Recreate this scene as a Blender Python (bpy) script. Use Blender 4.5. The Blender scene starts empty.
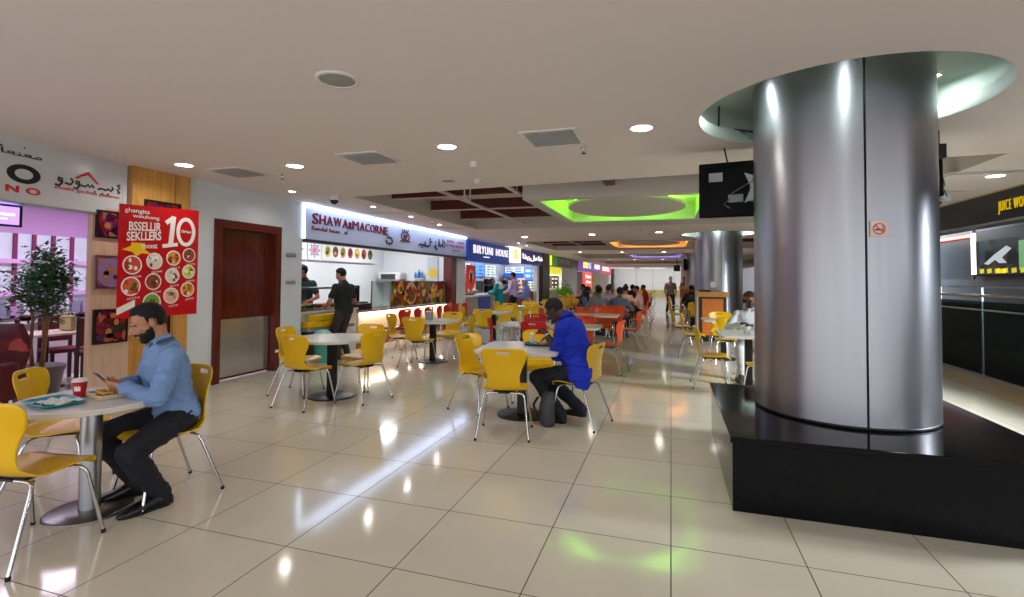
import bpy, bmesh, math, random
from mathutils import Vector, Matrix, noise
PI = math.pi
scene = bpy.context.scene
COL = scene.collection
random.seed(7)

# ---------------------------------------------------------------- materials
def lin(c):
    return tuple((v / 12.92 if v <= 0.04045 else ((v + 0.055) / 1.055) ** 2.4) for v in c)
def rgb(r, g, b):
    return lin((r / 255.0, g / 255.0, b / 255.0))
MATS = {}
def mat(name, col, rough=0.5, metal=0.0, emit=None, estr=0.0, var=0.06, nscale=14.0, bump=0.0, trans=0.0, ior=1.45, coat=0.0, alpha=1.0, spec=0.5):
    if name in MATS:
        return MATS[name]
    m = bpy.data.materials.new(name); m.use_nodes = True
    nt = m.node_tree; b = nt.nodes['Principled BSDF']
    b.inputs['Roughness'].default_value = rough
    b.inputs['Metallic'].default_value = metal
    b.inputs['IOR'].default_value = ior
    b.inputs['Specular IOR Level'].default_value = spec
    b.inputs['Coat Weight'].default_value = coat
    b.inputs['Transmission Weight'].default_value = trans
    b.inputs['Alpha'].default_value = alpha
    if emit is not None:
        b.inputs['Emission Color'].default_value = (*emit, 1)
        b.inputs['Emission Strength'].default_value = estr
    if var > 0:
        tc = nt.nodes.new('ShaderNodeTexCoord')
        nz = nt.nodes.new('ShaderNodeTexNoise'); nz.inputs['Scale'].default_value = nscale; nz.inputs['Detail'].default_value = 4
        nt.links.new(tc.outputs['Object'], nz.inputs['Vector'])
        mx = nt.nodes.new('ShaderNodeMix'); mx.data_type = 'RGBA'
        lo = tuple(max(0, c * (1 - var)) for c in col); hi = tuple(min(1, c * (1 + var)) for c in col)
        mx.inputs[6].default_value = (*lo, 1); mx.inputs[7].default_value = (*hi, 1)
        nt.links.new(nz.outputs['Fac'], mx.inputs[0]); nt.links.new(mx.outputs[2], b.inputs['Base Color'])
        if bump > 0:
            bp = nt.nodes.new('ShaderNodeBump'); bp.inputs['Strength'].default_value = bump; bp.inputs['Distance'].default_value = 0.01
            nt.links.new(nz.outputs['Fac'], bp.inputs['Height']); nt.links.new(bp.outputs['Normal'], b.inputs['Normal'])
    else:
        b.inputs['Base Color'].default_value = (*col, 1)
    MATS[name] = m
    return m
def emis(name, col, s):
    return mat(name, (col[0] * .6, col[1] * .6, col[2] * .6), 0.5, emit=col, estr=s, var=0)

def food_mat(name, cols, scale, rough=0.25, emit=0.0):
    """a printed food photograph: voronoi blobs run through a colour ramp"""
    if name in MATS:
        return MATS[name]
    m = bpy.data.materials.new(name); m.use_nodes = True
    nt = m.node_tree; b = nt.nodes['Principled BSDF']; b.inputs['Roughness'].default_value = rough
    tc = nt.nodes.new('ShaderNodeTexCoord')
    wn = nt.nodes.new('ShaderNodeTexNoise'); wn.inputs['Scale'].default_value = scale * .6; wn.inputs['Detail'].default_value = 3
    nt.links.new(tc.outputs['Object'], wn.inputs['Vector'])
    mixv = nt.nodes.new('ShaderNodeMix'); mixv.data_type = 'VECTOR'; mixv.inputs[0].default_value = 0.12
    nt.links.new(tc.outputs['Object'], mixv.inputs[4]); nt.links.new(wn.outputs['Color'], mixv.inputs[5])
    v = nt.nodes.new('ShaderNodeTexVoronoi'); v.inputs['Scale'].default_value = scale
    nt.links.new(mixv.outputs[1], v.inputs['Vector'])
    sp = nt.nodes.new('ShaderNodeSeparateColor'); nt.links.new(v.outputs['Color'], sp.inputs[0])
    r = nt.nodes.new('ShaderNodeValToRGB'); r.color_ramp.interpolation = 'CONSTANT'
    els = r.color_ramp.elements
    for i, c in enumerate(cols):
        p = i / len(cols)
        e = els[i] if i < 2 else els.new(p)
        e.position = p; e.color = (*c, 1)
    nt.links.new(sp.outputs[0], r.inputs[0])
    mu = nt.nodes.new('ShaderNodeMix'); mu.data_type = 'RGBA'; mu.blend_type = 'MULTIPLY'; mu.inputs[0].default_value = 0.5
    nt.links.new(r.outputs[0], mu.inputs[6]); nt.links.new(wn.outputs['Color'], mu.inputs[7])
    nt.links.new(mu.outputs[2], b.inputs['Base Color'])
    if emit > 0:
        nt.links.new(mu.outputs[2], b.inputs['Emission Color']); b.inputs['Emission Strength'].default_value = emit
    MATS[name] = m
    return m

def wood_mat(name, a, c, axis=2, rough=0.35, scale=3.0):
    if name in MATS:
        return MATS[name]
    m = bpy.data.materials.new(name); m.use_nodes = True
    nt = m.node_tree; b = nt.nodes['Principled BSDF']; b.inputs['Roughness'].default_value = rough
    tc = nt.nodes.new('ShaderNodeTexCoord'); mp = nt.nodes.new('ShaderNodeMapping')
    s = [scale * 6] * 3; s[axis] = scale * .5; mp.inputs['Scale'].default_value = s
    nt.links.new(tc.outputs['Object'], mp.inputs['Vector'])
    nz = nt.nodes.new('ShaderNodeTexNoise'); nz.inputs['Scale'].default_value = 1.5; nz.inputs['Detail'].default_value = 6; nz.inputs['Distortion'].default_value = 1.0
    nt.links.new(mp.outputs[0], nz.inputs['Vector'])
    r = nt.nodes.new('ShaderNodeValToRGB'); r.color_ramp.elements[0].color = (*a, 1); r.color_ramp.elements[1].color = (*c, 1)
    r.color_ramp.elements[0].position = .3; r.color_ramp.elements[1].position = .7
    nt.links.new(nz.outputs['Fac'], r.inputs[0]); nt.links.new(r.outputs[0], b.inputs['Base Color'])
    MATS[name] = m
    return m

TILE = 0.6934; TILE_Y0 = 2.3866
def floor_mat():
    m = bpy.data.materials.new('polished_tiles'); m.use_nodes = True
    nt = m.node_tree; b = nt.nodes['Principled BSDF']; N = nt.nodes.new; L = nt.links.new
    b.inputs['Specular IOR Level'].default_value = 0.5
    g = N('ShaderNodeNewGeometry'); s = N('ShaderNodeSeparateXYZ'); L(g.outputs['Position'], s.inputs[0])
    def M(op, a, v=None, v2=None):
        n = N('ShaderNodeMath'); n.operation = op; L(a, n.inputs[0])
        if v is not None:
            if isinstance(v, (int, float)): n.inputs[1].default_value = v
            else: L(v, n.inputs[1])
        if v2 is not None: n.inputs[2].default_value = v2
        return n.outputs[0]
    def groove(c, off):
        f = M('FRACT', M('ADD', M('DIVIDE', M('SUBTRACT', c, off), TILE), 100.5))
        return M('LESS_THAN', M('ABSOLUTE', M('SUBTRACT', f, 0.5)), 0.0046)
    gr = M('MAXIMUM', groove(s.outputs[0], 0.0), groove(s.outputs[1], TILE_Y0))
    n1 = N('ShaderNodeTexNoise'); n1.inputs['Scale'].default_value = 2.2; n1.inputs['Detail'].default_value = 6; L(g.outputs['Position'], n1.inputs['Vector'])
    # one tone per tile
    fl = N('ShaderNodeCombineXYZ')
    L(M('FLOOR', M('DIVIDE', s.outputs[0], TILE)), fl.inputs[0]); L(M('FLOOR', M('DIVIDE', M('SUBTRACT', s.outputs[1], TILE_Y0), TILE)), fl.inputs[1])
    wn = N('ShaderNodeTexWhiteNoise'); L(fl.outputs[0], wn.inputs['Vector'])
    mx = N('ShaderNodeMix'); mx.data_type = 'RGBA'; mx.inputs[6].default_value = (*rgb(198, 191, 172), 1); mx.inputs[7].default_value = (*rgb(214, 207, 190), 1)
    L(M('ADD', M('MULTIPLY', n1.outputs['Fac'], 0.7), M('MULTIPLY', wn.outputs['Value'], 0.3)), mx.inputs[0])
    m2 = N('ShaderNodeMix'); m2.data_type = 'RGBA'; m2.inputs[7].default_value = (*rgb(70, 58, 46), 1)
    L(gr, m2.inputs[0]); L(mx.outputs[2], m2.inputs[6])
    L(m2.outputs[2], b.inputs['Base Color'])
    ro = N('ShaderNodeMath'); ro.operation = 'MULTIPLY_ADD'; L(gr, ro.inputs[0]); ro.inputs[1].default_value = 0.4; ro.inputs[2].default_value = 0.095
    L(ro.outputs[0], b.inputs['Roughness'])
    return m
def steel_mat():
    m = bpy.data.materials.new('brushed_steel_cladding'); m.use_nodes = True
    nt = m.node_tree; b = nt.nodes['Principled BSDF']; b.inputs['Metallic'].default_value = 1.0
    b.inputs['Base Color'].default_value = (*rgb(164, 164, 170), 1); b.inputs['Roughness'].default_value = 0.33; b.inputs['Anisotropic'].default_value = .6; b.inputs['Anisotropic Rotation'].default_value = .25
    tg = nt.nodes.new('ShaderNodeTangent'); tg.direction_type = 'RADIAL'; tg.axis = 'Z'; nt.links.new(tg.outputs[0], b.inputs['Tangent'])
    tc = nt.nodes.new('ShaderNodeTexCoord'); mp = nt.nodes.new('ShaderNodeMapping'); mp.inputs['Scale'].default_value = (160, 160, 1.2)
    nt.links.new(tc.outputs['Object'], mp.inputs[0])
    nz = nt.nodes.new('ShaderNodeTexNoise'); nz.inputs['Scale'].default_value = 1.0; nz.inputs['Detail'].default_value = 3
    nt.links.new(mp.outputs[0], nz.inputs['Vector'])
    r = nt.nodes.new('ShaderNodeMapRange'); r.inputs[3].default_value = 0.27; r.inputs[4].default_value = 0.4
    nt.links.new(nz.outputs['Fac'], r.inputs[0]); nt.links.new(r.outputs[0], b.inputs['Roughness'])
    return m
def granite_mat():
    m = bpy.data.materials.new('black_granite'); m.use_nodes = True
    nt = m.node_tree; b = nt.nodes['Principled BSDF']; b.inputs['Roughness'].default_value = 0.08
    tc = nt.nodes.new('ShaderNodeTexCoord'); v = nt.nodes.new('ShaderNodeTexNoise'); v.inputs['Scale'].default_value = 260; v.inputs['Detail'].default_value = 2
    nt.links.new(tc.outputs['Object'], v.inputs['Vector'])
    r = nt.nodes.new('ShaderNodeValToRGB'); r.color_ramp.elements[0].position = .66; r.color_ramp.elements[0].color = (.0035, .0035, .004, 1)
    r.color_ramp.elements[1].position = .78; r.color_ramp.elements[1].color = (.06, .06, .065, 1)
    nt.links.new(v.outputs['Fac'], r.inputs[0]); nt.links.new(r.outputs[0], b.inputs['Base Color']); b.inputs['Specular IOR Level'].default_value = .12
    return m

# ---------------------------------------------------------------- mesh builder
class MB:
    def __init__(s):
        s.v = []; s.f = []; s.m = []; s.sm = []
    def add(s, verts, faces, mi=0, smooth=False, M=None):
        o = len(s.v)
        for p in verts:
            p = Vector(p)
            s.v.append(M @ p if M else p)
        for f in faces:
            s.f.append([i + o for i in f]); s.m.append(mi); s.sm.append(smooth)
        return s
    def box(s, x0, y0, z0, x1, y1, z1, mi=0, M=None, bev=0.0):
        if bev > 0:
            bm = bmesh.new(); bmesh.ops.create_cube(bm, size=1.0)
            for v in bm.verts:
                v.co = Vector(((x0 + x1) / 2 + v.co.x * (x1 - x0), (y0 + y1) / 2 + v.co.y * (y1 - y0), (z0 + z1) / 2 + v.co.z * (z1 - z0)))
            bmesh.ops.bevel(bm, geom=bm.edges[:], offset=bev, segments=2, affect='EDGES', profile=.5)
            s.bm(bm, mi, False, M); bm.free(); return s
        v = [(x0, y0, z0), (x1, y0, z0), (x1, y1, z0), (x0, y1, z0), (x0, y0, z1), (x1, y0, z1), (x1, y1, z1), (x0, y1, z1)]
        return s.add(v, [(0, 3, 2, 1), (4, 5, 6, 7), (0, 1, 5, 4), (1, 2, 6, 5), (2, 3, 7, 6), (3, 0, 4, 7)], mi, False, M)
    def bm(s, bm, mi=0, smooth=False, M=None):
        bm.verts.index_update()
        return s.add([v.co.copy() for v in bm.verts], [[v.index for v in f.verts] for f in bm.faces], mi, smooth, M)
    def quad(s, pts, mi=0, M=None):
        return s.add(pts, [tuple(range(len(pts)))], mi, False, M)
    def lathe(s, prof, c=(0, 0, 0), n=32, mi=0, smooth=True, M=None, sx=1.0, sy=1.0, caps=True):
        v = []; f = []
        for (r, z) in prof:
            for i in range(n):
                a = 2 * PI * i / n
                v.append((c[0] + r * sx * math.cos(a), c[1] + r * sy * math.sin(a), c[2] + z))
        k = len(prof)
        for j in range(k - 1):
            for i in range(n):
                f.append((j * n + i, j * n + (i + 1) % n, (j + 1) * n + (i + 1) % n, (j + 1) * n + i))
        s.add(v, f, mi, smooth, M)
        if caps and prof[0][0] > 1e-6: s.add(v[:n], [tuple(reversed(range(n)))], mi, False, M)
        if caps and prof[-1][0] > 1e-6: s.add(v[-n:], [tuple(range(n))], mi, False, M)
        return s
    def tube(s, pts, r, n=10, mi=0, cap=True, M=None, closed=False):
        pts = [Vector(p) for p in pts]; rs = r if isinstance(r, (list, tuple)) else [r] * len(pts)
        v = []; f = []; k = len(pts); up = None
        for i, p in enumerate(pts):
            if closed: t = pts[(i + 1) % k] - pts[i - 1]
            else: t = (pts[min(i + 1, k - 1)] - pts[max(i - 1, 0)])
            t.normalize()
            if up is None: up = Vector((0, 0, 1)) if abs(t.z) < .9 else Vector((1, 0, 0))
            a = t.cross(up)
            if a.length < 1e-4: a = t.cross(Vector((1, .3, 0)))
            a.normalize(); b = a.cross(t); up = b
            for j in range(n):
                g = 2 * PI * j / n
                v.append(p + (a * math.cos(g) + b * math.sin(g)) * rs[i])
        for i in range(k if closed else k - 1):
            for j in range(n):
                i2 = (i + 1) % k
                f.append((i * n + j, i * n + (j + 1) % n, i2 * n + (j + 1) % n, i2 * n + j))
        s.add(v, f, mi, True, M)
        if cap and not closed:
            s.add(v[:n], [tuple(range(n))], mi, False, M); s.add(v[-n:], [tuple(reversed(range(n)))], mi, False, M)
        return s
    def ell(s, c, r, mi=0, n=16, k=10, M=None, R=None):
        v = []; f = []
        for j in range(k + 1):
            t = PI * j / k
            for i in range(n):
                a = 2 * PI * i / n
                q = Vector((r[0] * math.sin(t) * math.cos(a), r[1] * math.sin(t) * math.sin(a), r[2] * math.cos(t)))
                if R: q = R @ q
                v.append(q + Vector(c))
        for j in range(k):
            for i in range(n):
                f.append((j * n + i, (j + 1) * n + i, (j + 1) * n + (i + 1) % n, j * n + (i + 1) % n))
        return s.add(v, f, mi, True, M)
    def prism(s, poly, z0, z1, mi=0, M=None, mi_side=None):
        n = len(poly)
        v = [(p[0], p[1], z0) for p in poly] + [(p[0], p[1], z1) for p in poly]
        s.add(v, [tuple(reversed(range(n))), tuple(range(n, 2 * n))], mi, False, M)
        s.add(v, [(i, (i + 1) % n, n + (i + 1) % n, n + i) for i in range(n)], mi if mi_side is None else mi_side, False, M)
        return s
    def loft(s, rings, mi=0, n=20, M=None, p=1.0):
        """rings: (centre, right, forward, a, b) elliptical sections"""
        v = []; f = []
        for (c, rt, fw, a, b) in rings:
            for i in range(n):
                g = 2 * PI * i / n
                ca, sa = math.cos(g), math.sin(g)
                v.append(Vector(c) + Vector(rt) * a * math.copysign(abs(ca) ** p, ca) + Vector(fw) * b * math.copysign(abs(sa) ** p, sa))
        k = len(rings)
        for j in range(k - 1):
            for i in range(n):
                f.append((j * n + i, j * n + (i + 1) % n, (j + 1) * n + (i + 1) % n, (j + 1) * n + i))
        f.append(tuple(reversed(range(n)))); f.append(tuple(range((k - 1) * n, k * n)))
        return s.add(v, f, mi, True, M)
    def cap(s, p0, r0, p1, r1, mi=0, n=14, M=None):
        """tapered capsule"""
        p0 = Vector(p0); p1 = Vector(p1); d = p1 - p0; L = max(d.length, 1e-5); d = d / L
        a = d.cross(Vector((0, 0, 1)) if abs(d.z) < .9 else Vector((1, 0, 0))); a.normalize(); b = d.cross(a)
        rings = []
        for t in (-1.0, -.9, -.65, -.3): rings.append((p0 + d * r0 * t, max(r0 * math.sqrt(max(0, 1 - t * t)), r0 * .05)))
        rings.append((p0, r0)); rings.append(((p0 + p1) / 2, (r0 + r1) / 2)); rings.append((p1, r1))
        for t in (.3, .65, .9, 1.0): rings.append((p1 + d * r1 * t, max(r1 * math.sqrt(max(0, 1 - t * t)), r1 * .05)))
        return s.loft([(c, a, b, r, r) for c, r in rings], mi, n, M)
    def mesh(s, name, origin=(0, 0, 0)):
        me = bpy.data.meshes.new(name); o = Vector(origin)
        me.from_pydata([tuple(p - o) for p in s.v], [], s.f)
        me.polygons.foreach_set('material_index', s.m); me.polygons.foreach_set('use_smooth', s.sm)
        me.update(); return me
    def build(s, name, mats, parent=None, origin=None, world=True, at=None):
        """ONE mesh object. Under a parent the coordinates are world ones (world=True) or already local to it."""
        if parent is not None:
            org = (0, 0, 0)
            if world:
                Mi = chain_matrix(parent).inverted(); s.v = [Mi @ p for p in s.v]
        else: org = origin if origin is not None else (0, 0, 0)
        if at is not None: origin = at
        me = s.mesh(name, org)
        for m in (mats if isinstance(mats, (list, tuple)) else [mats]): me.materials.append(m)
        ob = bpy.data.objects.new(name, me); COL.objects.link(ob)
        if parent is not None: ob.parent = parent
        elif origin is not None: ob.location = origin
        return ob
def chain_matrix(p):
    M = Matrix.Identity(4)
    while p is not None:
        M = Matrix.Translation(p.location) @ p.rotation_euler.to_matrix().to_4x4() @ M; p = p.parent
    return M
def parent_origin(p):
    o = Vector((0, 0, 0))
    while p is not None:
        o += p.location; p = p.parent
    return o
def tag(o, label=None, cat=None, group=None, kind=None):
    if label: o['label'] = label
    if cat: o['category'] = cat
    if group: o['group'] = group
    if kind: o['kind'] = kind
    return o
def thing(name, label, cat, loc=(0, 0, 0), rz=0.0, group=None):
    o = bpy.data.objects.new(name, None); COL.objects.link(o); o.empty_display_size = .1
    o.location = loc; o.rotation_euler = (0, 0, rz)
    return tag(o, label, cat, group)
def struct(mb, name, mats, origin=None, label=None, parent=None):
    o = mb.build(name, mats, parent, origin)
    if parent is None: o['kind'] = 'structure'
    if label: o['label'] = label
    return o
KIDS = {}
def dup(root, loc, rz, label, group=None):
    def cp(o, parent):
        c = o.copy(); COL.objects.link(c)
        if parent: c.parent = parent
        for ch in list(o.children): cp(ch, c)
        return c
    r = cp(root, None); r.location = loc; r.rotation_euler = (0, 0, rz); r['label'] = label
    if group: r['group'] = group
    return r
def text_mb(mb, txt, w, h, M, mi=0, depth=0.004, bold=0.0, shear=0.0, z=0.0, sp=1.0):
    """lettering as geometry: fitted into w x h in the local XY plane (origin lower left), then moved by M"""
    cu = bpy.data.curves.new('t', 'FONT'); cu.body = txt; cu.size = 1; cu.extrude = 0.02; cu.offset = bold; cu.shear = shear; cu.space_character = sp; cu.resolution_u = 3
    ob = bpy.data.objects.new('t', cu); COL.objects.link(ob)
    dg = bpy.context.evaluated_depsgraph_get(); dg.update()
    me = bpy.data.meshes.new_from_object(ob.evaluated_get(dg))
    bpy.data.objects.remove(ob); bpy.data.curves.remove(cu)
    if len(me.vertices):
        xs = [v.co.x for v in me.vertices]; ys = [v.co.y for v in me.vertices]
        x0, x1, y0, y1 = min(xs), max(xs), min(ys), max(ys)
        sx = w / max(x1 - x0, 1e-5); sy = h / max(y1 - y0, 1e-5)
        vs = [((v.co.x - x0) * sx, (v.co.y - y0) * sy, z + (depth if v.co.z > 0 else 0)) for v in me.vertices]
        mb.add(vs, [tuple(p.vertices) for p in me.polygons], mi, False, M)
    bpy.data.meshes.remove(me)
def frame_left(x, y, z):      # a plane facing +X: local x runs to +Y, local y up
    return Matrix(((0, 0, 1, x), (1, 0, 0, y), (0, 1, 0, z), (0, 0, 0, 1)))
def frame_right(x, y, z):     # facing -X
    return Matrix(((0, 0, -1, x), (-1, 0, 0, y), (0, 1, 0, z), (0, 0, 0, 1)))
def frame_dir(p, d):          # vertical plane whose local x runs along d (2D); normal to its right-hand side
    d = Vector((d[0], d[1], 0)).normalized(); n = d.cross(Vector((0, 0, 1)))
    return Matrix(((d.x, 0, n.x, p[0]), (d.y, 0, n.y, p[1]), (0, 1, 0, p[2]), (0, 0, 0, 1)))
def ribbon(mb, pts, w, M, mi=0, z=0.0, d=0.004):
    """a pen stroke of width w through 2D points"""
    n = len(pts); L = []; R = []
    for i in range(n):
        a = Vector(pts[max(i - 1, 0)]); b = Vector(pts[min(i + 1, n - 1)]); t = (b - a); t = t.normalized() if t.length > 1e-9 else Vector((1, 0))
        nn = Vector((-t.y, t.x)) * w / 2; p = Vector(pts[i]); L.append(p + nn); R.append(p - nn)
    v = [(p.x, p.y, z + d) for p in L] + [(p.x, p.y, z + d) for p in R] + [(p.x, p.y, z) for p in L] + [(p.x, p.y, z) for p in R]
    f = []
    for i in range(n - 1):
        f += [(i, n + i, n + i + 1, i + 1), (2 * n + i, i, i + 1, 2 * n + i + 1), (n + i, 3 * n + i, 3 * n + i + 1, n + i + 1)]
    mb.add(v, f, mi, False, M)
def disc(mb, c, rx, ry, M, mi=0, z=0.0, n=28, d=0.003):
    poly = [(c[0] + rx * math.cos(2 * PI * i / n), c[1] + ry * math.sin(2 * PI * i / n)) for i in range(n)]
    mb.prism(poly, z, z + d, mi, M)
def rring(mb, c, rx, ry, t, M, mi=0, z=0.0, n=32, d=0.004, t2=None):
    t2 = t if t2 is None else t2
    v = []; f = []
    for i in range(n):
        a = 2 * PI * i / n; ca, sa = math.cos(a), math.sin(a)
        v += [(c[0] + rx * ca, c[1] + ry * sa, z + d), (c[0] + (rx - t) * ca, c[1] + (ry - t2) * sa, z + d), (c[0] + rx * ca, c[1] + ry * sa, z), (c[0] + (rx - t) * ca, c[1] + (ry - t2) * sa, z)]
    for i in range(n):
        j = (i + 1) % n
        f += [(4 * i, 4 * j, 4 * j + 1, 4 * i + 1), (4 * i + 2, 4 * j + 2, 4 * j, 4 * i), (4 * i + 1, 4 * j + 1, 4 * j + 3, 4 * i + 3)]
    mb.add(v, f, mi, False, M)

# palette
WHITE = mat('white_paint', rgb(222, 219, 214), .6, var=.02)
CEIL = mat('ceiling_paint', rgb(228, 218, 215), .85, var=.015)
CEIL_GREY = mat('bulkhead_paint', rgb(202, 195, 188), .8, var=.02)
WALLBLUE = mat('pale_wall_paint', rgb(212, 218, 224), .55, var=.02)
FLOOR = floor_mat(); STEEL = steel_mat(); GRANITE = granite_mat()
CHROME = mat('chrome', rgb(205, 205, 208), .16, 1.0, var=.03)
ALU = mat('satin_aluminium', rgb(178, 180, 184), .35, 1.0, var=.04)
YEL = mat('yellow_plastic', rgb(226, 178, 10), .32, var=.05, nscale=5)
ORG = mat('orange_plastic', rgb(212, 70, 20), .34, var=.05, nscale=5)
REDP = mat('red_plastic', rgb(196, 22, 26), .34, var=.05, nscale=5)
BLACK = mat('black_metal', rgb(20, 20, 21), .35, .2, var=.1)
RUBBER = mat('black_rubber', rgb(14, 14, 14), .7, var=.05)
WTOP = mat('white_laminate', rgb(222, 221, 218), .18, var=.02)
MAROON = mat('maroon_upholstery', rgb(88, 12, 22), .6, var=.2, nscale=25)
REDW = wood_mat('red_brown_timber', rgb(68, 22, 18), rgb(98, 34, 26), 0, .4)
DOORW = wood_mat('mahogany_veneer', rgb(62, 14, 4), rgb(104, 30, 10), 2, .16)
FRAMEW = wood_mat('mahogany_frame', rgb(70, 18, 8), rgb(112, 38, 18), 2, .28)
OAK = wood_mat('honey_veneer', rgb(188, 132, 58), rgb(214, 162, 86), 2, .4)
PALEOAK = wood_mat('pale_panel_veneer', rgb(206, 170, 142), rgb(222, 190, 164), 2, .4)
BLACKINK = mat('black_ink', rgb(18, 20, 24), .4, var=0)
REDINK = mat('red_ink', rgb(206, 28, 30), .4, var=0)
WHITEINK = mat('white_ink', rgb(240, 238, 232), .4, var=0)
YELINK = mat('yellow_ink', rgb(244, 196, 20), .4, var=0)
GLASS = mat('clear_glass', (1, 1, 1), .02, trans=1.0, ior=1.05, var=0, spec=.5)
DARK = mat('dark_void_paint', rgb(26, 27, 29), .6, var=.1)
LAMP = emis('lamp_diffuser', (1.0, .96, .9), 7)
COOL = emis('cool_led_strip', (.62, .78, 1.0), 4.5)
WARM = emis('warm_led_strip', (1.0, .82, .58), 6)
ZC = 2.85
EXPO = 0.72
# ================================================================ floor and ceiling
mb = MB(); mb.quad([(-13, -4, 0), (4.12, -4, 0), (4.12, 60, 0), (-13, 60, 0)])
mb.box(-13, -4, -.2, 12, 60, -.02)
struct(mb, 'floor', [FLOOR])
mb = MB(); mb.box(4.12, -4, -.02, 4.78, 60, .004)
struct(mb, 'trim_1', [mat('beige_border_stone', rgb(186, 158, 128), .25, var=.08)])

def ceil_ring(mb, rect, c, R, z, mi=0):
    x0, x1, y0, y1 = rect; n = 72; S = R + .12
    v = []; f = []
    def sq(a):
        ca, sa = math.cos(a), math.sin(a); k = S / max(abs(ca), abs(sa)); return (c[0] + ca * k, c[1] + sa * k, z)
    for i in range(n):
        a = 2 * PI * i / n + PI / n * 0
        v += [(c[0] + R * math.cos(a), c[1] + R * math.sin(a), z), sq(a)]
    for i in range(n):
        j = (i + 1) % n; f.append((2 * i, 2 * j, 2 * j + 1, 2 * i + 1))
    mb.add(v, f, mi)
    for (a0, b0, a1, b1) in ((x0, y0, x1, c[1] - S), (x0, c[1] + S, x1, y1), (x0, c[1] - S, c[0] - S, c[1] + S), (c[0] + S, c[1] - S, x1, c[1] + S)):
        if a1 > a0 and b1 > b0: mb.quad([(a0, b0, z), (a0, b1, z), (a1, b1, z), (a1, b0, z)], mi)
def crect(mb, x0, y0, x1, y1, z=ZC, mi=0): mb.quad([(x0, y0, z), (x0, y1, z), (x1, y1, z), (x1, y0, z)], mi)
COLS = [((1.315, 4.73), (1.217, 4.42), .99), ((1.286, 15.42), (1.286, 15.42), .99)]
XL, XR = -12.0, 11.0
C1 = (-4.95, 3.3)        # coffer side edges
mb = MB()
# slab in front of the first coffer (its far edge runs a little askew), with the hole round the near column
y_l, y_r = 7.05, 6.42
crect(mb, XL, -3.5, C1[0], 60)
crect(mb, C1[1], -3.5, 4.76, 60); crect(mb, 4.76, -3.5, XR, 60, 3.6); mb.quad([(4.76, -3.5, ZC), (4.76, 60, ZC), (4.76, 60, 3.6), (4.76, -3.5, 3.6)])
crect(mb, C1[0], -3.5, C1[1], 3.0)
ceil_ring(mb, (C1[0], C1[1], 3.0, 5.6), COLS[0][1], COLS[0][2], ZC)
mb.quad([(C1[0], 5.6, ZC), (C1[0], y_l, ZC), (C1[1], y_r, ZC), (C1[1], 5.6, ZC)])
ceil_ring(mb, (C1[0], C1[1], 12.6, 17.1), COLS[1][1], COLS[1][2], ZC)
crect(mb, C1[0], 22.4, C1[1], 26.0); crect(mb, C1[0], 31, C1[1], 36); crect(mb, C1[0], 41, C1[1], 60)
# recess tops and sides
ZR = 3.34
for (ya, yb, yl, yr) in ((6.42, 12.6, y_l, y_r), (17.1, 22.4, 17.1, 17.1), (26.0, 31, 26, 26), (36, 41, 36, 36)):
    x0, x1 = C1
    mb.quad([(x0, yl, ZR), (x0, yb, ZR), (x1, yb, ZR), (x1, yr, ZR)], 1)
    mb.quad([(x0, yl, ZC), (x0, yb, ZC), (x0, yb, ZR), (x0, yl, ZR)], 1)
    mb.quad([(x1, yb, ZC), (x1, yr, ZC), (x1, yr, ZR), (x1, yb, ZR)], 1)
    mb.quad([(x1, yb, ZC), (x1, yb, ZR), (x0, yb, ZR), (x0, yb, ZC)], 1)
    mb.quad([(x0, yl, ZC), (x0, yl, ZR), (x1, yr, ZR), (x1, yr, ZC)], 1)
# hole linings: upright band, then a wider dome above
for (cc, hc, R) in COLS:
    mb.lathe([(R, 0), (R, .11), (R + .1, .11), (R + .1, .32), (R - .45, .36), (.05, .36)], (hc[0], hc[1], ZC), 72, 2, caps=False)
mb.box(XL, -3.5, 3.62, XR, 60, 3.7, 0)
struct(mb, 'ceiling', [CEIL, CEIL_GREY, mat('hole_lining_paint', rgb(176, 188, 176), .7, var=.02)])

# ================================================================ left wall line
XW = -6.2
mb = MB()
def wbox(y0, y1, z0=0, z1=ZC, x0=XW - .18, x1=XW, mi=0): mb.box(x0, y0, z0, x1, y1, z1, mi)
DY0, DY1, DZ = 5.56, 6.84, 2.36
wbox(5.12, DY0); wbox(DY1, 7.36); wbox(DY0, DY1, DZ)
wbox(7.36, 14.78, 2.80)                                    # over the kebab shop
wbox(14.13, 14.78)                                         # white pier
wbox(29.6, 34.6); wbox(25.2, 29.6, 2.75); wbox(34.6, 58, 2.85)
struct(mb, 'wall_left', [WALLBLUE])
mb = MB(); mb.box(-12, 57, 0, 11, 57.2, 3.3)
for x in (-3.6, -1.9, .3): mb.box(x, 56.96, .5, x + .03, 57, 3.2, 1)
mb.box(-9, 56.9, 0, 4, 57, .5, 2)
struct(mb, 'wall_back', [mat('back_wall_paint', rgb(226, 230, 230), .6, var=.02), mat('joint_grey', rgb(168, 170, 172), .5, var=0), mat('back_skirting_yellow', rgb(196, 180, 120), .5, var=.05)])

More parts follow.
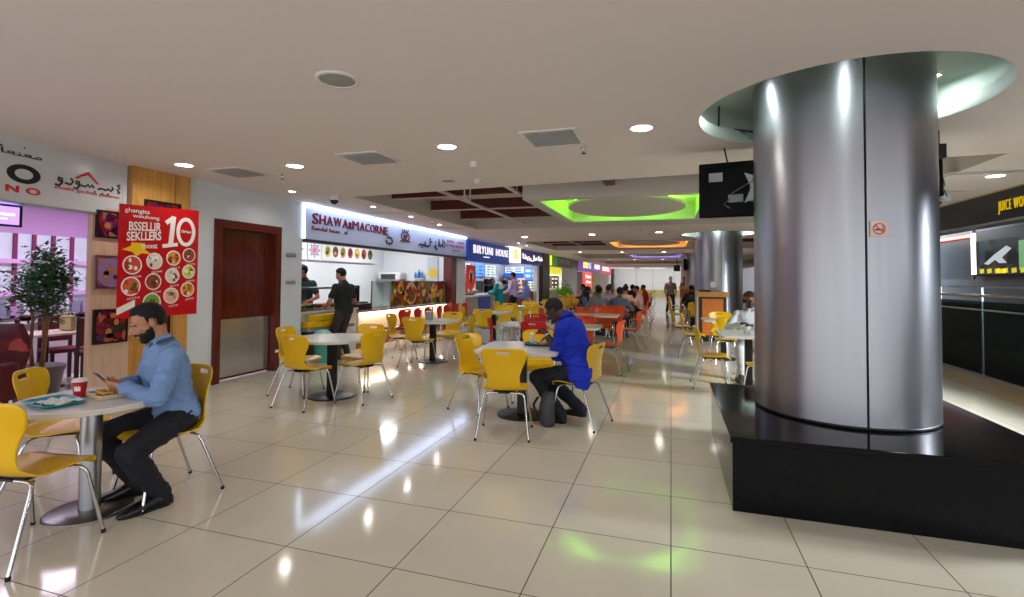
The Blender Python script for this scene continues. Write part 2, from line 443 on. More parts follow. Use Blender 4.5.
# ---- mahogany door with a lower sheet of frosted metal
t = thing('door_1', None, None, (XW, (DY0 + DY1) / 2, 0)); t['kind'] = 'structure'; t['label'] = 'dark mahogany service door with a pale reflective kick panel'
mb = MB()
w = .12
mb.box(XW - .12, DY0, 0, XW + .03, DY0 + w, DZ); mb.box(XW - .12, DY1 - w, 0, XW + .03, DY1, DZ); mb.box(XW - .12, DY0 + w, DZ - w, XW + .03, DY1 - w, DZ)
mb.build('door_frame', [FRAMEW], t)
mb = MB(); mb.box(XW - .14, DY0 + w, .02, XW - .09, DY1 - w, DZ - w); mb.build('door_leaf', [DOORW], t)
mb = MB(); mb.box(XW - .092, DY0 + w + .01, .05, XW - .082, DY1 - w - .02, .9, bev=.002)
kp = mb.build('kick_panel', [mat('scuffed_steel_sheet', rgb(186, 184, 180), .2, .85, var=.12, nscale=3)], t); kp['label'] = 'pale reflective metal kick panel'
mb = MB(); mb.box(XW + .03, DY1 - .1, .3, XW + .036, DY1 - .03, .34); mb.build('door_sticker', [WHITEINK], t)
for z, hh in ((1.88, .07), (1.42, .05)):
    mb = MB(); mb.box(XW, 6.98, z, XW + .015, 7.2, z + hh, bev=.004); mb.box(XW + .015, 7.0, z + .015, XW + .018, 7.16, z + hh - .015, 1)
    o = mb.build('wall_plate', [ALU, mat('plate_grey', rgb(150, 160, 176), .4, var=0)], origin=(XW, 7.09, z))
    tag(o, 'upper small grey plate on the wall beside the mahogany door' if z > 1.6 else 'lower small grey plate on the wall beside the mahogany door', 'wall plate', 'plates beside the door')

# ---- honey veneer pillar and the pale veneer pier of the cafe
mb = MB(); mb.box(-6.5, 4.36, 0, -6.13, 5.12, ZC); mb.box(-6.128, 4.9, .0, -6.122, 4.906, 2.84, 1)
o = struct(mb, 'wall_pillar', [OAK, mat('veneer_joint', rgb(150, 104, 48), .5, var=0)], label='honey wood veneer pillar behind the red poster')
mb = MB(); mb.box(-6.2, 3.93, 0, -6.13, 4.36, 2.3)
struct(mb, 'wall_pier', [PALEOAK], label='pale veneer pier holding three food photographs')
FOODA = food_mat('printed_berries', [rgb(70, 20, 60), rgb(140, 30, 50), rgb(60, 30, 90), rgb(190, 120, 90), rgb(40, 20, 40), rgb(170, 60, 110)], 14)
FOODB = food_mat('printed_waffle', [rgb(120, 84, 120), rgb(170, 120, 90), rgb(150, 110, 150), rgb(96, 60, 90), rgb(190, 150, 120)], 9)
FOODC = food_mat('printed_kebab', [rgb(90, 20, 36), rgb(150, 36, 40), rgb(60, 20, 30), rgb(200, 110, 70), rgb(60, 60, 30), rgb(120, 20, 60)], 13)
def picture(y0, y1, z0, z1, mt, label, x=-6.13, tone=(90, 60, 80), extra=None):
    t = thing('food_picture', label, 'picture', (x, (y0 + y1) / 2, z0), 0, 'food photographs by the cafe')
    mb = MB(); b = .02
    for (a, c, e, g) in ((y0, z0, y1, z0 + b), (y0, z1 - b, y1, z1), (y0, z0 + b, y0 + b, z1 - b), (y1 - b, z0 + b, y1, z1 - b)): mb.box(x, a, c, x + .03, e, g)
    mb.build('picture_frame', [BLACK if not extra else ALU], t)
    mb = MB(); mb.box(x, y0 + b, z0 + b, x + .02, y1 - b, z1 - b)
    F = frame_left(x + .02, (y0 + y1) / 2, (z0 + z1) / 2); r = min(y1 - y0, z1 - z0) * .42
    random.seed(int(z0 * 100))
    if extra == 'plate':
        disc(mb, (0, 0), r * 1.15, r * 1.1, F, 1)
        for i in range(9): disc(mb, (random.uniform(-.6, .6) * r, random.uniform(-.6, .6) * r), r * .2, r * .16, F, 2 + i % 2, .003)
    else:
        for i in range(10): disc(mb, (random.uniform(-.9, .9) * r, random.uniform(-.8, .8) * r), r * random.uniform(.15, .34), r * random.uniform(.12, .3), F, 1 + i % 3, .001 * (i % 3))
    mb.build('print', [mt, mat('print_lilac', rgb(150, 120, 160), .3, var=.2, nscale=30) if extra == 'plate' else mat('print_ruby', rgb(124, 24, 44), .3, var=.4, nscale=40),
        mat('print_toast', rgb(186, 124, 72), .3, var=.3, nscale=40), mat('print_plum', rgb(70, 34, 78), .3, var=.4, nscale=40)], t)
picture(3.96, 4.33, 1.96, 2.27, FOODA, 'topmost food photograph on the pale pier, blue and crimson berries')
picture(3.96, 4.33, 1.38, 1.76, FOODB, 'middle food photograph on the pale pier, lilac plate of waffle pieces', extra='plate')
picture(3.96, 4.33, .76, 1.15, FOODC, 'lowest food photograph on the pale pier, dark red skewers and salad')
picture(4.5, 4.97, 2.2, 2.47, FOODC, 'wide dark food photograph above the red poster on the honey pillar')
picture(4.45, 4.86, .8, 1.22, FOODC, 'dark red food photograph below the red poster on the honey pillar')

# ================================================================ ceiling fittings
def downlight(x, y, label, power=30, r=.09, z=ZC, grp='recessed ceiling downlights', col=(1.0, .97, .93)):
    t = thing('ceiling_downlight', label, 'ceiling light', (x, y, z), 0, grp)
    mb = MB(); mb.lathe([(r, .0), (r, -.006), (r + .022, -.009), (r + .026, 0)], (0, 0, 0), 28); mb.build('trim_ring', [WHITE], t, world=False)
    mb = MB(); mb.lathe([(r, -.004), (.001, -.004)], (0, 0, 0), 28); mb.build('diffuser', [LAMP], t, world=False)
    l = bpy.data.lights.new('downlight_glow', 'AREA'); l.shape = 'DISK'; l.size = r * 1.9; l.energy = power; l.color = col; l.spread = math.radians(150)
    lo = bpy.data.objects.new('downlight_glow', l); COL.objects.link(lo); lo.parent = t; lo.location = (0, 0, -.015)
    return t
P0 = 4.5
for a in ((-2.14, 4.6, 'round downlight between the two nearest ceiling vents'), (-.24, 4.5, 'bright round downlight on the near ceiling, closest to the big steel column'), (-4.25, 4.9, 'round downlight left of the nearest left ceiling vent'),
          (-5.5, 4.5, 'small round downlight above the red poster'), (-2.19, 14.7, 'downlight beyond the green ceiling panel, left one of two'), (-.31, 14.4, 'downlight beyond the green ceiling panel, beside the second steel column'),
          (-4.35, 15.1, 'downlight on the ceiling band in front of the blue rice shop sign'), (-4.12, 23.8, 'downlight beyond the orange ceiling panel, on the shop side'),
          (-2.19, 24.2, 'downlight beyond the orange ceiling panel, in the middle'), (-.3, 24.5, 'downlight beyond the orange ceiling panel, over the aisle'), (-3.8, 33.0, 'distant downlight on the shop side before the back wall'), (-.52, 33.0, 'distant downlight over the aisle before the back wall'),
          (-2.2, 33.0, 'distant downlight in the middle before the back wall'), (-2.2, 44, 'added farthest downlight in the middle near the back wall'), (-.4, 44, 'added farthest downlight over the aisle near the back wall'), (-4, 44, 'added farthest downlight on the shop side near the back wall')):  # the farthest row is added to brighten the far end
    downlight(a[0], a[1], a[2], P0 if a[1] < 20 else P0 * 2.2)
downlight(3.85, 7.75, 'round downlight in front of the black juice shop sign', P0 * .7)
downlight(4.0, 14.0, 'round downlight along the railing beyond the black sign', P0)
for i, y in enumerate((-.6, -2.6)):  # unseen lights behind the camera, without fixtures
    for j, x in enumerate((-4.6, -2.14, .5, 3.0)):
        l = bpy.data.lights.new('downlight_glow', 'AREA'); l.shape = 'DISK'; l.size = .17; l.energy = P0; l.color = (1.0, .97, .93)
        lo = bpy.data.objects.new('downlight_glow', l); COL.objects.link(lo); lo.location = (x, y, ZC - .015)
for k, (x, y) in enumerate(((-5.55, 6.35), (-5.25, 8.1), (-5.3, 9.6), (-5.4, 11.2), (-5.3, 17.6), (-5.4, 19.0))):
    downlight(x, y, ('small downlight by the dome camera, over the pale wall', 'small downlight over the left end of the silver kebab sign', 'small downlight over the emblem of the silver kebab sign', 'small downlight over the right end of the silver kebab sign',
                     'small downlight over the left part of the blue sign', 'small downlight over the white logo box of the blue sign')[k], 2.2, .05, grp='small downlights along the shop fronts', col=(1, .95, .9))

def vent(x, y, label, s=.26, w=None):
    w = w or s
    t = thing('ceiling_vent', label, 'air vent', (x, y, ZC), 0, 'ceiling air vents')
    mb = MB()
    for a, b, c, d in ((-w, -s, w, -s + .035), (-w, s - .035, w, s), (-w, -s + .035, -w + .035, s - .035), (w - .035, -s + .035, w, s - .035)): mb.box(a, b, -.012, c, d, 0)
    mb.build('vent_frame', [WHITE], t, world=False)
    mb = MB(); mb.quad([(-w + .03, -s + .03, -.001), (-w + .03, s - .03, -.001), (w - .03, s - .03, -.001), (w - .03, -s + .03, -.001)]); mb.build('vent_throat', [DARK], t, world=False)
    n = 9
    mb = MB()
    for i in range(n):
        yy = -s + .05 + (2 * s - .1) * i / (n - 1)
        mb.add([(-w + .035, yy - .016, -.022), (w - .035, yy - .016, -.022), (w - .035, yy + .012, -.002), (-w + .035, yy + .012, -.002),
                (-w + .035, yy - .014, -.025), (w - .035, yy - .014, -.025), (w - .035, yy + .014, -.005), (-w + .035, yy + .014, -.005)],
               [(0, 1, 2, 3), (7, 6, 5, 4), (0, 4, 5, 1), (3, 2, 6, 7), (0, 3, 7, 4), (1, 5, 6, 2)])
    mb.build('vent_blades', [WHITE], t, world=False)
vent(-1.05, 4.58, 'square ceiling vent between the two bright near downlights')
vent(-3.17, 4.8, 'square ceiling vent in the middle of the left ceiling')
vent(-5.2, 5.0, 'square ceiling vent nearest the red poster and mahogany door')
vent(-5.35, 8.9, 'flat ceiling vent above the silver kebab shop sign', .14, .5)
vent(-5.35, 12.0, 'flat ceiling vent near the right end of the silver sign', .14, .5)
vent(-3.3, 14.6, 'flat ceiling vent left on the band beyond the green panel', .14, .4)
vent(-1.3, 14.6, 'flat ceiling vent on the band beyond the green panel, between its downlights', .14, .4)
vent(3.65, 7.45, 'long ceiling vent in front of the black juice shop sign', .1, .45)
vent(3.75, 8.9, 'second long ceiling vent behind the first by the black sign', .1, .45)
t = thing('ceiling_speaker', 'round grey speaker grille in the near ceiling', 'ceiling speaker', (-2.12, 2.83, ZC))
mb = MB(); mb.lathe([(.115, 0), (.115, -.012), (.14, -.012), (.146, 0)], (0, 0, 0), 40); mb.build('speaker_ring', [WHITE], t, world=False)
mb = MB(); mb.lathe([(.115, -.008), (.06, -.013), (.001, -.015)], (0, 0, 0), 40); mb.build('speaker_grille', [mat('speaker_mesh', rgb(150, 150, 146), .6, var=.25, nscale=400)], t, world=False)
t = thing('ceiling_speaker', 'small flat round speaker grille near the timber beams', 'ceiling speaker', (-2.86, 6.2, ZC))
mb = MB(); mb.lathe([(.09, 0), (.09, -.012), (.115, -.012), (.12, 0)], (0, 0, 0), 32); mb.build('speaker_ring', [WHITE], t, world=False)
mb = MB(); mb.lathe([(.09, -.008), (.001, -.012)], (0, 0, 0), 32); mb.build('speaker_grille', [MATS['speaker_mesh']], t, world=False)
def detector(x, y, label):
    t = thing('smoke_detector', label, 'smoke detector', (x, y, ZC), 0, 'smoke detectors')
    mb = MB(); mb.lathe([(.055, 0), (.055, -.018), (.048, -.024)], (0, 0, 0), 24); mb.build('detector_base', [WHITE], t, world=False)
    mb = MB(); mb.lathe([(.044, -.024), (.044, -.05), (.03, -.06), (.001, -.062)], (0, 0, 0), 24); mb.build('detector_head', [WHITE], t, world=False)
detector(-2.13, 5.3, 'white smoke detector behind the bright downlight, near the beams')
detector(-2.45, 6.25, 'white smoke detector at the edge of the timber beam recess')
def sprinkler(x, y, label, z=ZC):
    t = thing('ceiling_sprinkler', label, 'sprinkler', (x, y, z), 0, 'ceiling sprinklers')
    mb = MB(); mb.lathe([(.03, 0), (.028, -.006), (.012, -.01), (.012, -.04)], (0, 0, 0), 16); mb.build('sprinkler_body', [CHROME], t, world=False)
    mb = MB(); mb.lathe([(.004, -.04), (.004, -.06), (.026, -.062), (.026, -.066)], (0, 0, 0), 16); mb.build('deflector', [BLACK], t, world=False)
sprinkler(-.83, 5.0, 'small sprinkler head right of the nearest square vent')
sprinkler(-4.75, 5.25, 'small sprinkler head near the mahogany door')
sprinkler(-5.2, 10.4, 'small sprinkler head over the silver sign emblem')
sprinkler(-.7, 13.2, 'small sprinkler head beyond the green panel')
t = thing('ceiling_camera', 'white dome security camera under the ceiling by the kebab sign', 'security camera', (-5.2, 6.9, ZC))
mb = MB(); mb.lathe([(.09, 0), (.09, -.05), (.075, -.07)], (0, 0, 0), 28); mb.build('camera_housing', [WHITE], t, world=False)
mb = MB(); mb.ell((0, 0, -.07), (.068, .068, .065)); mb.build('camera_dome', [mat('smoked_dome', rgb(22, 22, 26), .08, var=0)], t, world=False)

# ---- timber beams hung in the recesses, white battens and the light boxes
def beam(x0, x1, y, label, h=.2, z0=2.99, grp='red-brown beams in the ceiling recess'):
    mb = MB(); mb.box(x0, y, z0, x1, y + .07, z0 + h); mb.box(x0, y - .004, z0 - .012, x1, y + .074, z0 + .002, 1)
    t = thing('ceiling_beam', label, 'ceiling beam', ((x0 + x1) / 2, y, z0), 0, grp)
    m1 = MB(); m1.box(x0, y, z0, x1, y + .07, z0 + h); m1.build('beam_timber', [REDW], t)
    m2 = MB(); m2.box(x0, y - .004, z0 - .014, x1, y + .074, z0); m2.build('beam_edge_strip', [mat('pale_edge', rgb(206, 180, 168), .5, var=.03)], t)
    m3 = MB()
    for xx in (x0 + .1, x1 - .15): m3.box(xx, y + .02, z0 + h, xx + .05, y + .05, ZR)
    m3.build('beam_hanger', [CEIL_GREY], t)
beam(-4.9, -2.3, 8.15, 'nearest red-brown timber beam in the first ceiling recess')
beam(-4.9, -2.3, 9.75, 'middle red-brown timber beam in the first ceiling recess')
beam(-4.9, -2.3, 11.35, 'farthest red-brown timber beam in the first ceiling recess')
beam(-4.9, -2.25, 18.2, 'nearest red-brown beam of the second ceiling recess, left of the orange panel')
beam(-4.9, -2.25, 19.8, 'middle red-brown beam of the second ceiling recess')
beam(-4.9, -2.25, 21.4, 'farthest red-brown beam of the second ceiling recess')
beam(.75, 3.2, 18.6, 'red-brown beam right of the orange panel, beside the second column')
beam(.75, 3.2, 20.6, 'farther red-brown beam right of the orange panel')
beam(-4.9, -2.2, 27.5, 'red-brown beam left of the blue lit ceiling panel')
beam(-4.9, -2.2, 37.5, 'farthest red-brown beam before the back wall')
t = thing('ceiling_beam', 'short red-brown beam end above the front of the green panel', 'ceiling beam', (-.87, 6.7, 2.99))
mb = MB(); mb.box(-.96, 6.75, 2.98, -.82, 7.84, 3.22); mb.build('beam_timber', [REDW], t)
def batten(x, y0, y1, label, z=2.94):
    mb = MB(); mb.box(x - .03, y0, z, x + .03, y1, z + .04, bev=.004)
    for yy in (y0 + .2, y1 - .2): mb.box(x - .01, yy, z + .04, x + .01, yy + .02, ZR)
    tag(mb.build('ceiling_batten', [mat('batten_white', rgb(214, 196, 188), .5, var=.02)], origin=(x, (y0 + y1) / 2, z)), label, 'batten', 'white battens under the timber beams')
batten(-3.6, 7.2, 12.5, 'long white batten crossing under the three nearest timber beams')
batten(-2.42, 7.1, 8.12, 'short white batten beside the corner of the green panel')
batten(-3.6, 17.3, 22.3, 'white batten crossing under the second set of timber beams')
mb = MB(); mb.tube([(-3.28, 7.75, ZR), (-3.28, 7.75, 2.86), (-3.28, 8.0, 2.86), (-3.28, 8.0, ZR)], .014, 8)
tag(mb.build('hanging_bracket', [WHITE], origin=(-3.28, 7.87, 2.85)), 'white U-shaped bracket hanging beside the nearest timber beam', 'bracket')

def light_box(x0, x1, y0, y1, col, power, label, word, lip=.22):
    t = thing('ceiling_light_box', label, 'ceiling light box', ((x0 + x1) / 2, (y0 + y1) / 2, ZC - .03), 0, 'square ceiling light boxes')
    zb = ZC - .03; zt = ZR - .02
    mb = MB(); a0, a1, b0, b1 = x0 + lip, x1 - lip, y0 + lip, y1 - lip
    for (p, q, r_, s_) in ((x0, y0, x1, b0), (x0, b1, x1, y1), (x0, b0, a0, b1), (a1, b0, x1, b1)): mb.box(p, q, zb, r_, s_, zt)
    mb.build('box_frame', [CEIL_GREY], t)
    mb = MB(); mb.box(a0, b0, zb + .34, a1, b1, zb + .38); mb.build('box_lid', [WHITE], t)
    cx, cy = (a0 + a1) / 2, (b0 + b1) / 2; rx, ry = (a1 - a0) / 2 - .22, (b1 - b0) / 2 - .22
    mb = MB(); n = 64
    mb.prism([(cx + rx * math.cos(2 * PI * i / n), cy + ry * math.sin(2 * PI * i / n)) for i in range(n)], zb + .05, zb + .1)
    mb.build('floating_disc', [CEIL_GREY], t)
    mb = MB()
    mb.tube([(cx + (rx - .08) * math.cos(2 * PI * i / 48), cy + (ry - .08) * math.sin(2 * PI * i / 48), zb + .125) for i in range(48)], .014, 6, closed=True)
    mb.build('led_strip', [emis(word + '_led', col, power)], t)
    l = bpy.data.lights.new('light_box_glow', 'AREA'); l.shape = 'RECTANGLE'; l.size = rx * 1.5; l.size_y = ry * 1.5; l.energy = power * (8 if word == 'green' else 15); l.color = col
    lo = bpy.data.objects.new('light_box_glow', l); COL.objects.link(lo); lo.parent = t; lo.location = (0, 0, .15); lo.rotation_euler = (PI, 0, 0)
    return t
light_box(-2.3, .7, 7.85, 11.4, (.26, 1.0, .02), 8, 'square ceiling light box glowing green round a grey disc', 'green')
light_box(-2.25, .75, 17.2, 20.8, (1.0, .36, .05), 8, 'square ceiling light box glowing orange', 'orange')
light_box(-2.25, .75, 26.2, 29.8, (.28, .22, 1.0), 8, 'square ceiling light box glowing violet blue', 'violet')
# ---- ceiling lights added to brighten the back wall
for i, x in enumerate((-5, -1.8, 1.4)):
    t = thing('added_back_wall_light', 'added ceiling strip light brightening the back wall, ' + ('on the shop side', 'in the middle', 'on the column side')[i], 'strip light', (x, 54.5, ZC), 0, 'added fill lights before the back wall')
    mb = MB(); mb.box(-1.3, -.1, -.03, 1.3, .1, 0, bev=.008); mb.build('added_light_body', [WHITE], t, world=False)
    mb = MB(); mb.box(-1.25, -.07, -.034, 1.25, .07, -.03); mb.build('added_light_diffuser', [emis('added_light_glow', (.96, .98, 1.0), 5)], t, world=False)
    l = bpy.data.lights.new('back_wall_fill_light', 'AREA'); l.shape = 'RECTANGLE'; l.size = 2.4; l.size_y = .15; l.energy = 26; l.color = (.96, .98, 1)
    lo = bpy.data.objects.new('back_wall_fill_light', l); COL.objects.link(lo); lo.parent = t; lo.location = (0, 0, -.05); lo.rotation_euler = (math.radians(35), 0, 0)
# ================================================================ cafe on the left
SA = Vector((-5.956, 3.012, 0)); SD = Vector((-.163, .987, 0)).normalized()
FS = frame_dir((SA.x, SA.y, 0), (SD.x, SD.y))       # local x = along the sign, local y = height, z = out of the sign
t = thing('shop_sign', 'long white cafe sign board with black and red lettering at the upper left', 'shop sign', (SA.x, SA.y, 2.22))
mb = MB(); mb.box(-1.6, 2.23, -.14, 1.33, ZC, 0, 0, FS); mb.build('sign_board', [mat('sign_white_acrylic', rgb(206, 208, 210), .22, var=.02)], t)
mb = MB(); mb.box(-1.6, 2.215, -.14, 1.33, 2.232, .006, 0, FS); mb.build('sign_edge_trim', [ALU], t)
mb = MB()
rring(mb, (.213, 2.508), .15, .092, .066, FS, 0, .002, t2=.042)
mb.build('big_letter', [BLACKINK], t); mb = MB()
text_mb(mb, '\ufe84\ufecc\ufee8\ufecc\ufee3', .37, .075, FS @ Matrix.Translation((.0, 2.675, .002)), 0)
ribbon(mb, [(.2, 2.765), (.215, 2.765)], .014, FS, 0, .002)
mb.build('arabic_word', [BLACKINK], t); mb = MB()
for pts in ([(.50, 2.47), (.545, 2.46), (.575, 2.5), (.57, 2.54), (.54, 2.545), (.535, 2.52), (.565, 2.505)], [(.60, 2.5), (.66, 2.49), (.69, 2.53), (.66, 2.56)],
            [(.69, 2.465), (.73, 2.46), (.76, 2.5), (.75, 2.54), (.725, 2.54), (.72, 2.515), (.76, 2.505), (.83, 2.5), (.85, 2.53), (.87, 2.5), (.9, 2.53), (.92, 2.5)],
            [(.96, 2.49), (1.0, 2.51), (1.06, 2.5), (1.09, 2.52), (1.12, 2.5), (1.15, 2.53), (1.13, 2.55)], [(1.2, 2.49), (1.235, 2.5), (1.2, 2.53), (1.235, 2.55), (1.2, 2.58), (1.235, 2.59)]):
    ribbon(mb, pts, .022, FS, 0, .002)
for p in ((.93, 2.46), (1.02, 2.455), (.74, 2.58), (1.09, 2.46)): disc(mb, p, .011, .011, FS, 0, .002)
mb.build('arabic_name', [BLACKINK], t)
mb = MB()
text_mb(mb, 'N', .115, .066, FS @ Matrix.Translation((.058, 2.32, .002)), 0, bold=.04); rring(mb, (.3, 2.353), .067, .035, .028, FS, 0, .002, t2=.015)
ribbon(mb, [(-.02, 2.325), (.0, 2.325)], .02, FS, 0, .002)
mb.build('red_letters', [REDINK], t); mb = MB()
mb.prism([(.70, 2.575), (.85, 2.665), (.985, 2.55), (.95, 2.55), (.85, 2.63), (.72, 2.57)], .002, .006, 0, FS)
mb.build('roof_mark', [REDINK], t); mb = MB()
text_mb(mb, 'snailla gachaa palamo', .73, .045, FS @ Matrix.Translation((.5, 2.415, .002)), 0)
mb.build('red_tagline', [REDINK], t)

PINK = mat('pink_plaster', rgb(182, 142, 188), .6, var=.03); MAG = mat('magenta_post', rgb(120, 22, 82), .5, var=.06)
mb = MB(); mb.box(-10.2, .5, 0, -10, 9, ZC); mb.box(-10, .5, 0, -9.98, 9, .8, 1)
struct(mb, 'wall_cafe_back', [PINK, mat('cafe_dado', rgb(110, 94, 112), .5, var=.08)])
mb = MB(); mb.box(-10, 5.15 + 2.2, 0, -6.45, 5.15 + 2.32, ZC); mb.box(-10, .5, 0, -6.3, .6, ZC)
struct(mb, 'wall_cafe_side', [PINK])
PANE = mat('daylit_pane', rgb(186, 194, 206), .4, emit=(.86, .92, 1.0), estr=.08, var=.25, nscale=2.5)
posts = [4.0, 4.5, 5.0, 5.27, 5.52, 5.79, 6.07, 6.35]
t = thing('window_1', None, None, (-9.98, 5.2, .85)); t['kind'] = 'structure'; t['label'] = 'gridded bright window wall at the back of the cafe'
mb = MB(); mb.box(-9.995, 3.7, .85, -9.97, 6.6, 2.2); mb.build('pane', [PANE], t)
mb = MB()
for y in posts: mb.box(-9.97, y - .025, .85, -9.93, y + .025, 2.2)
mb.build('mullion', [MAG], t)
mb = MB()
for z in (1.72, 1.2): mb.box(-9.97, 3.7, z, -9.9, 6.6, z + .07)
mb.build('transom', [mat('lilac_rail', rgb(206, 160, 206), .5, var=.03)], t)
mb = MB()
random.seed(3)
for i in range(16):
    y = 3.8 + i * .17; h = random.uniform(.08, .3); mb.box(-9.9, y, .9, -9.8, y + .12, .9 + h, i % 3)
tag(mb.build('jar_row', [mat('jar_white', rgb(220, 220, 226), .3, var=.05), mat('jar_grey', rgb(140, 140, 160), .3, var=.05), mat('jar_lilac', rgb(180, 150, 190), .3, var=.05)], origin=(-9.85, 5.1, .85)), 'pale jars and boxes crowded along the cafe window ledge', 'jars', kind='stuff')
for y, nm in ((4.2, 'left'), (6.0, 'right')):
    l = bpy.data.lights.new('cafe_lilac_tube', 'AREA'); l.shape = 'RECTANGLE'; l.size = .8; l.size_y = 2.2; l.energy = 30; l.color = (.9, .78, 1.0)
    o = bpy.data.objects.new('cafe_lilac_tube', l); COL.objects.link(o); o.location = (-8.4, y, 2.8)
    mb = MB(); mb.box(-8.5, y - .9, 2.815, -8.3, y + .9, ZC, bev=.01)
    tag(mb.build('tube_light', [emis('lilac_tube', (.9, .72, 1.0), 4)], origin=(-8.4, y, 2.82)), 'lilac tube light under the cafe ceiling, ' + ('nearer the menu screen' if nm == 'left' else 'deeper towards the pier'), 'tube light', 'cafe tube lights')
# hanging menu screen
t = thing('menu_screen', 'glowing violet menu screen hung under the white cafe sign', 'screen', (-6.35, 3.0, 2.05))
mb = MB(); mb.box(-6.42, 2.4, 2.02, -6.37, 3.43, 2.24, bev=.005); mb.build('screen_body', [BLACK], t)
mb = MB(); mb.box(-6.371, 2.43, 2.04, -6.366, 3.40, 2.22); mb.build('screen_panel', [emis('violet_screen', (.36, .22, .95), 1.3)], t)
mb = MB(); mb.box(-6.366, 2.43, 2.13, -6.363, 3.36, 2.15); mb.box(-6.366, 2.43, 2.09, -6.363, 3.3, 2.1); mb.build('screen_bar', [emis('violet_bar', (.8, .74, 1.0), 2.2)], t)
mb = MB(); mb.tube([(-6.39, 3.2, 2.23), (-6.39, 3.2, ZC)], .012, 8); mb.tube([(-6.39, 2.6, 2.23), (-6.39, 2.6, ZC)], .012, 8); mb.build('screen_hanger', [BLACK], t)
# display counter
t = thing('display_counter', 'pale glass-topped serving counter at the back of the cafe', 'counter', (-9.2, 5.4, 0))
mb = MB(); mb.box(-9.5, 3.6, 0, -9.0, 6.6, .82, bev=.01); mb.build('counter_body', [mat('counter_cream', rgb(196, 186, 196), .35, var=.05)], t)
mb = MB(); mb.box(-9.52, 3.58, .82, -8.96, 6.62, .86); mb.build('counter_top', [WTOP], t)
mb = MB(); mb.box(-9.02, 3.6, .86, -9.0, 6.6, 1.12); mb.box(-9.48, 3.6, 1.12, -9.0, 6.6, 1.135); mb.build('glass_guard', [GLASS], t)
random.seed(5)
for i in range(7):
    y = 3.9 + i * .38
    mb = MB(); mb.lathe([(.06, 0), (.13, .03), (.14, .035), (.07, .012)], (0, 0, 0), 20)
    mb.ell((0, 0, .04), (.09, .09, .035), 1)
    tag(mb.build('pastry_dish', [WTOP, mat('pastry_' + str(i % 3), (rgb(170, 90, 60), rgb(200, 170, 120), rgb(150, 60, 80))[i % 3], .5, var=.3, nscale=30)], at=(-9.22, y, .862)), 'small pastry dish behind the cafe counter glass, %s from its near end' % ('first', 'second', 'third', 'fourth', 'fifth', 'sixth', 'seventh')[i], 'dish', 'pastry dishes')
# cafe chairs: dark wood with maroon pads
def cafe_chair():
    t = thing('restaurant_chair', '', 'chair')
    mb = MB(); mb.box(-.21, -.2, .42, .21, .22, .48, bev=.02); mb.build('seat', [MAROON], t, world=False)
    mb = MB(); mb.box(-.2, -.235, .56, .2, -.2, .95, bev=.012); mb.build('backrest', [MAROON], t, world=False)
    for x in (-.18, .18):
        mb = MB(); mb.box(x - .02, .16, 0, x + .02, .2, .42); mb.build('leg', [mat('dark_stained_wood', rgb(44, 18, 18), .4, var=.1)], t, world=False)
        mb = MB(); mb.add([(x - .02, -.25, 0), (x + .02, -.25, 0), (x + .02, -.21, 0), (x - .02, -.21, 0), (x - .02, -.24, .96), (x + .02, -.24, .96), (x + .02, -.2, .96), (x - .02, -.2, .96)],
                          [(0, 3, 2, 1), (4, 5, 6, 7), (0, 1, 5, 4), (1, 2, 6, 5), (2, 3, 7, 6), (3, 0, 4, 7)]); mb.build('leg', [MATS['dark_stained_wood']], t, world=False)
    return t
cc0 = cafe_chair()
for i, (x, y, a, lb) in enumerate(((-8.5, 5.1, -100, 'maroon restaurant chair between the potted tree and the pier, nearest the cafe counter'), (-7.85, 5.1, 60, 'maroon restaurant chair just left of the pale pier'), (-8.3, 4.2, 150, 'maroon restaurant chair behind the trunk of the potted tree'),
        (-8.9, 3.6, 20, 'maroon restaurant chair by the white cafe table'), (-7.9, 5.75, 180, 'maroon restaurant chair half hidden behind the pale pier'))):
    if i == 0:
        o = cc0; o.location = (x, y, 0); o.rotation_euler.z = math.radians(a); o['label'] = lb; o['group'] = 'maroon chairs in the cafe'
    else: dup(cc0, (x, y, 0), math.radians(a), lb, 'maroon chairs in the cafe')
def cafe_table(x, y, label):
    t = thing('cafe_table', label, 'table', (x, y, 0), 0, 'cafe tables')
    mb = MB(); mb.box(-.35, -.35, .72, .35, .35, .75, bev=.008); mb.build('table_top', [mat('cafe_table_top', rgb(206, 190, 180), .25, var=.05)], t, world=False)
    mb = MB(); mb.lathe([(.035, .03), (.035, .72)], (0, 0, 0), 16); mb.build('pedestal', [BLACK], t, world=False)
    mb = MB(); mb.lathe([(.22, 0), (.22, .012), (.05, .03)], (0, 0, 0), 24); mb.build('base_plate', [BLACK], t, world=False)
cafe_table(-8.2, 4.72, 'small pale cafe table among the maroon chairs'); cafe_table(-9.0, 3.1, 'pale cafe table at the far left edge with a white tureen')
mb = MB(); mb.lathe([(.06, 0), (.13, .04), (.15, .12), (.13, .2), (.02, .26), (.02, .29), (.001, .3)], (0, 0, 0), 24)
tag(mb.build('tureen', [mat('white_porcelain', rgb(224, 222, 228), .15, var=.02)], at=(-9.0, 3.2, .751)), 'white lidded tureen on the far left cafe table', 'tureen')
mb = MB(); mb.box(-.13, -.03, 0, .13, .03, .22, bev=.02); mb.tube([(-.06, 0, .21), (-.04, 0, .27), (.04, 0, .27), (.06, 0, .21)], .008, 6); mb.box(-.11, -.034, .02, .11, -.029, .18, 1)
tag(mb.build('handbag', [mat('olive_bag', rgb(150, 140, 90), .6, var=.25, nscale=30), mat('olive_bag_print', rgb(170, 164, 110), .6, var=.4, nscale=40)], at=(-8.15, 4.95, .751)), 'olive patterned bag standing on the small cafe table', 'bag')
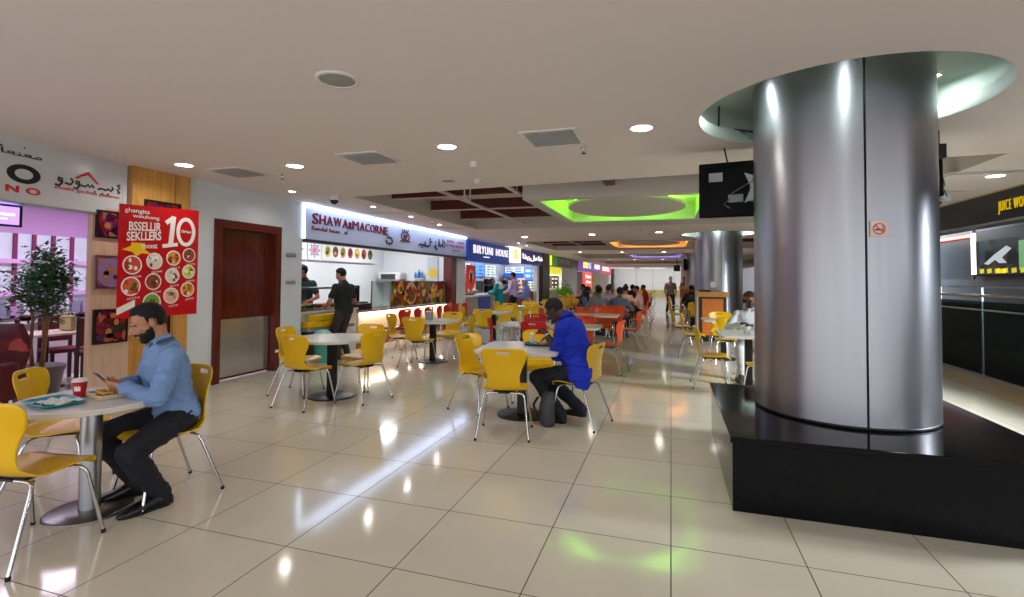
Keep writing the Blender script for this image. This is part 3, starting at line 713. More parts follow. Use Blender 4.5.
# armchair, floral maroon
t = thing('armchair', 'maroon armchair with pale floral pattern at the left edge', 'armchair', (-6.95, 3.25, 0), math.radians(200))
FL = food_mat('floral_maroon', [rgb(92, 12, 22), rgb(80, 8, 18), rgb(98, 14, 26), rgb(190, 80, 70), rgb(86, 10, 20), rgb(120, 30, 34)], 9, .7)
mb = MB(); mb.box(-.3, -.24, .2, .3, .3, .46, bev=.05); mb.build('seat', [FL], t, world=False)
mb = MB(); mb.loft([(Vector((0, -.3 - .05 * k, .3 + .17 * k)), (1, 0, 0), (0, 1, 0), w, .07) for k, w in enumerate((.28, .32, .34, .3, .16))], 0, 24, p=.7); mb.build('backrest', [FL], t, world=False)
for x in (-.34, .34):
    mb = MB(); mb.box(x - .05, -.26, .2, x + .05, .28, .6, bev=.04); mb.build('armrest', [MAROON], t, world=False)
for x in (-.27, .27):
    for y in (-.22, .24):
        mb = MB(); mb.lathe([(.018, 0), (.028, .2)], (x, y, 0), 12); mb.build('leg', [MATS['dark_stained_wood']], t, world=False)
# potted tree
TX, TY = -7.3, 4.12
t = thing('potted_tree', 'leafy potted ficus tree in a grey tub at the cafe entrance', 'potted tree', (TX, TY, 0))
mb = MB(); mb.lathe([(.17, 0), (.2, .02), (.25, .36), (.27, .4), (.27, .44), (.24, .44), (.23, .38), (.001, .38)], (0, 0, 0), 28); mb.build('tub', [mat('grey_tub', rgb(92, 92, 88), .5, var=.1)], t, world=False)
mb = MB(); mb.lathe([(.232, .37), (.1, .4), (.001, .41)], (0, 0, 0), 24); mb.build('soil', [mat('dark_soil', rgb(40, 30, 22), .9, var=.4, nscale=60)], t, world=False)
mb = MB()
random.seed(11)
for (dx, dy, top) in ((.03, .02, 1.25), (-.04, -.02, 1.15), (0, .05, 1.35)):
    mb.tube([(dx, dy, .38), (dx * 2.2 + .01, dy * 1.4, .7), (dx * .6, dy * 2, 1.0), (dx * 2.4, dy * 1.5, top)], [.024, .02, .017, .012], 8)
tips = []
for i in range(26):
    a = random.uniform(0, 2 * PI); h0 = random.uniform(1.0, 1.5); R = random.uniform(.14, .36) * (1 - abs(h0 - 1.28) * .9); h1 = h0 + random.uniform(.05, .42)
    mb.tube([(0, 0, h0), (math.cos(a) * R * .5, math.sin(a) * R * .5, h0 + (h1 - h0) * .7), (math.cos(a) * R, math.sin(a) * R, h1)], [.008, .006, .003], 6)
    tips.append((math.cos(a) * R, math.sin(a) * R, h1, h0))
mb.build('trunk', [mat('pale_bark', rgb(140, 112, 78), .8, var=.25, nscale=40)], t, world=False)
mb = MB()
for i in range(1700):
    tx, ty, tz, h0 = random.choice(tips); k = random.uniform(.35, 1.12)
    p = Vector((tx * k, ty * k, h0 + (tz - h0) * k)) + Vector((random.gauss(0, .07), random.gauss(0, .07), random.gauss(0, .07)))
    if p.z < .9: p.z = .9 + random.uniform(0, .3)
    L = random.uniform(.06, .1); w = L * .24
    E_ = Matrix.Rotation(random.uniform(0, 2 * PI), 4, 'Z') @ Matrix.Rotation(random.uniform(-.3, 1.1), 4, 'X') @ Matrix.Rotation(random.uniform(-.6, .6), 4, 'Y')
    mb.add([(0, 0, 0), (w, L * .45, .006), (0, L * .5, -.004), (-w, L * .45, .006), (0, L, -.012)], [(0, 1, 2), (0, 2, 3), (1, 4, 2), (2, 4, 3)], 0, True, Matrix.Translation(p) @ E_)
mb.build('foliage', [mat('ficus_leaf', rgb(52, 100, 58), .38, var=.45, nscale=9)], t, world=False)

# ================================================================ kebab shop
t = thing('shop_sign', 'long silver kebab shop sign with red serif lettering and glowing blue edge', 'shop sign', (XW, 11.0, 2.19))
SILV = mat('silver_sign_panel', rgb(204, 210, 230), .3, .1, var=.07, nscale=1.2)
mb = MB(); mb.box(XW - .04, 7.4, 2.21, XW + .02, 14.78, 2.79); mb.build('sign_board', [SILV], t)
mb = MB(); mb.box(XW - .1, 7.36, 2.16, XW + .05, 14.78, 2.215, bev=.004); mb.build('lower_rail', [mat('dark_rail', rgb(74, 74, 80), .35, .6, var=.05)], t)
mb = MB(); mb.box(XW - .0, 7.4, 2.795, XW + .045, 14.78, 2.825); mb.box(XW + .0, 7.365, 2.22, XW + .03, 7.395, 2.82); mb.build('led_edge', [COOL], t)
for k in range(1):
    l = bpy.data.lights.new('sign_edge_light', 'AREA'); l.shape = 'RECTANGLE'; l.size = 7.2; l.size_y = .3; l.energy = 16; l.color = (.5, .66, 1.0)
    o = bpy.data.objects.new('sign_edge_light', l); COL.objects.link(o); o.location = (XW + .2, 11.08, 2.83); o.rotation_euler = (0, 0, PI / 2)
FK = frame_left(XW + .02, 0, 0)
mb = MB()
xs = 7.58
for word, w, hh in (('S', .19, .2), ('H', .2, .17), ('A', .2, .17), ('W', .27, .17), ('A', .19, .17), ('R', .12, .13), ('M', .25, .17), ('A', .19, .17), ('C', .18, .17), ('O', .19, .17), ('R', .18, .17), ('N', .19, .17), ('E', .15, .17)):
    text_mb(mb, word, w * .85, hh, FK @ Matrix.Translation((xs, 2.52 if hh < .2 else 2.505, 0)), 0, depth=.02, bold=.0)
    # serifs
    if word in 'HARMNE':
        for xx in (xs + .01, xs + w * .78): mb.box(xx - .025, 2.52, .0, xx + .035, 2.532, .02, 0, FK)
    xs += w * 1.03
DRL = mat('dark_red_letter', rgb(126, 14, 40), .35, var=.03); RSL = mat('rose_letter', rgb(190, 80, 110), .4, var=.03)
mb.build('shop_name', [DRL], t); mb = MB()
text_mb(mb, 'Sandal baan . al', 1.05, .075, FK @ Matrix.Translation((7.57, 2.39, 0)), 0, depth=.012)
mb.build('tagline', [DRL], t); mb = MB()
text_mb(mb, 'SAN . CEPI', 1.2, .08, FK @ Matrix.Translation((13.35, 2.585, 0)), 1, depth=.012)
text_mb(mb, 'STEGREM', 1.25, .09, FK @ Matrix.Translation((13.3, 2.46, 0)), 1, depth=.012)
text_mb(mb, 'enoed', .5, .045, FK @ Matrix.Translation((13.7, 2.36, 0)), 1, depth=.012)
mb.build('rose_lettering', [DRL, RSL], t)
mb = MB()
for pts in ([(10.06, 2.4), (10.1, 2.33), (10.25, 2.32), (10.34, 2.37), (10.3, 2.45), (10.15, 2.47), (10.1, 2.44)],
            [(11.6, 2.38), (11.75, 2.42), (11.9, 2.4), (12.0, 2.46), (11.95, 2.5)], [(11.85, 2.4), (12.15, 2.39), (12.25, 2.42), (12.27, 2.62)],
            [(12.5, 2.38), (12.6, 2.45), (12.62, 2.37), (12.7, 2.34)], [(12.75, 2.42), (12.8, 2.62), (12.86, 2.42)], [(12.9, 2.42), (12.98, 2.5), (13.05, 2.42), (13.06, 2.64)], [(13.14, 2.42), (13.2, 2.52), (13.14, 2.6)]):
    ribbon(mb, pts, .045, FK, 0, .0, .015)
for p in ((11.8, 2.34), (12.6, 2.54), (12.35, 2.52)): disc(mb, p, .03, .022, FK, 0, 0, d=.015)
mb.build('arabic_lettering', [mat('slate_letter', rgb(52, 56, 72), .4, var=.03)], t)
mb = MB(); rring(mb, (10.93, 2.55), .21, .12, .035, FK, 0, 0, d=.015)
mb.prism([(10.82, 2.58), (10.88, 2.61), (10.93, 2.57), (10.98, 2.61), (11.04, 2.58), (11.0, 2.5), (10.93, 2.46), (10.86, 2.5)], 0, .015, 1, FK)
mb.prism([(10.66, 2.43), (10.8, 2.46), (11.06, 2.46), (11.2, 2.43), (11.06, 2.42), (10.8, 2.42)], 0, .016, 1, FK)
for dx in (-.12, -.04, .04, .12): ribbon(mb, [(10.93 + dx, 2.66), (10.93 + dx * 1.2, 2.71)], .03, FK, 0, 0, .015)
mb.build('round_emblem', [MATS['slate_letter'], MATS['dark_red_letter']], t)
SHOPW = mat('shop_white_wall', rgb(226, 230, 234), .5, var=.02)
mb = MB(); mb.box(-8.95, 7.2, 0, -8.8, 14.3, ZC); mb.box(-8.8, 14.2, 0, -6.38, 14.3, ZC); mb.box(-8.8, 7.2, 0, -6.38, 7.34, ZC)
struct(mb, 'wall_kebab_shop', [SHOPW])
for y in (8.4, 10.4, 12.6):
    l = bpy.data.lights.new('shop_panel_light', 'AREA'); l.shape = 'SQUARE'; l.size = .55; l.energy = 19; l.color = (.93, .97, 1.0)
    o = bpy.data.objects.new('shop_panel_light', l); COL.objects.link(o); o.location = (-7.6, y, 2.82)
    mb = MB(); mb.box(-7.9, y - .3, 2.83, -7.3, y + .3, ZC + .01)
    tag(mb.build('panel_light', [emis('shop_panel', (.93, .97, 1.0), 4)], origin=(-7.6, y, 2.83)), 'square white panel light inside the kebab shop ceiling', 'panel light', 'kebab shop panel lights')
mb = MB(); mb.box(-6.5, 13.8, 0, -6.22, 14.13, 2.19, bev=.005); struct(mb, 'trim_2', [FRAMEW], label='red-brown timber post at the right end of the kebab shop')
FX = -8.79
def menu_board(y0, y1, label, kind):
    t = thing('menu_board', label, 'menu board', (FX, (y0 + y1) / 2, 2.0), 0, 'kebab shop menu boards')
    mb = MB(); mb.box(FX, y0, 1.98, FX + .03, y1, 2.46, bev=.004); mb.build('board_panel', [mat('menu_white', rgb(232, 232, 232), .3, var=.02)], t)
    mb = MB()
    for a, b, c, d in ((y0, 1.965, y1, 1.985), (y0, 2.455, y1, 2.475)): mb.box(FX, a, b, FX + .035, c, d)
    mb.build('board_frame', [ALU], t)
    mb = MB(); F = frame_left(FX + .031, 0, 0)
    if kind == 'row':
        for i in range(7):
            y = y0 + .22 + i * (y1 - y0 - .44) / 6; c = (1, 2, 3, 4, 3, 2, 2)[i]
            disc(mb, (y, 2.24), .12, .15, F, c, 0); disc(mb, (y + .01, 2.27), .07, .08, F, (5, 6, 5, 6, 1, 4, 6)[i], .003); disc(mb, (y - .02, 2.2), .06, .05, F, (6, 3, 6, 6, 5, 6, 5)[i], .004)
    else:
        y = (y0 + y1) / 2; c = 0 if kind == 'seal' else 1
        rring(mb, (y, 2.24), .15, .14, .03, F, 7 if c == 0 else 1); disc(mb, (y, 2.24), .09, .09, F, 8 if c == 0 else 3, 0)
        for i in range(8): disc(mb, (y + .19 * math.cos(i * PI / 4), 2.24 + .17 * math.sin(i * PI / 4)), .025, .025, F, 7 if c == 0 else 5)
    mb.build('food_print', [WHITEINK, mat('p_lime', rgb(204, 196, 60), .4, var=.2, nscale=40), mat('p_brown', rgb(120, 60, 36), .4, var=.3, nscale=40), mat('p_tan', rgb(206, 140, 66), .4, var=.2, nscale=40), mat('p_red', rgb(204, 34, 44), .4, var=.2, nscale=40),
        mat('p_green', rgb(90, 130, 50), .4, var=.2, nscale=40), mat('p_dark', rgb(70, 40, 40), .4, var=.2, nscale=40), mat('p_violet', rgb(130, 120, 190), .4, var=.1), mat('p_rose', rgb(220, 120, 130), .4, var=.1)], t)
menu_board(9.9, 10.56, 'narrow menu board partly hidden at the left end of the row', 'one')
menu_board(10.62, 11.1, 'narrow white menu board with a round violet seal', 'seal')
menu_board(11.16, 13.6, 'wide white menu board with seven dishes in a row', 'row')
# serving counter with glass
t = thing('serving_counter', 'white serving counter with glass top rail where the dark-shirted customer stands', 'counter', (-6.65, 8.3, 0))
mb = MB(); mb.box(-7.0, 7.42, 0, -6.4, 9.3, .86, bev=.006); mb.build('counter_body', [mat('counter_white', rgb(206, 202, 196), .35, var=.03)], t)
mb = MB(); mb.box(-6.398, 7.62, .08, -6.385, 8.9, .72); mb.build('front_panel', [mat('dark_grey_panel', rgb(70, 66, 62), .4, .4, var=.1)], t)  # dark grey panel on the counter front
mb = MB(); mb.box(-7.02, 7.4, .86, -6.36, 9.32, .9, bev=.004); mb.build('counter_top', [mat('counter_stone', rgb(210, 196, 176), .2, var=.06)], t)
mb = MB(); mb.box(-6.45, 7.42, .9, -6.44, 9.3, 1.32); mb.build('glass_guard', [GLASS], t)
mb = MB(); mb.box(-6.5, 7.38, 1.31, -6.38, 9.3, 1.35, bev=.006); mb.build('top_rail', [mat('rail_grey', rgb(90, 88, 88), .3, .7, var=.05)], t)
random.seed(9)
names = ('first', 'second', 'third', 'fourth', 'fifth', 'sixth', 'seventh', 'eighth')
for i in range(8):
    y = 7.55 + i * .22; h = random.uniform(.09, .15)
    mb = MB(); mb.box(-.14, -.09, 0, .14, .09, .05, bev=.008); mb.box(-.13, -.08, .05, .13, .08, .06 + h * .3, 1)
    for q in range(9): mb.ell((random.uniform(-.1, .1), random.uniform(-.06, .06), .06 + h * .35), (.035, .03, .025), 1, 8, 6)
    tag(mb.build('food_pan', [ALU, mat('pan_food_' + str(i % 4), (rgb(206, 60, 30), rgb(220, 190, 120), rgb(90, 120, 50), rgb(150, 80, 40))[i % 4], .5, var=.3, nscale=40)], at=(-6.65, y, .902)), '%s steel food pan behind the serving glass, counted from the door end' % names[i], 'food pan', 'food pans on the serving counter')
for i, (y, z) in enumerate(((7.7, 0), (8.1, 0), (8.5, 0), (7.9, .115), (8.3, .115))):
    mb = MB(); mb.box(-.06, -.19, 0, .14, .19, .1, bev=.01); mb.box(-.05, -.18, .098, .13, .18, .108, 1)
    tag(mb.build('takeaway_box', [YEL, mat('box_lid_yellow', rgb(240, 204, 40), .4, var=.03)], at=(-6.28, y, .62 + z)), 'yellow takeaway box on the front ledge, ' + ('left in the lower row', 'middle in the lower row', 'right in the lower row', 'left in the upper row', 'right in the upper row')[i], 'box', 'yellow boxes on the counter ledge')
mb = MB(); mb.box(-6.384, 7.45, .56, -6.1, 8.8, .618, bev=.004); tag(mb.build('tray_ledge', [ALU], origin=(-6.24, 8.1, .56)), 'steel tray ledge along the front of the serving counter', 'ledge')
# till / grill
t = thing('cash_register', 'black cash register on the shop counter behind the customer', 'cash register', (-6.75, 9.75, .82))
mb = MB(); mb.box(-7.0, 9.5, .82, -6.5, 10.0, .96, bev=.01); mb.build('drawer_base', [BLACK], t)
mb = MB(); mb.box(-6.85, 9.55, .96, -6.79, 9.98, 1.36, bev=.01); mb.build('register_screen', [mat('dark_screen', rgb(26, 30, 40), .15, var=.05)], t)
mb = MB(); mb.box(-6.74, 9.6, .96, -6.55, 9.95, 1.0, bev=.006); mb.build('keypad', [mat('keypad_grey', rgb(60, 60, 66), .5, var=.3, nscale=60)], t)
# long counter with the food print
t = thing('food_counter', 'long counter with warm light strip under a food-print glass screen', 'counter', (-6.65, 11.7, 0))
mb = MB(); mb.box(-7.0, 9.4, .3, -6.42, 13.79, .76); mb.build('counter_body', [mat('counter_cream_warm', rgb(224, 212, 190), .4, var=.03)], t)
mb = MB(); mb.box(-6.98, 9.4, 0, -6.45, 13.79, .3); mb.build('plinth_panel', [wood_mat('plinth_wood', rgb(120, 76, 44), rgb(150, 100, 62), 1, .4)], t)
mb = MB(); mb.box(-7.02, 9.38, .78, -6.34, 13.79, .82, bev=.004); mb.build('counter_top', [mat('top_taupe', rgb(120, 108, 98), .3, var=.06)], t)
mb = MB(); mb.box(-6.41, 9.4, .765, -6.39, 13.79, .779); mb.build('light_strip', [WARM], t)
for k in range(4):
    l = bpy.data.lights.new('counter_strip_light', 'AREA'); l.shape = 'RECTANGLE'; l.size = 1.0; l.size_y = .03; l.energy = 3.5; l.color = (1, .82, .6)
    o = bpy.data.objects.new('counter_strip_light', l); COL.objects.link(o); o.location = (-6.37, 9.95 + k * 1.1, .765); o.rotation_euler = (0, 0, PI / 2)
SAL = food_mat('salad_print', [rgb(96, 130, 40), rgb(150, 60, 30), rgb(60, 100, 36), rgb(214, 150, 40), rgb(170, 40, 36), rgb(120, 150, 60), rgb(90, 60, 36), rgb(200, 190, 120)], 5, .15)
t = thing('food_print_screen', 'glass screen printed with salads and orange slices above the long counter', 'sneeze guard', (-6.45, 12.0, .82))
mb = MB(); mb.box(-6.47, 10.75, .83, -6.45, 13.78, 1.46); mb.build('printed_glass', [SAL], t)
F = frame_left(-6.449, 0, 0); mb = MB()
for (y, z, r, ks) in ((13.0, 1.12, .2, (0, 1, 0)), (13.55, 1.1, .14, (0, 1, 0)), (11.75, 1.14, .29, (2, 3, 4)), (12.4, 1.16, .2, (5, 4, 2)), (11.2, 1.28, .13, (1, 0, 4)), (11.15, 1.0, .15, (4, 5, 3))):
    for q, kk in enumerate(ks): disc(mb, (y + .02 * q, z - .01 * q), r * (1 - .27 * q), r * (1 - .27 * q), F, kk, .002 * q, d=.002)
for i in range(40):
    y = random.uniform(10.85, 13.7); z = random.uniform(.9, 1.4); disc(mb, (y, z), random.uniform(.04, .1), random.uniform(.04, .09), F, random.choice((2, 4, 5, 3, 1)), .006, 10, .001)
mb.build('dish_print', [mat('pr_orange', rgb(232, 160, 20), .2, var=.15, nscale=30), mat('pr_yellow', rgb(240, 200, 90), .2, var=.15, nscale=30), mat('pr_cream', rgb(214, 196, 150), .2, var=.2, nscale=30), mat('pr_brown', rgb(120, 52, 26), .2, var=.4, nscale=40), mat('pr_leaf', rgb(70, 110, 36), .2, var=.4, nscale=40), mat('pr_tomato', rgb(186, 44, 30), .2, var=.3, nscale=40)], t)
mb = MB(); mb.box(-6.47, 9.95, .83, -6.455, 10.74, 1.46); mb.build('clear_glass_pane', [mat('teal_tint_glass', rgb(205, 220, 216), .05, trans=.95, ior=1.05, var=0)], t)
mb = MB()
for y in (9.94, 10.735, 12.75, 13.77): mb.box(-6.475, y, .82, -6.44, y + .02, 1.47)
mb.build('screen_post', [ALU], t)
# things on the long counter / back wall
t = thing('kitchen_appliance', 'white rounded appliance standing behind the food-print screen', 'appliance', (-8.4, 14.0, 1.41))
mb = MB(); mb.box(-8.72, 13.75, 1.46, -7.95, 14.18, 1.72, bev=.05); mb.build('appliance_body', [WTOP], t)
mb = MB(); mb.box(-8.6, 13.74, 1.5, -8.1, 13.75, 1.66); mb.build('appliance_door', [mat('smoked_dark', rgb(60, 60, 64), .2, var=.1)], t)
mb = MB(); mb.box(-8.78, 13.72, 1.41, -7.85, 14.2, 1.46); mb.build('wall_bracket', [ALU], t)
t = thing('notice_board', 'pale grey notice with a yellow sun on the white wall inside the kebab shop', 'notice', (FX, 16, 1.6))
t.location = (-7.0, 14.19, 1.5)
F = frame_left(-6.6, 0, 0)
mb = MB(); mb.box(-7.22, 14.17, 1.35, -6.86, 14.2, 2.2, bev=.004); mb.build('notice_panel', [mat('notice_grey', rgb(200, 208, 214), .4, var=.02)], t)
mb = MB(); Fn = Matrix(((1, 0, 0, -7.04), (0, 0, -1, 14.169), (0, 1, 0, 0), (0, 0, 0, 1))); disc(mb, (0, 1.7), .12, .12, Fn, 0)
for i in range(10): disc(mb, (.14 * math.cos(i * PI / 5), 1.7 + .14 * math.sin(i * PI / 5)), .03, .03, Fn, 0)
mb.build('yellow_sun', [mat('sun_yellow', rgb(240, 200, 50), .4, var=.05)], t)
for i, (y, h) in enumerate(((-7.58, .2), (-7.46, .28), (-7.35, .2))):
    mb = MB(); mb.lathe([(.035, 0), (.038, .02), (.038, h * .6), (.014, h * .8), (.014, h), (.001, h)], (0, 0, 0), 16)
    tag(mb.build('bottle', [mat('blue_bottle', rgb(60, 130, 200), .2, var=.05)], at=(y, 14.08, 1.541)), 'blue bottle on the kebab shop wall shelf, ' + ('left of three', 'tall middle of three', 'right of three')[i], 'bottle', 'blue bottles on the shelf')
mb = MB(); mb.box(-7.68, 13.98, 1.51, -7.26, 14.2, 1.54); tag(mb.build('wall_shelf', [WTOP], origin=(-7.47, 14.1, 1.51)), 'small white wall shelf carrying blue bottles', 'shelf')
# teal bin
t = thing('waste_bin', 'teal waste bin beside the dark-shirted customer', 'bin', (-6.02, 7.72, 0))
mb = MB(); mb.lathe([(.13, 0), (.15, .45), (.16, .46), (.16, .5)], (0, 0, 0), 20, sy=.8); mb.build('bin_body', [mat('teal_bin', rgb(70, 150, 130), .45, var=.08)], t, world=False)
mb = MB(); mb.lathe([(.165, .5), (.16, .54), (.1, .58), (.001, .59)], (0, 0, 0), 20, sy=.8); mb.build('bin_lid', [mat('teal_bin_lid', rgb(150, 206, 190), .4, var=.05)], t, world=False)

# ================================================================ blue rice shop
BLUE = mat('sign_blue', rgb(22, 66, 160), .3, emit=rgb(20, 60, 160), estr=.15, var=.03)
BLUED = mat('sign_blue_dark', rgb(36, 40, 120), .3, emit=rgb(30, 34, 120), estr=.15, var=.03)
GLOWW = emis('sign_letter_white', (1, .9, .9), .75); GLOWR = emis('sign_letter_red', (1, .25, .18), 1.6)
F = frame_left(XW + .06, 0, 0)
t = thing('shop_sign', 'blue illuminated rice shop sign with white letters and white logo box', 'shop sign', (XW, 20, 2.1))
mb = MB(); mb.box(XW - .15, 14.8, 2.1, XW + .06, 19.12, 2.8, bev=.01); mb.build('sign_box', [BLUE], t)
mb = MB(); mb.box(XW - .15, 20.68, 2.2, XW + .06, 25.2, 2.84, bev=.01); mb.build('sign_box', [BLUED], t)
mb = MB(); mb.box(XW - .12, 19.12, 2.22, XW + .09, 20.66, 2.86, bev=.01); mb.build('logo_box', [emis('logo_white', (1, .95, .86), .8)], t)
mb = MB(); text_mb(mb, 'BIRYUNI', 1.85, .27, F @ Matrix.Translation((15.3, 2.38, 0)), 0, .02, -.012, sp=1.22); mb.build('name_word', [GLOWW], t); mb = MB(); text_mb(mb, 'HOUSE', 1.45, .26, F @ Matrix.Translation((17.5, 2.39, 0)), 0, .02, -.012, sp=1.22)
mb.build('name_word', [GLOWW], t); mb = MB(); text_mb(mb, 'cooked', .6, .05, F @ Matrix.Translation((16.2, 2.27, 0)), 0, .01)
mb.build('tagline', [GLOWW], t); mb = MB(); text_mb(mb, '\ufe8e\ufee7\ufeec\ufede\ufecb\ufe8e\ufed4', 3.7, .3, F @ Matrix.Translation((21.0, 2.36, 0)), 0, .02, .03)
mb.build('arabic_name', [GLOWW], t)
mb = MB(); F2 = frame_left(XW + .09, 0, 0); rring(mb, (19.9, 2.55), .45, .2, .1, F2, 0); disc(mb, (19.9, 2.55), .2, .09, F2, 0)
mb.build('logo_mark', [mat('gold_logo', rgb(236, 206, 110), .4, emit=rgb(236, 206, 110), estr=.6, var=0)], t)
mb = MB(); mb.box(-8.5, 14.4, 0, -8.35, 25.3, ZC); mb.box(-8.35, 14.3, 0, -6.4, 14.42, ZC); mb.box(-8.35, 25.2, 0, -6.2, 25.3, ZC)
struct(mb, 'wall_rice_shop', [mat('rice_shop_wall', rgb(150, 154, 170), .5, var=.05)])
for y in (16.2, 18.8, 21.4, 24):
    l = bpy.data.lights.new('rice_shop_light', 'AREA'); l.size = .6; l.energy = 28; l.color = (.95, .97, 1)
    o = bpy.data.objects.new('rice_shop_light', l); COL.objects.link(o); o.location = (-7.3, y, 2.8)
mb = MB(); mb.box(-6.4, 24.5, 0, -6.1, 26.0, 2.84); struct(mb, 'trim_3', [mat('dark_post', rgb(44, 26, 24), .4, var=.1)], label='dark brown post right of the blue sign')
mb = MB(); mb.box(-6.38, 23.7, 0, -6.2, 24.1, 2.2); struct(mb, 'trim_4', [WHITE])
t = thing('serving_counter', 'rice shop counter with white top and blue front panel', 'counter', (-6.6, 16.2, 0))
mb = MB(); mb.box(-6.95, 14.85, 0, -6.35, 18.6, .92); mb.build('counter_body', [mat('counter_taupe', rgb(168, 158, 150), .4, var=.05)], t)
mb = MB(); mb.box(-6.35, 16.3, .02, -6.33, 17.5, .9); mb.build('blue_panel', [mat('counter_blue', rgb(20, 70, 180), .35, var=.03)], t)
mb = MB(); mb.box(-7.0, 14.84, .92, -6.28, 18.65, .98, bev=.005); mb.build('counter_top', [WTOP], t)
t = thing('serving_counter', 'dark red counter behind the lavender-shirted customer', 'counter', (-6.6, 21.2, 0))
mb = MB(); mb.box(-6.95, 18.8, 0, -6.35, 23.6, .95); mb.build('counter_body', [mat('counter_wine', rgb(112, 34, 44), .4, var=.08)], t)
mb = MB(); mb.box(-7.0, 18.78, .95, -6.28, 23.65, 1.0, bev=.005); mb.build('counter_top', [WTOP], t)
t = thing('hanging_banner', 'red shield-shaped banner hanging over the rice shop counter', 'banner', (-6.4, 15.72, 1.2))
F = frame_left(-6.4, 15.72, 0)
mb = MB(); mb.prism([(-.42, 2.0), (.42, 1.98), (.42, 1.45), (.2, 1.2), (0, 1.1), (-.25, 1.22), (-.42, 1.45)], 0, .015, 0, F); mb.build('banner_cloth', [mat('banner_red', rgb(214, 60, 36), .6, emit=rgb(214, 60, 36), estr=.15, var=.1)], t)
mb = MB(); disc(mb, (0, 1.65), .2, .2, F, 0, .015); disc(mb, (0, 1.55), .1, .16, F, 1, .018); disc(mb, (-.08, 1.7), .04, .05, F, 1, .018); disc(mb, (.08, 1.7), .04, .05, F, 1, .018); mb.build('banner_print', [WHITEINK, mat('banner_dark', rgb(90, 30, 24), .6, var=.1)], t)
mb = MB(); mb.tube([(-6.39, 15.4, 1.99), (-6.39, 15.4, ZC)], .006, 6); mb.tube([(-6.39, 16.05, 1.98), (-6.39, 16.05, ZC)], .006, 6); mb.build('banner_cord', [BLACK], t)
def board(y0, y1, z0, z1, x, label, c0, lines, name='menu_board', e=.5, grp='rice shop boards'):
    t = thing(name, label, 'menu board', (x, (y0 + y1) / 2, z0), 0, grp)
    mb = MB(); mb.box(x, y0, z0, x + .05, y1, z1, bev=.006); mb.build('board_panel', [mat('bd_' + name + str(int(y0 * 10)), c0, .35, emit=c0, estr=e, var=.08)], t)
    mb = MB(); F = frame_left(x + .05, 0, 0)
    for k in range(lines):
        for q in range(2):
            ya = y0 + (y1 - y0) * (.08 + .47 * q); z = z1 - (z1 - z0) * (k + .7) / (lines + .5); ribbon(mb, [(ya, z), (ya + (y1 - y0) * random.uniform(.2, .38), z)], (z1 - z0) * .35 / lines, F, 0, 0, .004)
    mb.build('board_print', [mat('print_slate', rgb(70, 80, 110), .5, var=.2)], t)
board(16.2, 17.4, 1.6, 2.14, -8.34, 'pale menu board on the rice shop wall beside the red banner', rgb(206, 214, 220), 5)
board(17.7, 20.3, 1.75, 2.2, -8.34, 'wide pale blue menu board over the rice shop staff', rgb(180, 200, 226), 3, 'menu_board', .7)
board(20.5, 22.0, 1.5, 2.2, -8.34, 'bright blue menu board right of the wide one', rgb(60, 120, 220), 4, 'menu_board', .7)
board(22.3, 23.6, 1.4, 2.2, -8.34, 'light board with rows of dishes beside the white post', rgb(190, 200, 210), 6, 'menu_board', .5)
for i, (y, z0, z1, c, lb) in enumerate(((15.0, 1.0, 1.5, rgb(40, 70, 66), 'dark green cooler at the left end of the rice shop'), (18.0, .98, 1.5, rgb(60, 60, 70), 'dark oven in the rice shop behind the teal gown'), (19.6, 1.0, 1.55, rgb(190, 190, 200), 'steel warmer in the rice shop left of the pot rack'))):
    t = thing('kitchen_appliance', lb, 'appliance', (-7.9, y, 0), 0, 'rice shop appliances')
    mb = MB(); mb.box(-8.3, y - .45, 0, -7.6, y + .55, z1, bev=.02); mb.build('appliance_body', [mat('appl' + str(i), c, .35, .3, var=.1)], t)
    mb = MB(); mb.box(-7.6, y - .35, z0, -7.58, y + .45, z1 - .1); mb.build('appliance_door', [MATS['dark_screen']], t)
    mb = MB(); mb.tube([(-7.55, y + .38, z0 + .05), (-7.55, y + .38, z1 - .15)], .012, 8); mb.build('handle', [CHROME], t)
mb = MB(); mb.lathe([(.1, 0), (.22, .05), (.26, .14), (.25, .14), (.2, .06)], (0, 0, 0), 24); mb.ell((0, 0, .12), (.22, .22, .12), 1)
tag(mb.build('rice_bowl', [ALU, mat('white_rice', rgb(226, 222, 206), .7, var=.1, nscale=60)], at=(-6.6, 16.25, .982)), 'large bowl heaped with white rice on the blue-fronted counter', 'bowl')
for i, y in enumerate((15.2, 15.5, 15.8)):
    mb = MB(); mb.lathe([(.07, 0), (.075, .02), (.075, .2), (.05, .25), (.05, .28), (.001, .28)], (0, 0, 0), 16)
    tag(mb.build('sauce_jar', [mat('sauce' + str(i), (rgb(150, 90, 40), rgb(70, 90, 60), rgb(170, 140, 90))[i], .3, var=.1)], at=(-6.6, y, .982)), ('brown', 'green', 'tan')[i] + ' sauce jar on the rice shop counter under the red banner', 'jar', 'sauce jars')

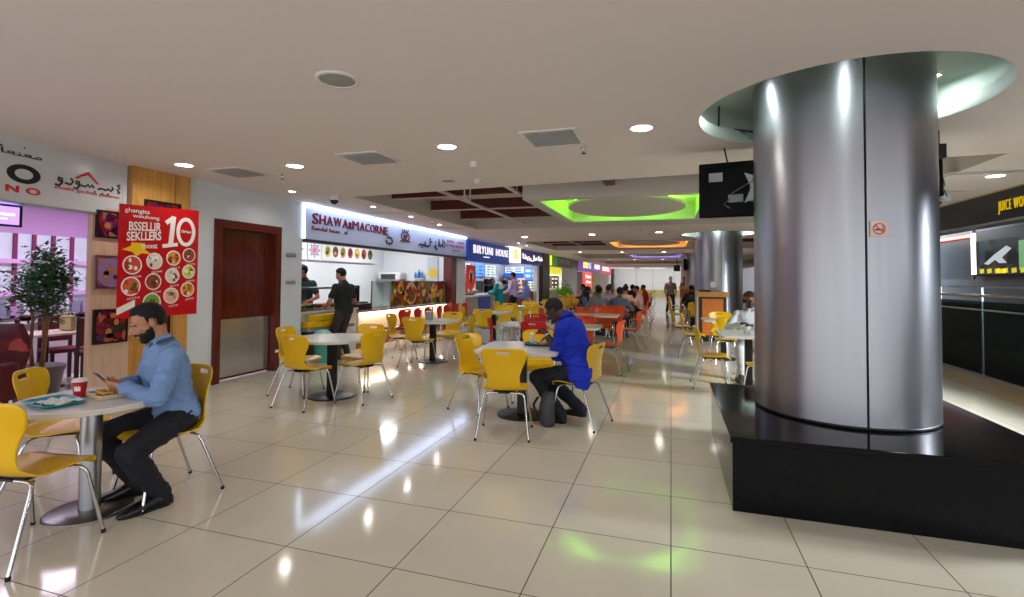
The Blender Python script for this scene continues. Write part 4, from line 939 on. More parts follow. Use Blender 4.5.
# ================================================================ green shop, purple shops
F = frame_left(XW + .06, 0, 0)
t = thing('shop_sign', 'green and grey shop sign with pale capital letters', 'shop sign', (XW, 30, 2.3))
mb = MB(); mb.box(XW - .2, 26.0, 2.24, XW + .06, 28.0, 2.86); mb.build('green_panel', [mat('sign_green', rgb(48, 120, 48), .35, emit=rgb(48, 120, 48), estr=.3, var=.05)], t)
mb = MB(); mb.box(XW + .055, 26.05, 2.3, XW + .075, 26.6, 2.82); mb.build('lime_tab', [emis('lime_tab', rgb(214, 226, 40), 1.0)], t)
mb = MB(); mb.box(XW - .2, 28.0, 2.26, XW + .06, 34.6, 2.9); mb.build('grey_panel', [mat('sign_grey', rgb(112, 110, 108), .4, var=.05)], t)
mb = MB(); text_mb(mb, 'DAVYAJ', 3.2, .34, F @ Matrix.Translation((28.3, 2.4, 0)), 0, .03, .01); mb.build('pale_lettering', [mat('letter_pale', rgb(214, 206, 196), .4, var=0)], t)
mb = MB(); mb.box(-8.6, 26.0, 0, -8.5, 34.6, ZC); mb.box(-8.5, 29.7, 0, -6.4, 29.8, ZC)
struct(mb, 'wall_green_shop', [mat('green_shop_wall', rgb(110, 100, 96), .5, var=.1)])
t = thing('backlit_fascia', 'bright yellow inner fascia under the green sign', 'fascia', (-6.6, 27.8, 1.85))
mb = MB(); mb.box(-6.36, 26.1, 1.78, -6.24, 29.5, 2.24); mb.build('fascia_panel', [mat('fascia_yellow', rgb(216, 206, 24), .4, emit=rgb(216, 206, 24), estr=.55, var=.05)], t)
mb = MB()
for y in (27.0, 28.6): mb.lathe([(.2, 0), (.16, .02), (.001, .03)], (-6.3, y, 1.77), 16, M=None)
mb.build('fascia_lamp', [emis('fascia_lamp', (1, .95, .7), 5)], t)
for y in (27.0, 29.0):
    l = bpy.data.lights.new('green_shop_light', 'AREA'); l.size = .5; l.energy = 45; l.color = (1, .95, .8)
    o = bpy.data.objects.new('green_shop_light', l); COL.objects.link(o); o.location = (-7.4, y, 2.8)
board(26.3, 27.3, .95, 1.8, -8.48, 'dark menu board under the yellow fascia, left', rgb(50, 56, 60), 5, 'menu_board', .2, 'green shop boards')
board(27.9, 28.9, .95, 1.8, -8.48, 'dark menu board under the yellow fascia, right', rgb(40, 40, 44), 5, 'menu_board', .2, 'green shop boards')
t = thing('serving_counter', 'pale counter of the shop under the yellow fascia', 'counter', (-6.6, 27.9, 0))
mb = MB(); mb.box(-7.0, 26.1, 0, -6.4, 29.5, .95); mb.build('counter_body', [mat('counter_beige', rgb(176, 166, 150), .4, var=.06)], t)
mb = MB(); mb.box(-7.05, 26.1, .95, -6.35, 29.5, 1.0); mb.build('counter_top', [WTOP], t)

# boards and fittings on the end walls, facing the aisle
def end_board(x0, x1, z0, z1, y, label, c0, lines, e, grp, nm='wall_board', tint=(70, 80, 110)):
    t = thing(nm, label, 'menu board', ((x0 + x1) / 2, y, z0), 0, grp)
    mb = MB(); mb.box(x0, y - .04, z0, x1, y, z1, bev=.006); mb.build('board_panel', [mat('eb_%d_%d' % (int(-x0 * 100), int(y * 10 + z0 * 100)), c0, .35, emit=c0, estr=e, var=.1)], t)
    F = Matrix(((1, 0, 0, 0), (0, 0, -1, y - .04), (0, 1, 0, 0), (0, 0, 0, 1))); mb = MB()
    for k in range(lines):
        z = z1 - (z1 - z0) * (k + .7) / (lines + .5)
        for q in range(2):
            xa = x0 + (x1 - x0) * (.07 + .48 * q); ribbon(mb, [(xa, z), (xa + (x1 - x0) * random.uniform(.2, .4), z)], (z1 - z0) * .4 / lines, F, 0, 0, .004)
    if lines: mb.build('board_print', [mat('bp_%d_%d_%d' % tint, rgb(*tint), .5, var=.2)], t)
RG = 'boards on the end wall of the rice shop'
end_board(-8.3, -7.3, 1.86, 2.18, 25.18, 'pale blue menu board at the top of the rice shop end wall', rgb(190, 206, 226), 3, .5, RG)
end_board(-7.22, -6.5, 1.5, 2.16, 25.18, 'blue poster on the rice shop end wall beside the white post', rgb(70, 130, 210), 2, .4, RG, tint=(220, 226, 236))
end_board(-8.3, -7.3, 1.66, 1.82, 25.18, 'strong blue price strip on the rice shop end wall', rgb(24, 84, 220), 0, .5, RG)
end_board(-8.2, -7.7, 1.1, 1.6, 25.18, 'dark poster on the rice shop end wall, left', rgb(60, 56, 70), 2, .1, RG, tint=(200, 150, 120))
end_board(-7.6, -7.2, 1.05, 1.6, 25.18, 'peach poster on the rice shop end wall', rgb(214, 176, 150), 2, .3, RG)
end_board(-7.1, -6.7, .95, 1.42, 25.18, 'white and green poster on the rice shop end wall', rgb(206, 214, 206), 3, .3, RG, tint=(60, 110, 90))
t = thing('kitchen_rack', 'dark steel rack of pots at the back of the rice shop', 'rack', (-8.0, 22.6, 0))
for z in (.9, 1.25, 1.6):
    mb = MB(); mb.box(-8.3, 20.4, z, -7.75, 24.8, z + .03); mb.build('rack_shelf', [mat('rack_steel', rgb(90, 92, 98), .35, .7, var=.1)], t)
for x in (-8.28, -7.78):
    for y in (20.42, 24.76):
        mb = MB(); mb.box(x, y, 0, x + .03, y + .03, 1.75); mb.build('rack_post', [MATS['rack_steel']], t)
random.seed(17)
k = 0
for z in (.931, 1.281):
    for y in (20.8, 21.6, 22.4, 23.2, 24.0):
        h = random.uniform(.16, .26); r = random.uniform(.12, .17)
        mb = MB(); mb.lathe([(r * .9, 0), (r, .02), (r, h), (r + .015, h + .01), (r * .5, h + .04), (.02, h + .05), (.02, h + .08), (.001, h + .08)], (0, 0, 0), 20)
        tag(mb.build('cooking_pot', [mat('pot_%d' % (k % 4), (rgb(150, 150, 156), rgb(60, 60, 66), rgb(120, 70, 50), rgb(180, 176, 170))[k % 4], .3, .5, var=.1)], at=(-8.0, y, z)), 'lidded cooking pot on the %s shelf of the rice shop rack, %s from the left' % ('lower' if z < 1 else 'middle', ('first', 'second', 'third', 'fourth', 'fifth')[k % 5]), 'pot', 'pots on the rack'); k += 1
GG = 'boards on the end wall of the green shop'
end_board(-8.4, -7.6, .95, 1.75, 29.68, 'dark menu board on the green shop end wall, left', rgb(46, 50, 52), 4, .1, GG, tint=(190, 180, 150))
end_board(-7.5, -6.95, .95, 1.75, 29.68, 'teal grey menu board on the green shop end wall, middle', rgb(90, 110, 112), 4, .2, GG, tint=(210, 210, 200))
end_board(-6.85, -6.45, .9, 1.75, 29.68, 'black menu board on the green shop end wall, right', rgb(26, 26, 28), 3, .1, GG, tint=(200, 196, 190))
t = thing('planter_hedge', 'lime green leafy planter in front of the white wall', 'planter', (-5.6, 27.5, 0))
mb = MB(); mb.box(-5.9, 26.6, 0, -5.3, 28.6, .62, bev=.02); mb.build('planter_box', [mat('planter_grey', rgb(120, 120, 110), .6, var=.1)], t)
mb = MB(); random.seed(21)
for i in range(500):
    p = Vector((random.uniform(-5.9, -5.3), random.uniform(26.5, 28.7), .62 + abs(random.gauss(0, .25))))
    E_ = Matrix.Rotation(random.uniform(0, 6.3), 4, 'Z') @ Matrix.Rotation(random.uniform(0, 1.4), 4, 'X'); L = random.uniform(.12, .2)
    mb.add([(0, 0, 0), (L * .25, L * .5, .01), (0, L, 0), (-L * .25, L * .5, .01)], [(0, 1, 2, 3)], 0, True, Matrix.Translation(p) @ E_)
mb.build('foliage', [mat('lime_leaf', rgb(112, 166, 30), .5, var=.3, nscale=5)], t)
t = thing('shop_sign', 'purple illuminated shop sign with yellow and white letters', 'shop sign', (XW, 40.5, 2.3))
PURP = mat('sign_purple', rgb(96, 44, 130), .35, emit=rgb(96, 44, 130), estr=.5, var=.04)
mb = MB(); mb.box(XW - .2, 34.7, 2.15, XW + .06, 46.4, 3.0); mb.build('sign_box', [PURP], t)
mb = MB(); text_mb(mb, 'DO', 2.2, .5, F @ Matrix.Translation((37.0, 2.4, 0)), 0, .03, .03); text_mb(mb, 'S', 1.0, .5, F @ Matrix.Translation((39.6, 2.4, 0)), 1, .03, .03); text_mb(mb, 'NEO', 3.2, .4, F @ Matrix.Translation((42.6, 2.45, 0)), 2, .03, .03)
mb.build('glowing_lettering', [emis('letter_yellow', (1, .75, .2), 1.0), emis('letter_blue', (.3, .5, 1), 1.0), GLOWW], t)
t = thing('poster_sign', 'glowing red poster under the purple sign', 'poster', (-6.1, 39, .8))
mb = MB(); mb.box(-6.2, 37.1, .7, -6.1, 41.0, 2.1, bev=.01); mb.build('poster_box', [emis('poster_red', (1.0, .08, .05), .6)], t)
mb = MB(); F3 = frame_left(-6.1, 0, 0); text_mb(mb, 'Nena', 2.6, .3, F3 @ Matrix.Translation((37.7, 1.65, 0)), 0, .02, .02); mb.build('poster_word', [emis('poster_white', (1, .8, .75), .8)], t); mb = MB(); text_mb(mb, 'Alaq', 2.4, .3, F3 @ Matrix.Translation((37.8, 1.2, 0)), 0, .02, .02); mb.build('poster_word', [emis('poster_white', (1, .8, .75), .8)], t)
mb = MB(); mb.box(-6.3, 34.7, 0, -6.2, 37.0, 2.1); mb.box(-6.3, 41.6, 0, -6.2, 46.2, 2.15, 1); mb.box(-6.3, 46.2, 0, -6.2, 55.4, 2.1, 2)
struct(mb, 'wall_purple_shop', [mat('purple_shop_wall', rgb(170, 120, 140), .5, var=.06), mat('purple_shop_screen', rgb(186, 176, 120), .5, var=.04), mat('purple_shop_light_wall', rgb(214, 210, 206), .5, var=.04)])
t = thing('shop_sign', 'red shop sign at the far end of the shop row', 'shop sign', (XW, 51, 2.3))
mb = MB(); mb.box(XW - .2, 46.6, 2.15, XW + .06, 55.2, 3.0); mb.build('sign_box', [mat('sign_crimson', rgb(180, 40, 60), .35, emit=rgb(180, 40, 60), estr=.5, var=.04)], t)
mb = MB(); text_mb(mb, 'KOOL', 5.5, .42, F @ Matrix.Translation((47.8, 2.4, 0)), 0, .03, .03); mb.build('glowing_lettering', [GLOWW], t)
mb = MB(); mb.box(-6.4, 55.4, 0, -6.0, 57, 2.9); struct(mb, 'trim_5', [mat('dark_post_far', rgb(30, 28, 28), .4, var=.1)])

# ================================================================ right side: plinth, columns, railing, juice shop
t = thing('granite_plinth', 'low black granite plinth round the foot of the big steel column', 'plinth', (1.33, 4.58, 0))
mb = MB(); mb.box(.39, 3.67, 0, 2.27, 5.49, .45); mb.build('plinth_body', [GRANITE], t)
mb = MB(); mb.box(.375, 3.655, .45, 2.285, 5.505, .49, bev=.004); mb.build('plinth_slab', [GRANITE], t)
def column(c, z0, label, R=.629, seam=None, zt=3.16, collar=True):
    t = thing('steel_column', label, 'column', (c[0], c[1], z0), 0, 'steel clad columns')
    mb = MB(); gap = .012
    a0 = math.radians(seam)
    nseg = 2
    for k in range(nseg):
        s0 = a0 + gap + k * PI; s1 = a0 - gap + (k + 1) * PI; n = 48; v = []
        for i in range(n + 1):
            a = s0 + (s1 - s0) * i / n; v.append((R * math.cos(a), R * math.sin(a), .02))
        for i in range(n + 1):
            a = s0 + (s1 - s0) * i / n; v.append((R * math.cos(a), R * math.sin(a), zt - z0))
        f = [(i, i + 1, n + 2 + i, n + 1 + i) for i in range(n)]
        m1 = MB(); m1.add(v, f, 0, True)
        # returned edges at the seam
        for aa, i in ((s0, 0), (s1, n)):
            q = [(R * math.cos(aa), R * math.sin(aa), .02), ((R - .03) * math.cos(aa), (R - .03) * math.sin(aa), .02), ((R - .03) * math.cos(aa), (R - .03) * math.sin(aa), zt - z0), (R * math.cos(aa), R * math.sin(aa), zt - z0)]
            m1.quad(q if i else list(reversed(q)))
        m1.build('cladding_sheet', [STEEL], t, world=False)
    mb.lathe([(R - .03, 0), (R - .03, zt - z0)], (0, 0, 0), 48); mb.build('seam_core', [BLACK], t, world=False)
    mb = MB(); mb.lathe([(R - .01, 0), (R + .004, 0), (R + .004, .022), (R - .01, .022)], (0, 0, 0), 72); mb.build('base_ring', [BLACK], t, world=False)
    return t
t1 = column((1.315, 4.73), .49, 'big brushed steel column on the black granite plinth', seam=-91)
# no-smoking plate on the near column
PA = math.radians(-84); Rn = .631
FN = Matrix.Translation((1.315 + Rn * math.cos(PA), 4.73 + Rn * math.sin(PA), 1.89)) @ Matrix.Rotation(PA + PI / 2, 4, 'Z') @ Matrix.Rotation(PI / 2, 4, 'X')
t = thing('no_smoking_sign', 'small square no-smoking sign on the big steel column', 'sign', (1.315 + Rn * math.cos(PA), 4.73 + Rn * math.sin(PA), 1.79))
mb = MB(); mb.box(-.055, -.055, -.004, .055, .055, .006, 0, FN, bev=.002); mb.build('sign_plate', [mat('sign_plate_beige', rgb(206, 190, 176), .35, var=.03)], t)
mb = MB(); rring(mb, (0, 0), .04, .04, .008, FN, 0, .006, d=.001); ribbon(mb, [(-.026, .026), (.026, -.026)], .008, FN, 0, .0072, .001); mb.build('prohibition_ring', [REDINK], t)
mb = MB(); ribbon(mb, [(-.026, -.006), (.018, -.006)], .01, FN, 0, .006, .001); ribbon(mb, [(.021, -.006), (.027, -.006)], .01, FN, 0, .006, .001); ribbon(mb, [(.02, .002), (.026, .008), (.02, .014), (.026, .02)], .004, FN, 0, .006, .001); mb.build('cigarette_mark', [BLACKINK], t)
column((1.286, 15.42), 0, 'second steel column, behind the orange-fronted cabinet', seam=-88, zt=3.18)
column((1.286, 26.1), 0, 'third steel column down the row, past the cabinet', seam=-88, zt=ZC)
column((1.286, 36.8), 0, 'farthest steel column down the row', seam=-88, zt=ZC)
t = thing('sign_plate', 'small white round notice on the second steel column', 'sign', (1.1, 14.81, 1.4))
FQ = Matrix.Translation((1.1, 14.815, 1.42)) @ Matrix.Rotation(math.radians(-17), 4, 'Z') @ Matrix.Rotation(PI / 2, 4, 'X')
mb = MB(); mb.box(-.07, -.08, 0, .07, .08, .006, 0, FQ); mb.build('plate', [mat('plate_pale', rgb(196, 196, 200), .35, var=.02)], t)
mb = MB(); rring(mb, (0, 0), .06, .06, .022, FQ, 0, .006, d=.002); mb.build('round_mark', [WHITEINK], t)
def hole_lamp(c, hc, R, angs, power, which):
    for k, a in enumerate(angs):
        r = (R + .62) / 2 if False else R - .12
        x, y = hc[0] + math.cos(a) * r, hc[1] + math.sin(a) * r
        t = thing('recess_spotlight', which + (', on the side facing the tables', ', on the side facing the railing', ', on the far side', ', on the side facing the shops')[k], 'spotlight', (x, y, ZC + .355), 0, 'spotlights above the columns')
        mb = MB(); mb.lathe([(.05, 0), (.05, -.05), (.045, -.05), (.04, -.02), (.001, -.018)], (0, 0, 0), 20); mb.build('lamp_housing', [WHITE], t, world=False)
        mb = MB(); mb.lathe([(.04, -.035), (.001, -.035)], (0, 0, 0), 20); mb.build('lamp_lens', [LAMP], t, world=False)
        l = bpy.data.lights.new('recess_glow', 'AREA'); l.shape = 'DISK'; l.size = .07; l.energy = power; l.color = (.86, .96, 1.0)
        o = bpy.data.objects.new('recess_glow', l); COL.objects.link(o); o.parent = t; o.location = (0, 0, -.055)
hole_lamp(*COLS[0], [math.radians(a) for a in (-97, 25, 95, 170)], 2.6, 'white spotlight in the round recess above the big column')
hole_lamp(*COLS[1], [math.radians(a) for a in (-97, 25, 95, 170)], 7, 'white spotlight in the round recess above the second column')

# ---- televisions on brackets
def television(loc, rz, w, h, label):
    t = thing('television', label, 'television', loc, rz, 'televisions by the columns')
    mb = MB(); mb.box(-w / 2, -.03, -h / 2, w / 2, .03, h / 2, bev=.012); mb.build('tv_body', [mat('tv_black', rgb(9, 9, 10), .6, spec=.15, var=.1)], t, world=False)
    mb = MB(); mb.box(-w / 2 + .03, .03, -h / 2 + .03, w / 2 - .03, .034, h / 2 - .03); mb.build('tv_screen', [MATS['dark_screen']], t, world=False)
    mb = MB(); mb.box(-w / 2 + .06, -.06, -h / 2 + .06, w / 2 - .03, -.03, h / 2 - .05, bev=.012); mb.box(-w / 2 + .08, -.066, -h / 2 + .02, w / 2 - .06, -.03, -h / 2 + .1); mb.build('back_cover', [mat('tv_back_black', rgb(8, 8, 9), .65, spec=.15, var=.2)], t, world=False)
    B = Matrix(((1, 0, 0, 0), (0, 0, -1, -.06), (0, 1, 0, 0), (0, 0, 0, 1)))
    mb = MB(); s = .17
    pts = []
    for k in range(8):
        a = PI / 4 * k + PI / 4; r = s * 1.25 if k % 2 == 0 else s * .52; pts.append((.08 + r * math.cos(a), .0 + r * math.sin(a)))
    mb.prism(pts, 0, .012, 0, B); disc(mb, (.08, 0), .05, .05, B, 0, .012, d=.01); mb.build('mount_plate', [mat('mount_zinc', rgb(150, 150, 150), .4, .6, var=.1)], t, world=False)
    mb = MB(); mb.box(-w / 2 + .1, -.064, h / 2 - .2, -w / 2 + .23, -.0605, h / 2 - .11); mb.build('rating_label', [mat('label_grey', rgb(176, 178, 180), .5, var=.1)], t, world=False)
    mb = MB(); mb.box(-.22, -.068, -.14, -.08, -.06, -.06, bev=.004); mb.box(-.02, -.068, -.14, .01, -.06, .02); mb.build('socket_panel', [mat('socket_grey', rgb(120, 122, 126), .5, var=.2)], t, world=False)
    mb = MB(); mb.tube([(-.2, -.07, -.06), (-.1, -.075, 0), (.0, -.075, .06), (.04, -.08, .16)], .006, 6); mb.tube([(-.2, -.07, -.1), (-.26, -.08, -.16), (-.2, -.075, -.2)], .006, 6); mb.build('cable', [mat('cable_grey', rgb(96, 96, 98), .5, var=.05)], t, world=False)
    return t
tv = television((.78, 5.52, 2.45), math.radians(-8), 1.0, .56, 'black television seen from behind, hung left of the big steel column')
mb = MB(); mb.tube([(.86, 5.44, 2.45), (.92, 5.33, 2.45), (.96, 5.27, 2.45)], .025, 10); mb.build('bracket_arm', [BLACK], tv)
mb = MB(); mb.tube([(.55, 5.5, 2.72), (.5, 5.4, 2.9), (.44, 5.15, 3.0), (.44, 5.1, 3.2)], .008, 6); mb.tube([(.5, 5.42, 2.93), (.6, 5.25, 2.98), (.75, 5.1, 2.9)], .01, 6); mb.build('hanging_cable', [BLACK], tv)
tv = television((2.2, 5.35, 2.4), math.radians(72), .6, .42, 'black television seen edge-on, hung right of the big steel column')
mb = MB(); mb.tube([(2.235, 5.3, 2.5), (2.235, 5.3, 2.85)], .012, 8); mb.box(2.18, 5.24, 2.6, 2.27, 5.36, 2.72); mb.build('ceiling_hanger', [BLACK], tv)
mb = MB(); mb.lathe([(.02, 0), (.042, .012), (.042, .035), (.02, .05)], (2.2, 5.12, 2.2), 20); mb.build('speaker_pod', [mat('pod_white', rgb(190, 194, 200), .3, var=.03)], tv)
television((.72, 26.1, 2.3), math.radians(75), .9, .55, 'distant television mounted on the third steel column')
t = thing('wall_speaker', 'small dark speaker box hung beside the distant television', 'speaker', (.3, 30, 2.4))
mb = MB(); mb.box(.15, 29.9, 2.05, .5, 30.2, 2.4, bev=.03); mb.build('speaker_box', [BLACK], t)
mb = MB(); mb.tube([(.32, 30.05, 2.4), (.32, 30.05, ZC)], .02, 8); mb.build('hanger', [BLACK], t)

# ---- black sign band, railing, shop across
mb = MB(); mb.box(4.5, -2, 2.39, 4.72, 40, ZC)
t = thing('shop_sign', 'glossy black sign band with yellow capital letters at the right edge', 'shop sign', (4.5, 9, 2.39))
mb = MB(); mb.box(4.5, 3, 2.41, 4.72, 40, ZC - .015); mb.build('sign_board', [mat('gloss_black_blue', rgb(16, 20, 34), .12, var=.05)], t)
mb = MB(); mb.box(4.46, 3, 2.375, 4.74, 40, 2.41, bev=.004); mb.build('lower_trim', [ALU], t)
mb = MB(); mb.box(4.48, 3, ZC - .02, 4.5, 40, ZC - .004); mb.build('upper_trim', [mat('trim_gold', rgb(190, 160, 110), .4, var=.05)], t)
mb = MB(); FJ = frame_right(4.5, 0, 0)
text_mb(mb, 'JUICE WORLD', .74, .19, FJ @ Matrix.Translation((-8.99, 2.5, 0)), 0, .012, -.022, sp=1.25)
mb.build('yellow_lettering', [mat('letter_bright_yellow', rgb(250, 214, 20), .4, emit=rgb(250, 214, 20), estr=.2, var=0)], t)
t = thing('glass_railing', 'long glass railing with steel handrails at the right', 'railing', (4.8, 9, 0))
TG = mat('smoked_rail_glass', rgb(96, 106, 108), .04, trans=.85, ior=1.05, var=0)
for i in range(14):
    y = 2.2 + i * 1.32; mb = MB(); mb.box(4.8, y, .03, 4.812, y + 1.305, 1.22); mb.build('glass_panel', [TG], t)
for z, r, nm in ((1.31, .028, 'handrail'), (1.45, .012, 'upper_rail'), (1.08, .014, 'middle_rail')):
    mb = MB(); mb.tube([(4.8, 2.2, z), (4.8, 21, z)], r, 12); mb.build(nm, [ALU if r < .02 else CHROME], t)
for i in range(15):
    y = 2.195 + i * 1.32; mb = MB(); mb.box(4.815, y, .0, 4.835, y + .02, 1.46); mb.build('post', [ALU], t)
mb = MB(); mb.box(4.77, 2.2, 0, 4.84, 21, .035); mb.build('base_channel', [ALU], t)
DG = mat('dark_shop_front', rgb(62, 70, 72), .12, var=.15, nscale=2)
mb = MB(); mb.box(8.6, 2, -1, 8.9, 45, 4.2); mb.box(8.58, 2, -1, 8.6, 45, .9, 1); mb.box(8.55, 2, .9, 8.6, 45, 1.62, 2)
for y in (10.5, 13, 15.2, 18.4, 21, 24): mb.box(8.56, y, .9, 8.6, y + .1, 3.2, 3)
struct(mb, 'wall_right', [mat('juice_back', rgb(92, 104, 112), .3, var=.15, nscale=1.5), DG, mat('juice_mid', rgb(130, 142, 150), .25, var=.2, nscale=2), mat('juice_frame', rgb(150, 150, 150), .4, .5, var=.05)])
mb = MB(); mb.quad([(4.84, -4, -.02), (4.84, 60, -.02), (12, 60, -.02), (12, -4, -.02)]); struct(mb, 'floor_across', [mat('dark_floor_across', rgb(60, 64, 66), .1, var=.1)])
t = thing('serving_counter', 'dark counter behind the glass railing', 'counter', (7.4, 14, 0))
mb = MB(); mb.box(7.2, 8, 0, 7.7, 20, .95, bev=.01); mb.build('counter_body', [DG], t)
mb = MB(); mb.box(7.1, 7.95, .95, 7.75, 20.05, 1.0); mb.build('counter_top', [mat('counter_grey_top', rgb(110, 116, 120), .15, var=.05)], t)
t = thing('menu_sign', 'lit menu display of the juice shop beyond the railing', 'menu board', (8.4, 17, 1.7))
mb = MB(); mb.box(8.42, 15.2, 1.72, 8.54, 18.15, 3.0, bev=.01); mb.build('display_case', [BLACK], t)
mb = MB(); mb.box(8.4, 15.24, 1.76, 8.42, 17.9, 2.7); mb.build('display_panel', [food_mat('juice_print', [rgb(24, 30, 34), rgb(40, 50, 56), rgb(30, 70, 50), rgb(70, 70, 40), rgb(20, 24, 30), rgb(60, 80, 90)], 3.0, .2, .35)], t)
mb = MB(); mb.box(8.38, 17.95, 1.76, 8.42, 18.1, 2.95); mb.build('light_tube', [emis('menu_tube', (1, .93, .8), 3)], t)
mb = MB(); FM = frame_right(8.4, 0, 0); mb.box(-16.9, 1.78, 0, -16.55, 1.9, .01, 0, FM)
for k in range(6): ribbon(mb, [(-17.7 + k * .35, 1.84), (-17.5 + k * .35, 1.86)], .12, FM, 0, 0, .01)
mb.build('yellow_caption', [mat('caption_yellow', rgb(220, 200, 40), .4, emit=rgb(220, 200, 40), estr=.5, var=0)], t)
mb = MB(); mb.prism([(-17.5, 2.05), (-17.0, 2.3), (-16.5, 2.5), (-16.3, 2.42), (-16.7, 2.2), (-16.5, 2.05), (-16.8, 2.05), (-17.0, 2.15), (-17.3, 2.02)], 0, .01, 0, FM); mb.prism([(-16.0, 1.85), (-15.7, 1.85), (-15.68, 2.6), (-16.0, 2.6)], 0, .01, 1, FM); mb.build('drink_print', [mat('splash_white', rgb(200, 210, 216), .4, emit=rgb(200, 210, 216), estr=.4, var=.1), mat('leaf_print', rgb(120, 180, 120), .4, emit=rgb(120, 180, 120), estr=.4, var=.2)], t)
mb = MB(); mb.box(8.5, 16.5, 2.88, 8.56, 22, 2.96); tag(mb.build('neon_strip', [emis('neon_red', (1.0, .22, .16), 2.2)], origin=(8.5, 19, 2.9)), 'thin red neon strip along the shop front behind the railing', 'neon light')
l = bpy.data.lights.new('across_fill_light', 'AREA'); l.shape = 'RECTANGLE'; l.size = 1; l.size_y = 4; l.energy = 140; l.color = (.9, .95, 1)  # unseen fill lights added to brighten the shop across
o = bpy.data.objects.new('across_fill_light', l); COL.objects.link(o); o.location = (7.2, 6.5, 3.55)
l = bpy.data.lights.new('across_fill_light', 'AREA'); l.shape = 'RECTANGLE'; l.size = 1; l.size_y = 5; l.energy = 260; l.color = (.86, .93, 1)
o = bpy.data.objects.new('across_fill_light', l); COL.objects.link(o); o.location = (7.2, 23, 3.55)
# daylight from the open side of the mall, falling on the walkway by the railing
l = bpy.data.lights.new('atrium_daylight', 'AREA'); l.shape = 'RECTANGLE'; l.size = 1.0; l.size_y = 2.4; l.energy = 720; l.spread = math.radians(120); l.color = (.88, .94, 1)
o = bpy.data.objects.new('atrium_daylight', l); COL.objects.link(o); o.location = (6.5, 5.6, 3.45); o.rotation_euler = (Vector((3.4, 8.0, 0)) - Vector((6.5, 5.6, 3.45))).to_track_quat('-Z', 'Y').to_euler()

# ---- cabinet with orange front
t = thing('waste_cabinet', 'tall tray-return cabinet with an orange front beside the second column', 'cabinet', (.98, 13.9, 0))
mb = MB(); mb.box(.66, 13.55, .1, 1.32, 14.25, 1.12); mb.build('cabinet_body', [mat('cabinet_dark', rgb(52, 30, 18), .4, var=.1)], t)
mb = MB(); mb.box(.75, 13.53, .16, 1.24, 13.552, 1.07, bev=.004); mb.build('cabinet_door', [mat('cabinet_orange', rgb(206, 112, 28), .4, var=.06)], t)
mb = MB(); mb.box(.62, 13.5, 1.12, 1.36, 14.3, 1.24, bev=.008); mb.build('cabinet_top', [mat('cabinet_top_oak', rgb(196, 132, 56), .35, var=.08)], t)
mb = MB(); mb.box(.62, 13.54, 0, .66, 14.26, 1.12); mb.build('side_panel', [mat('cabinet_side_pale', rgb(184, 170, 156), .5, var=.05)], t)
mb = MB(); mb.box(.68, 13.58, 0, 1.3, 14.2, .1); mb.build('kick_plinth', [BLACK], t)
mb = MB(); mb.box(-.15, -.12, 0, .15, .12, .03, bev=.01); mb.box(-.13, -.1, .03, .13, .1, .05, bev=.01)
tag(mb.build('tray_stack', [mat('dark_tray', rgb(50, 36, 30), .5, var=.1)], at=(.82, 13.8, 1.241)), 'two dark trays stacked on top of the orange-fronted cabinet', 'trays')
t = thing('waste_cabinet', 'distant wooden tray-return cabinet beside the third column', 'cabinet', (.9, 27, 0))
mb = MB(); mb.box(.4, 24.4, 0, 1.1, 25.1, 1.15); mb.build('cabinet_body', [mat('cabinet_far', rgb(130, 80, 30), .4, var=.08)], t)
mb = MB(); mb.box(.36, 24.36, 1.15, 1.14, 25.14, 1.25); mb.build('cabinet_top', [MATS['cabinet_top_oak']], t)

# ---- red hanging poster
t = thing('promo_poster', 'hanging red poster with a big white 10 and eleven dishes', 'poster', (-5.6, 4.32, 1.07))
y0, y1, z0, z1 = 3.85, 4.8, 1.07, 2.33
FP = frame_left(-5.6, 0, 0)
def bow(y): return .03 * math.sin((y - y0) / (y1 - y0) * PI)
mb = MB(); n = 16
top = lambda y: z1 - .03 + .05 * (y - y0) / (y1 - y0)
v = []
for i in range(n + 1):
    y = y0 + (y1 - y0) * i / n; v += [(y, z0, 0), (y, top(y), 0), (y, z0, -.006), (y, top(y), -.006)]
f = []
for i in range(n):
    a, b = 4 * i, 4 * i + 4; f += [(a, b, b + 1, a + 1), (a + 2, a + 3, b + 3, b + 2), (a + 1, b + 1, b + 3, a + 3), (a, a + 2, b + 2, b)]
mb.add(v, f, 0, False, FP); mb.quad([(y0, z0, 0), (y0, top(y0), 0), (y0, top(y0), -.006), (y0, z0, -.006)], 0, FP); mb.quad([(y1, z0, -.006), (y1, top(y1), -.006), (y1, top(y1), 0), (y1, z0, 0)], 0, FP)
mb.build('poster_sheet', [mat('poster_red_print', rgb(196, 12, 24), .28, var=.12, nscale=3)], t)
mb = MB(); q = .001
def PT(u, w): return (y0 + u * (y1 - y0), z0 + w * (z1 - z0))
ribbon(mb, [PT(.55, .855), PT(.645, .91)], .05, FP, 0, q, .002); ribbon(mb, [PT(.65, .925), PT(.615, .66)], .058, FP, 0, q + .0004, .002)
ribbon(mb, [PT(.51, .64), PT(.71, .665)], .042, FP, 0, q + .0008, .002)
rring(mb, PT(.82, .79), .125, .175, .045, FP, 0, q, d=.002); text_mb(mb, 'Dirham', .12, .035, FP @ Matrix.Translation((*PT(.76, .78), q)), 0, .002, .01)
text_mb(mb, 'BSSELLIR', .36, .1, FP @ Matrix.Translation((*PT(.11, .755), q)) @ Matrix.Rotation(.06, 4, 'Z'), 0, .002, .02, .1)
text_mb(mb, 'SEKLLERS', .39, .1, FP @ Matrix.Translation((*PT(.09, .665), q)) @ Matrix.Rotation(.09, 4, 'Z'), 0, .002, .02, .1)
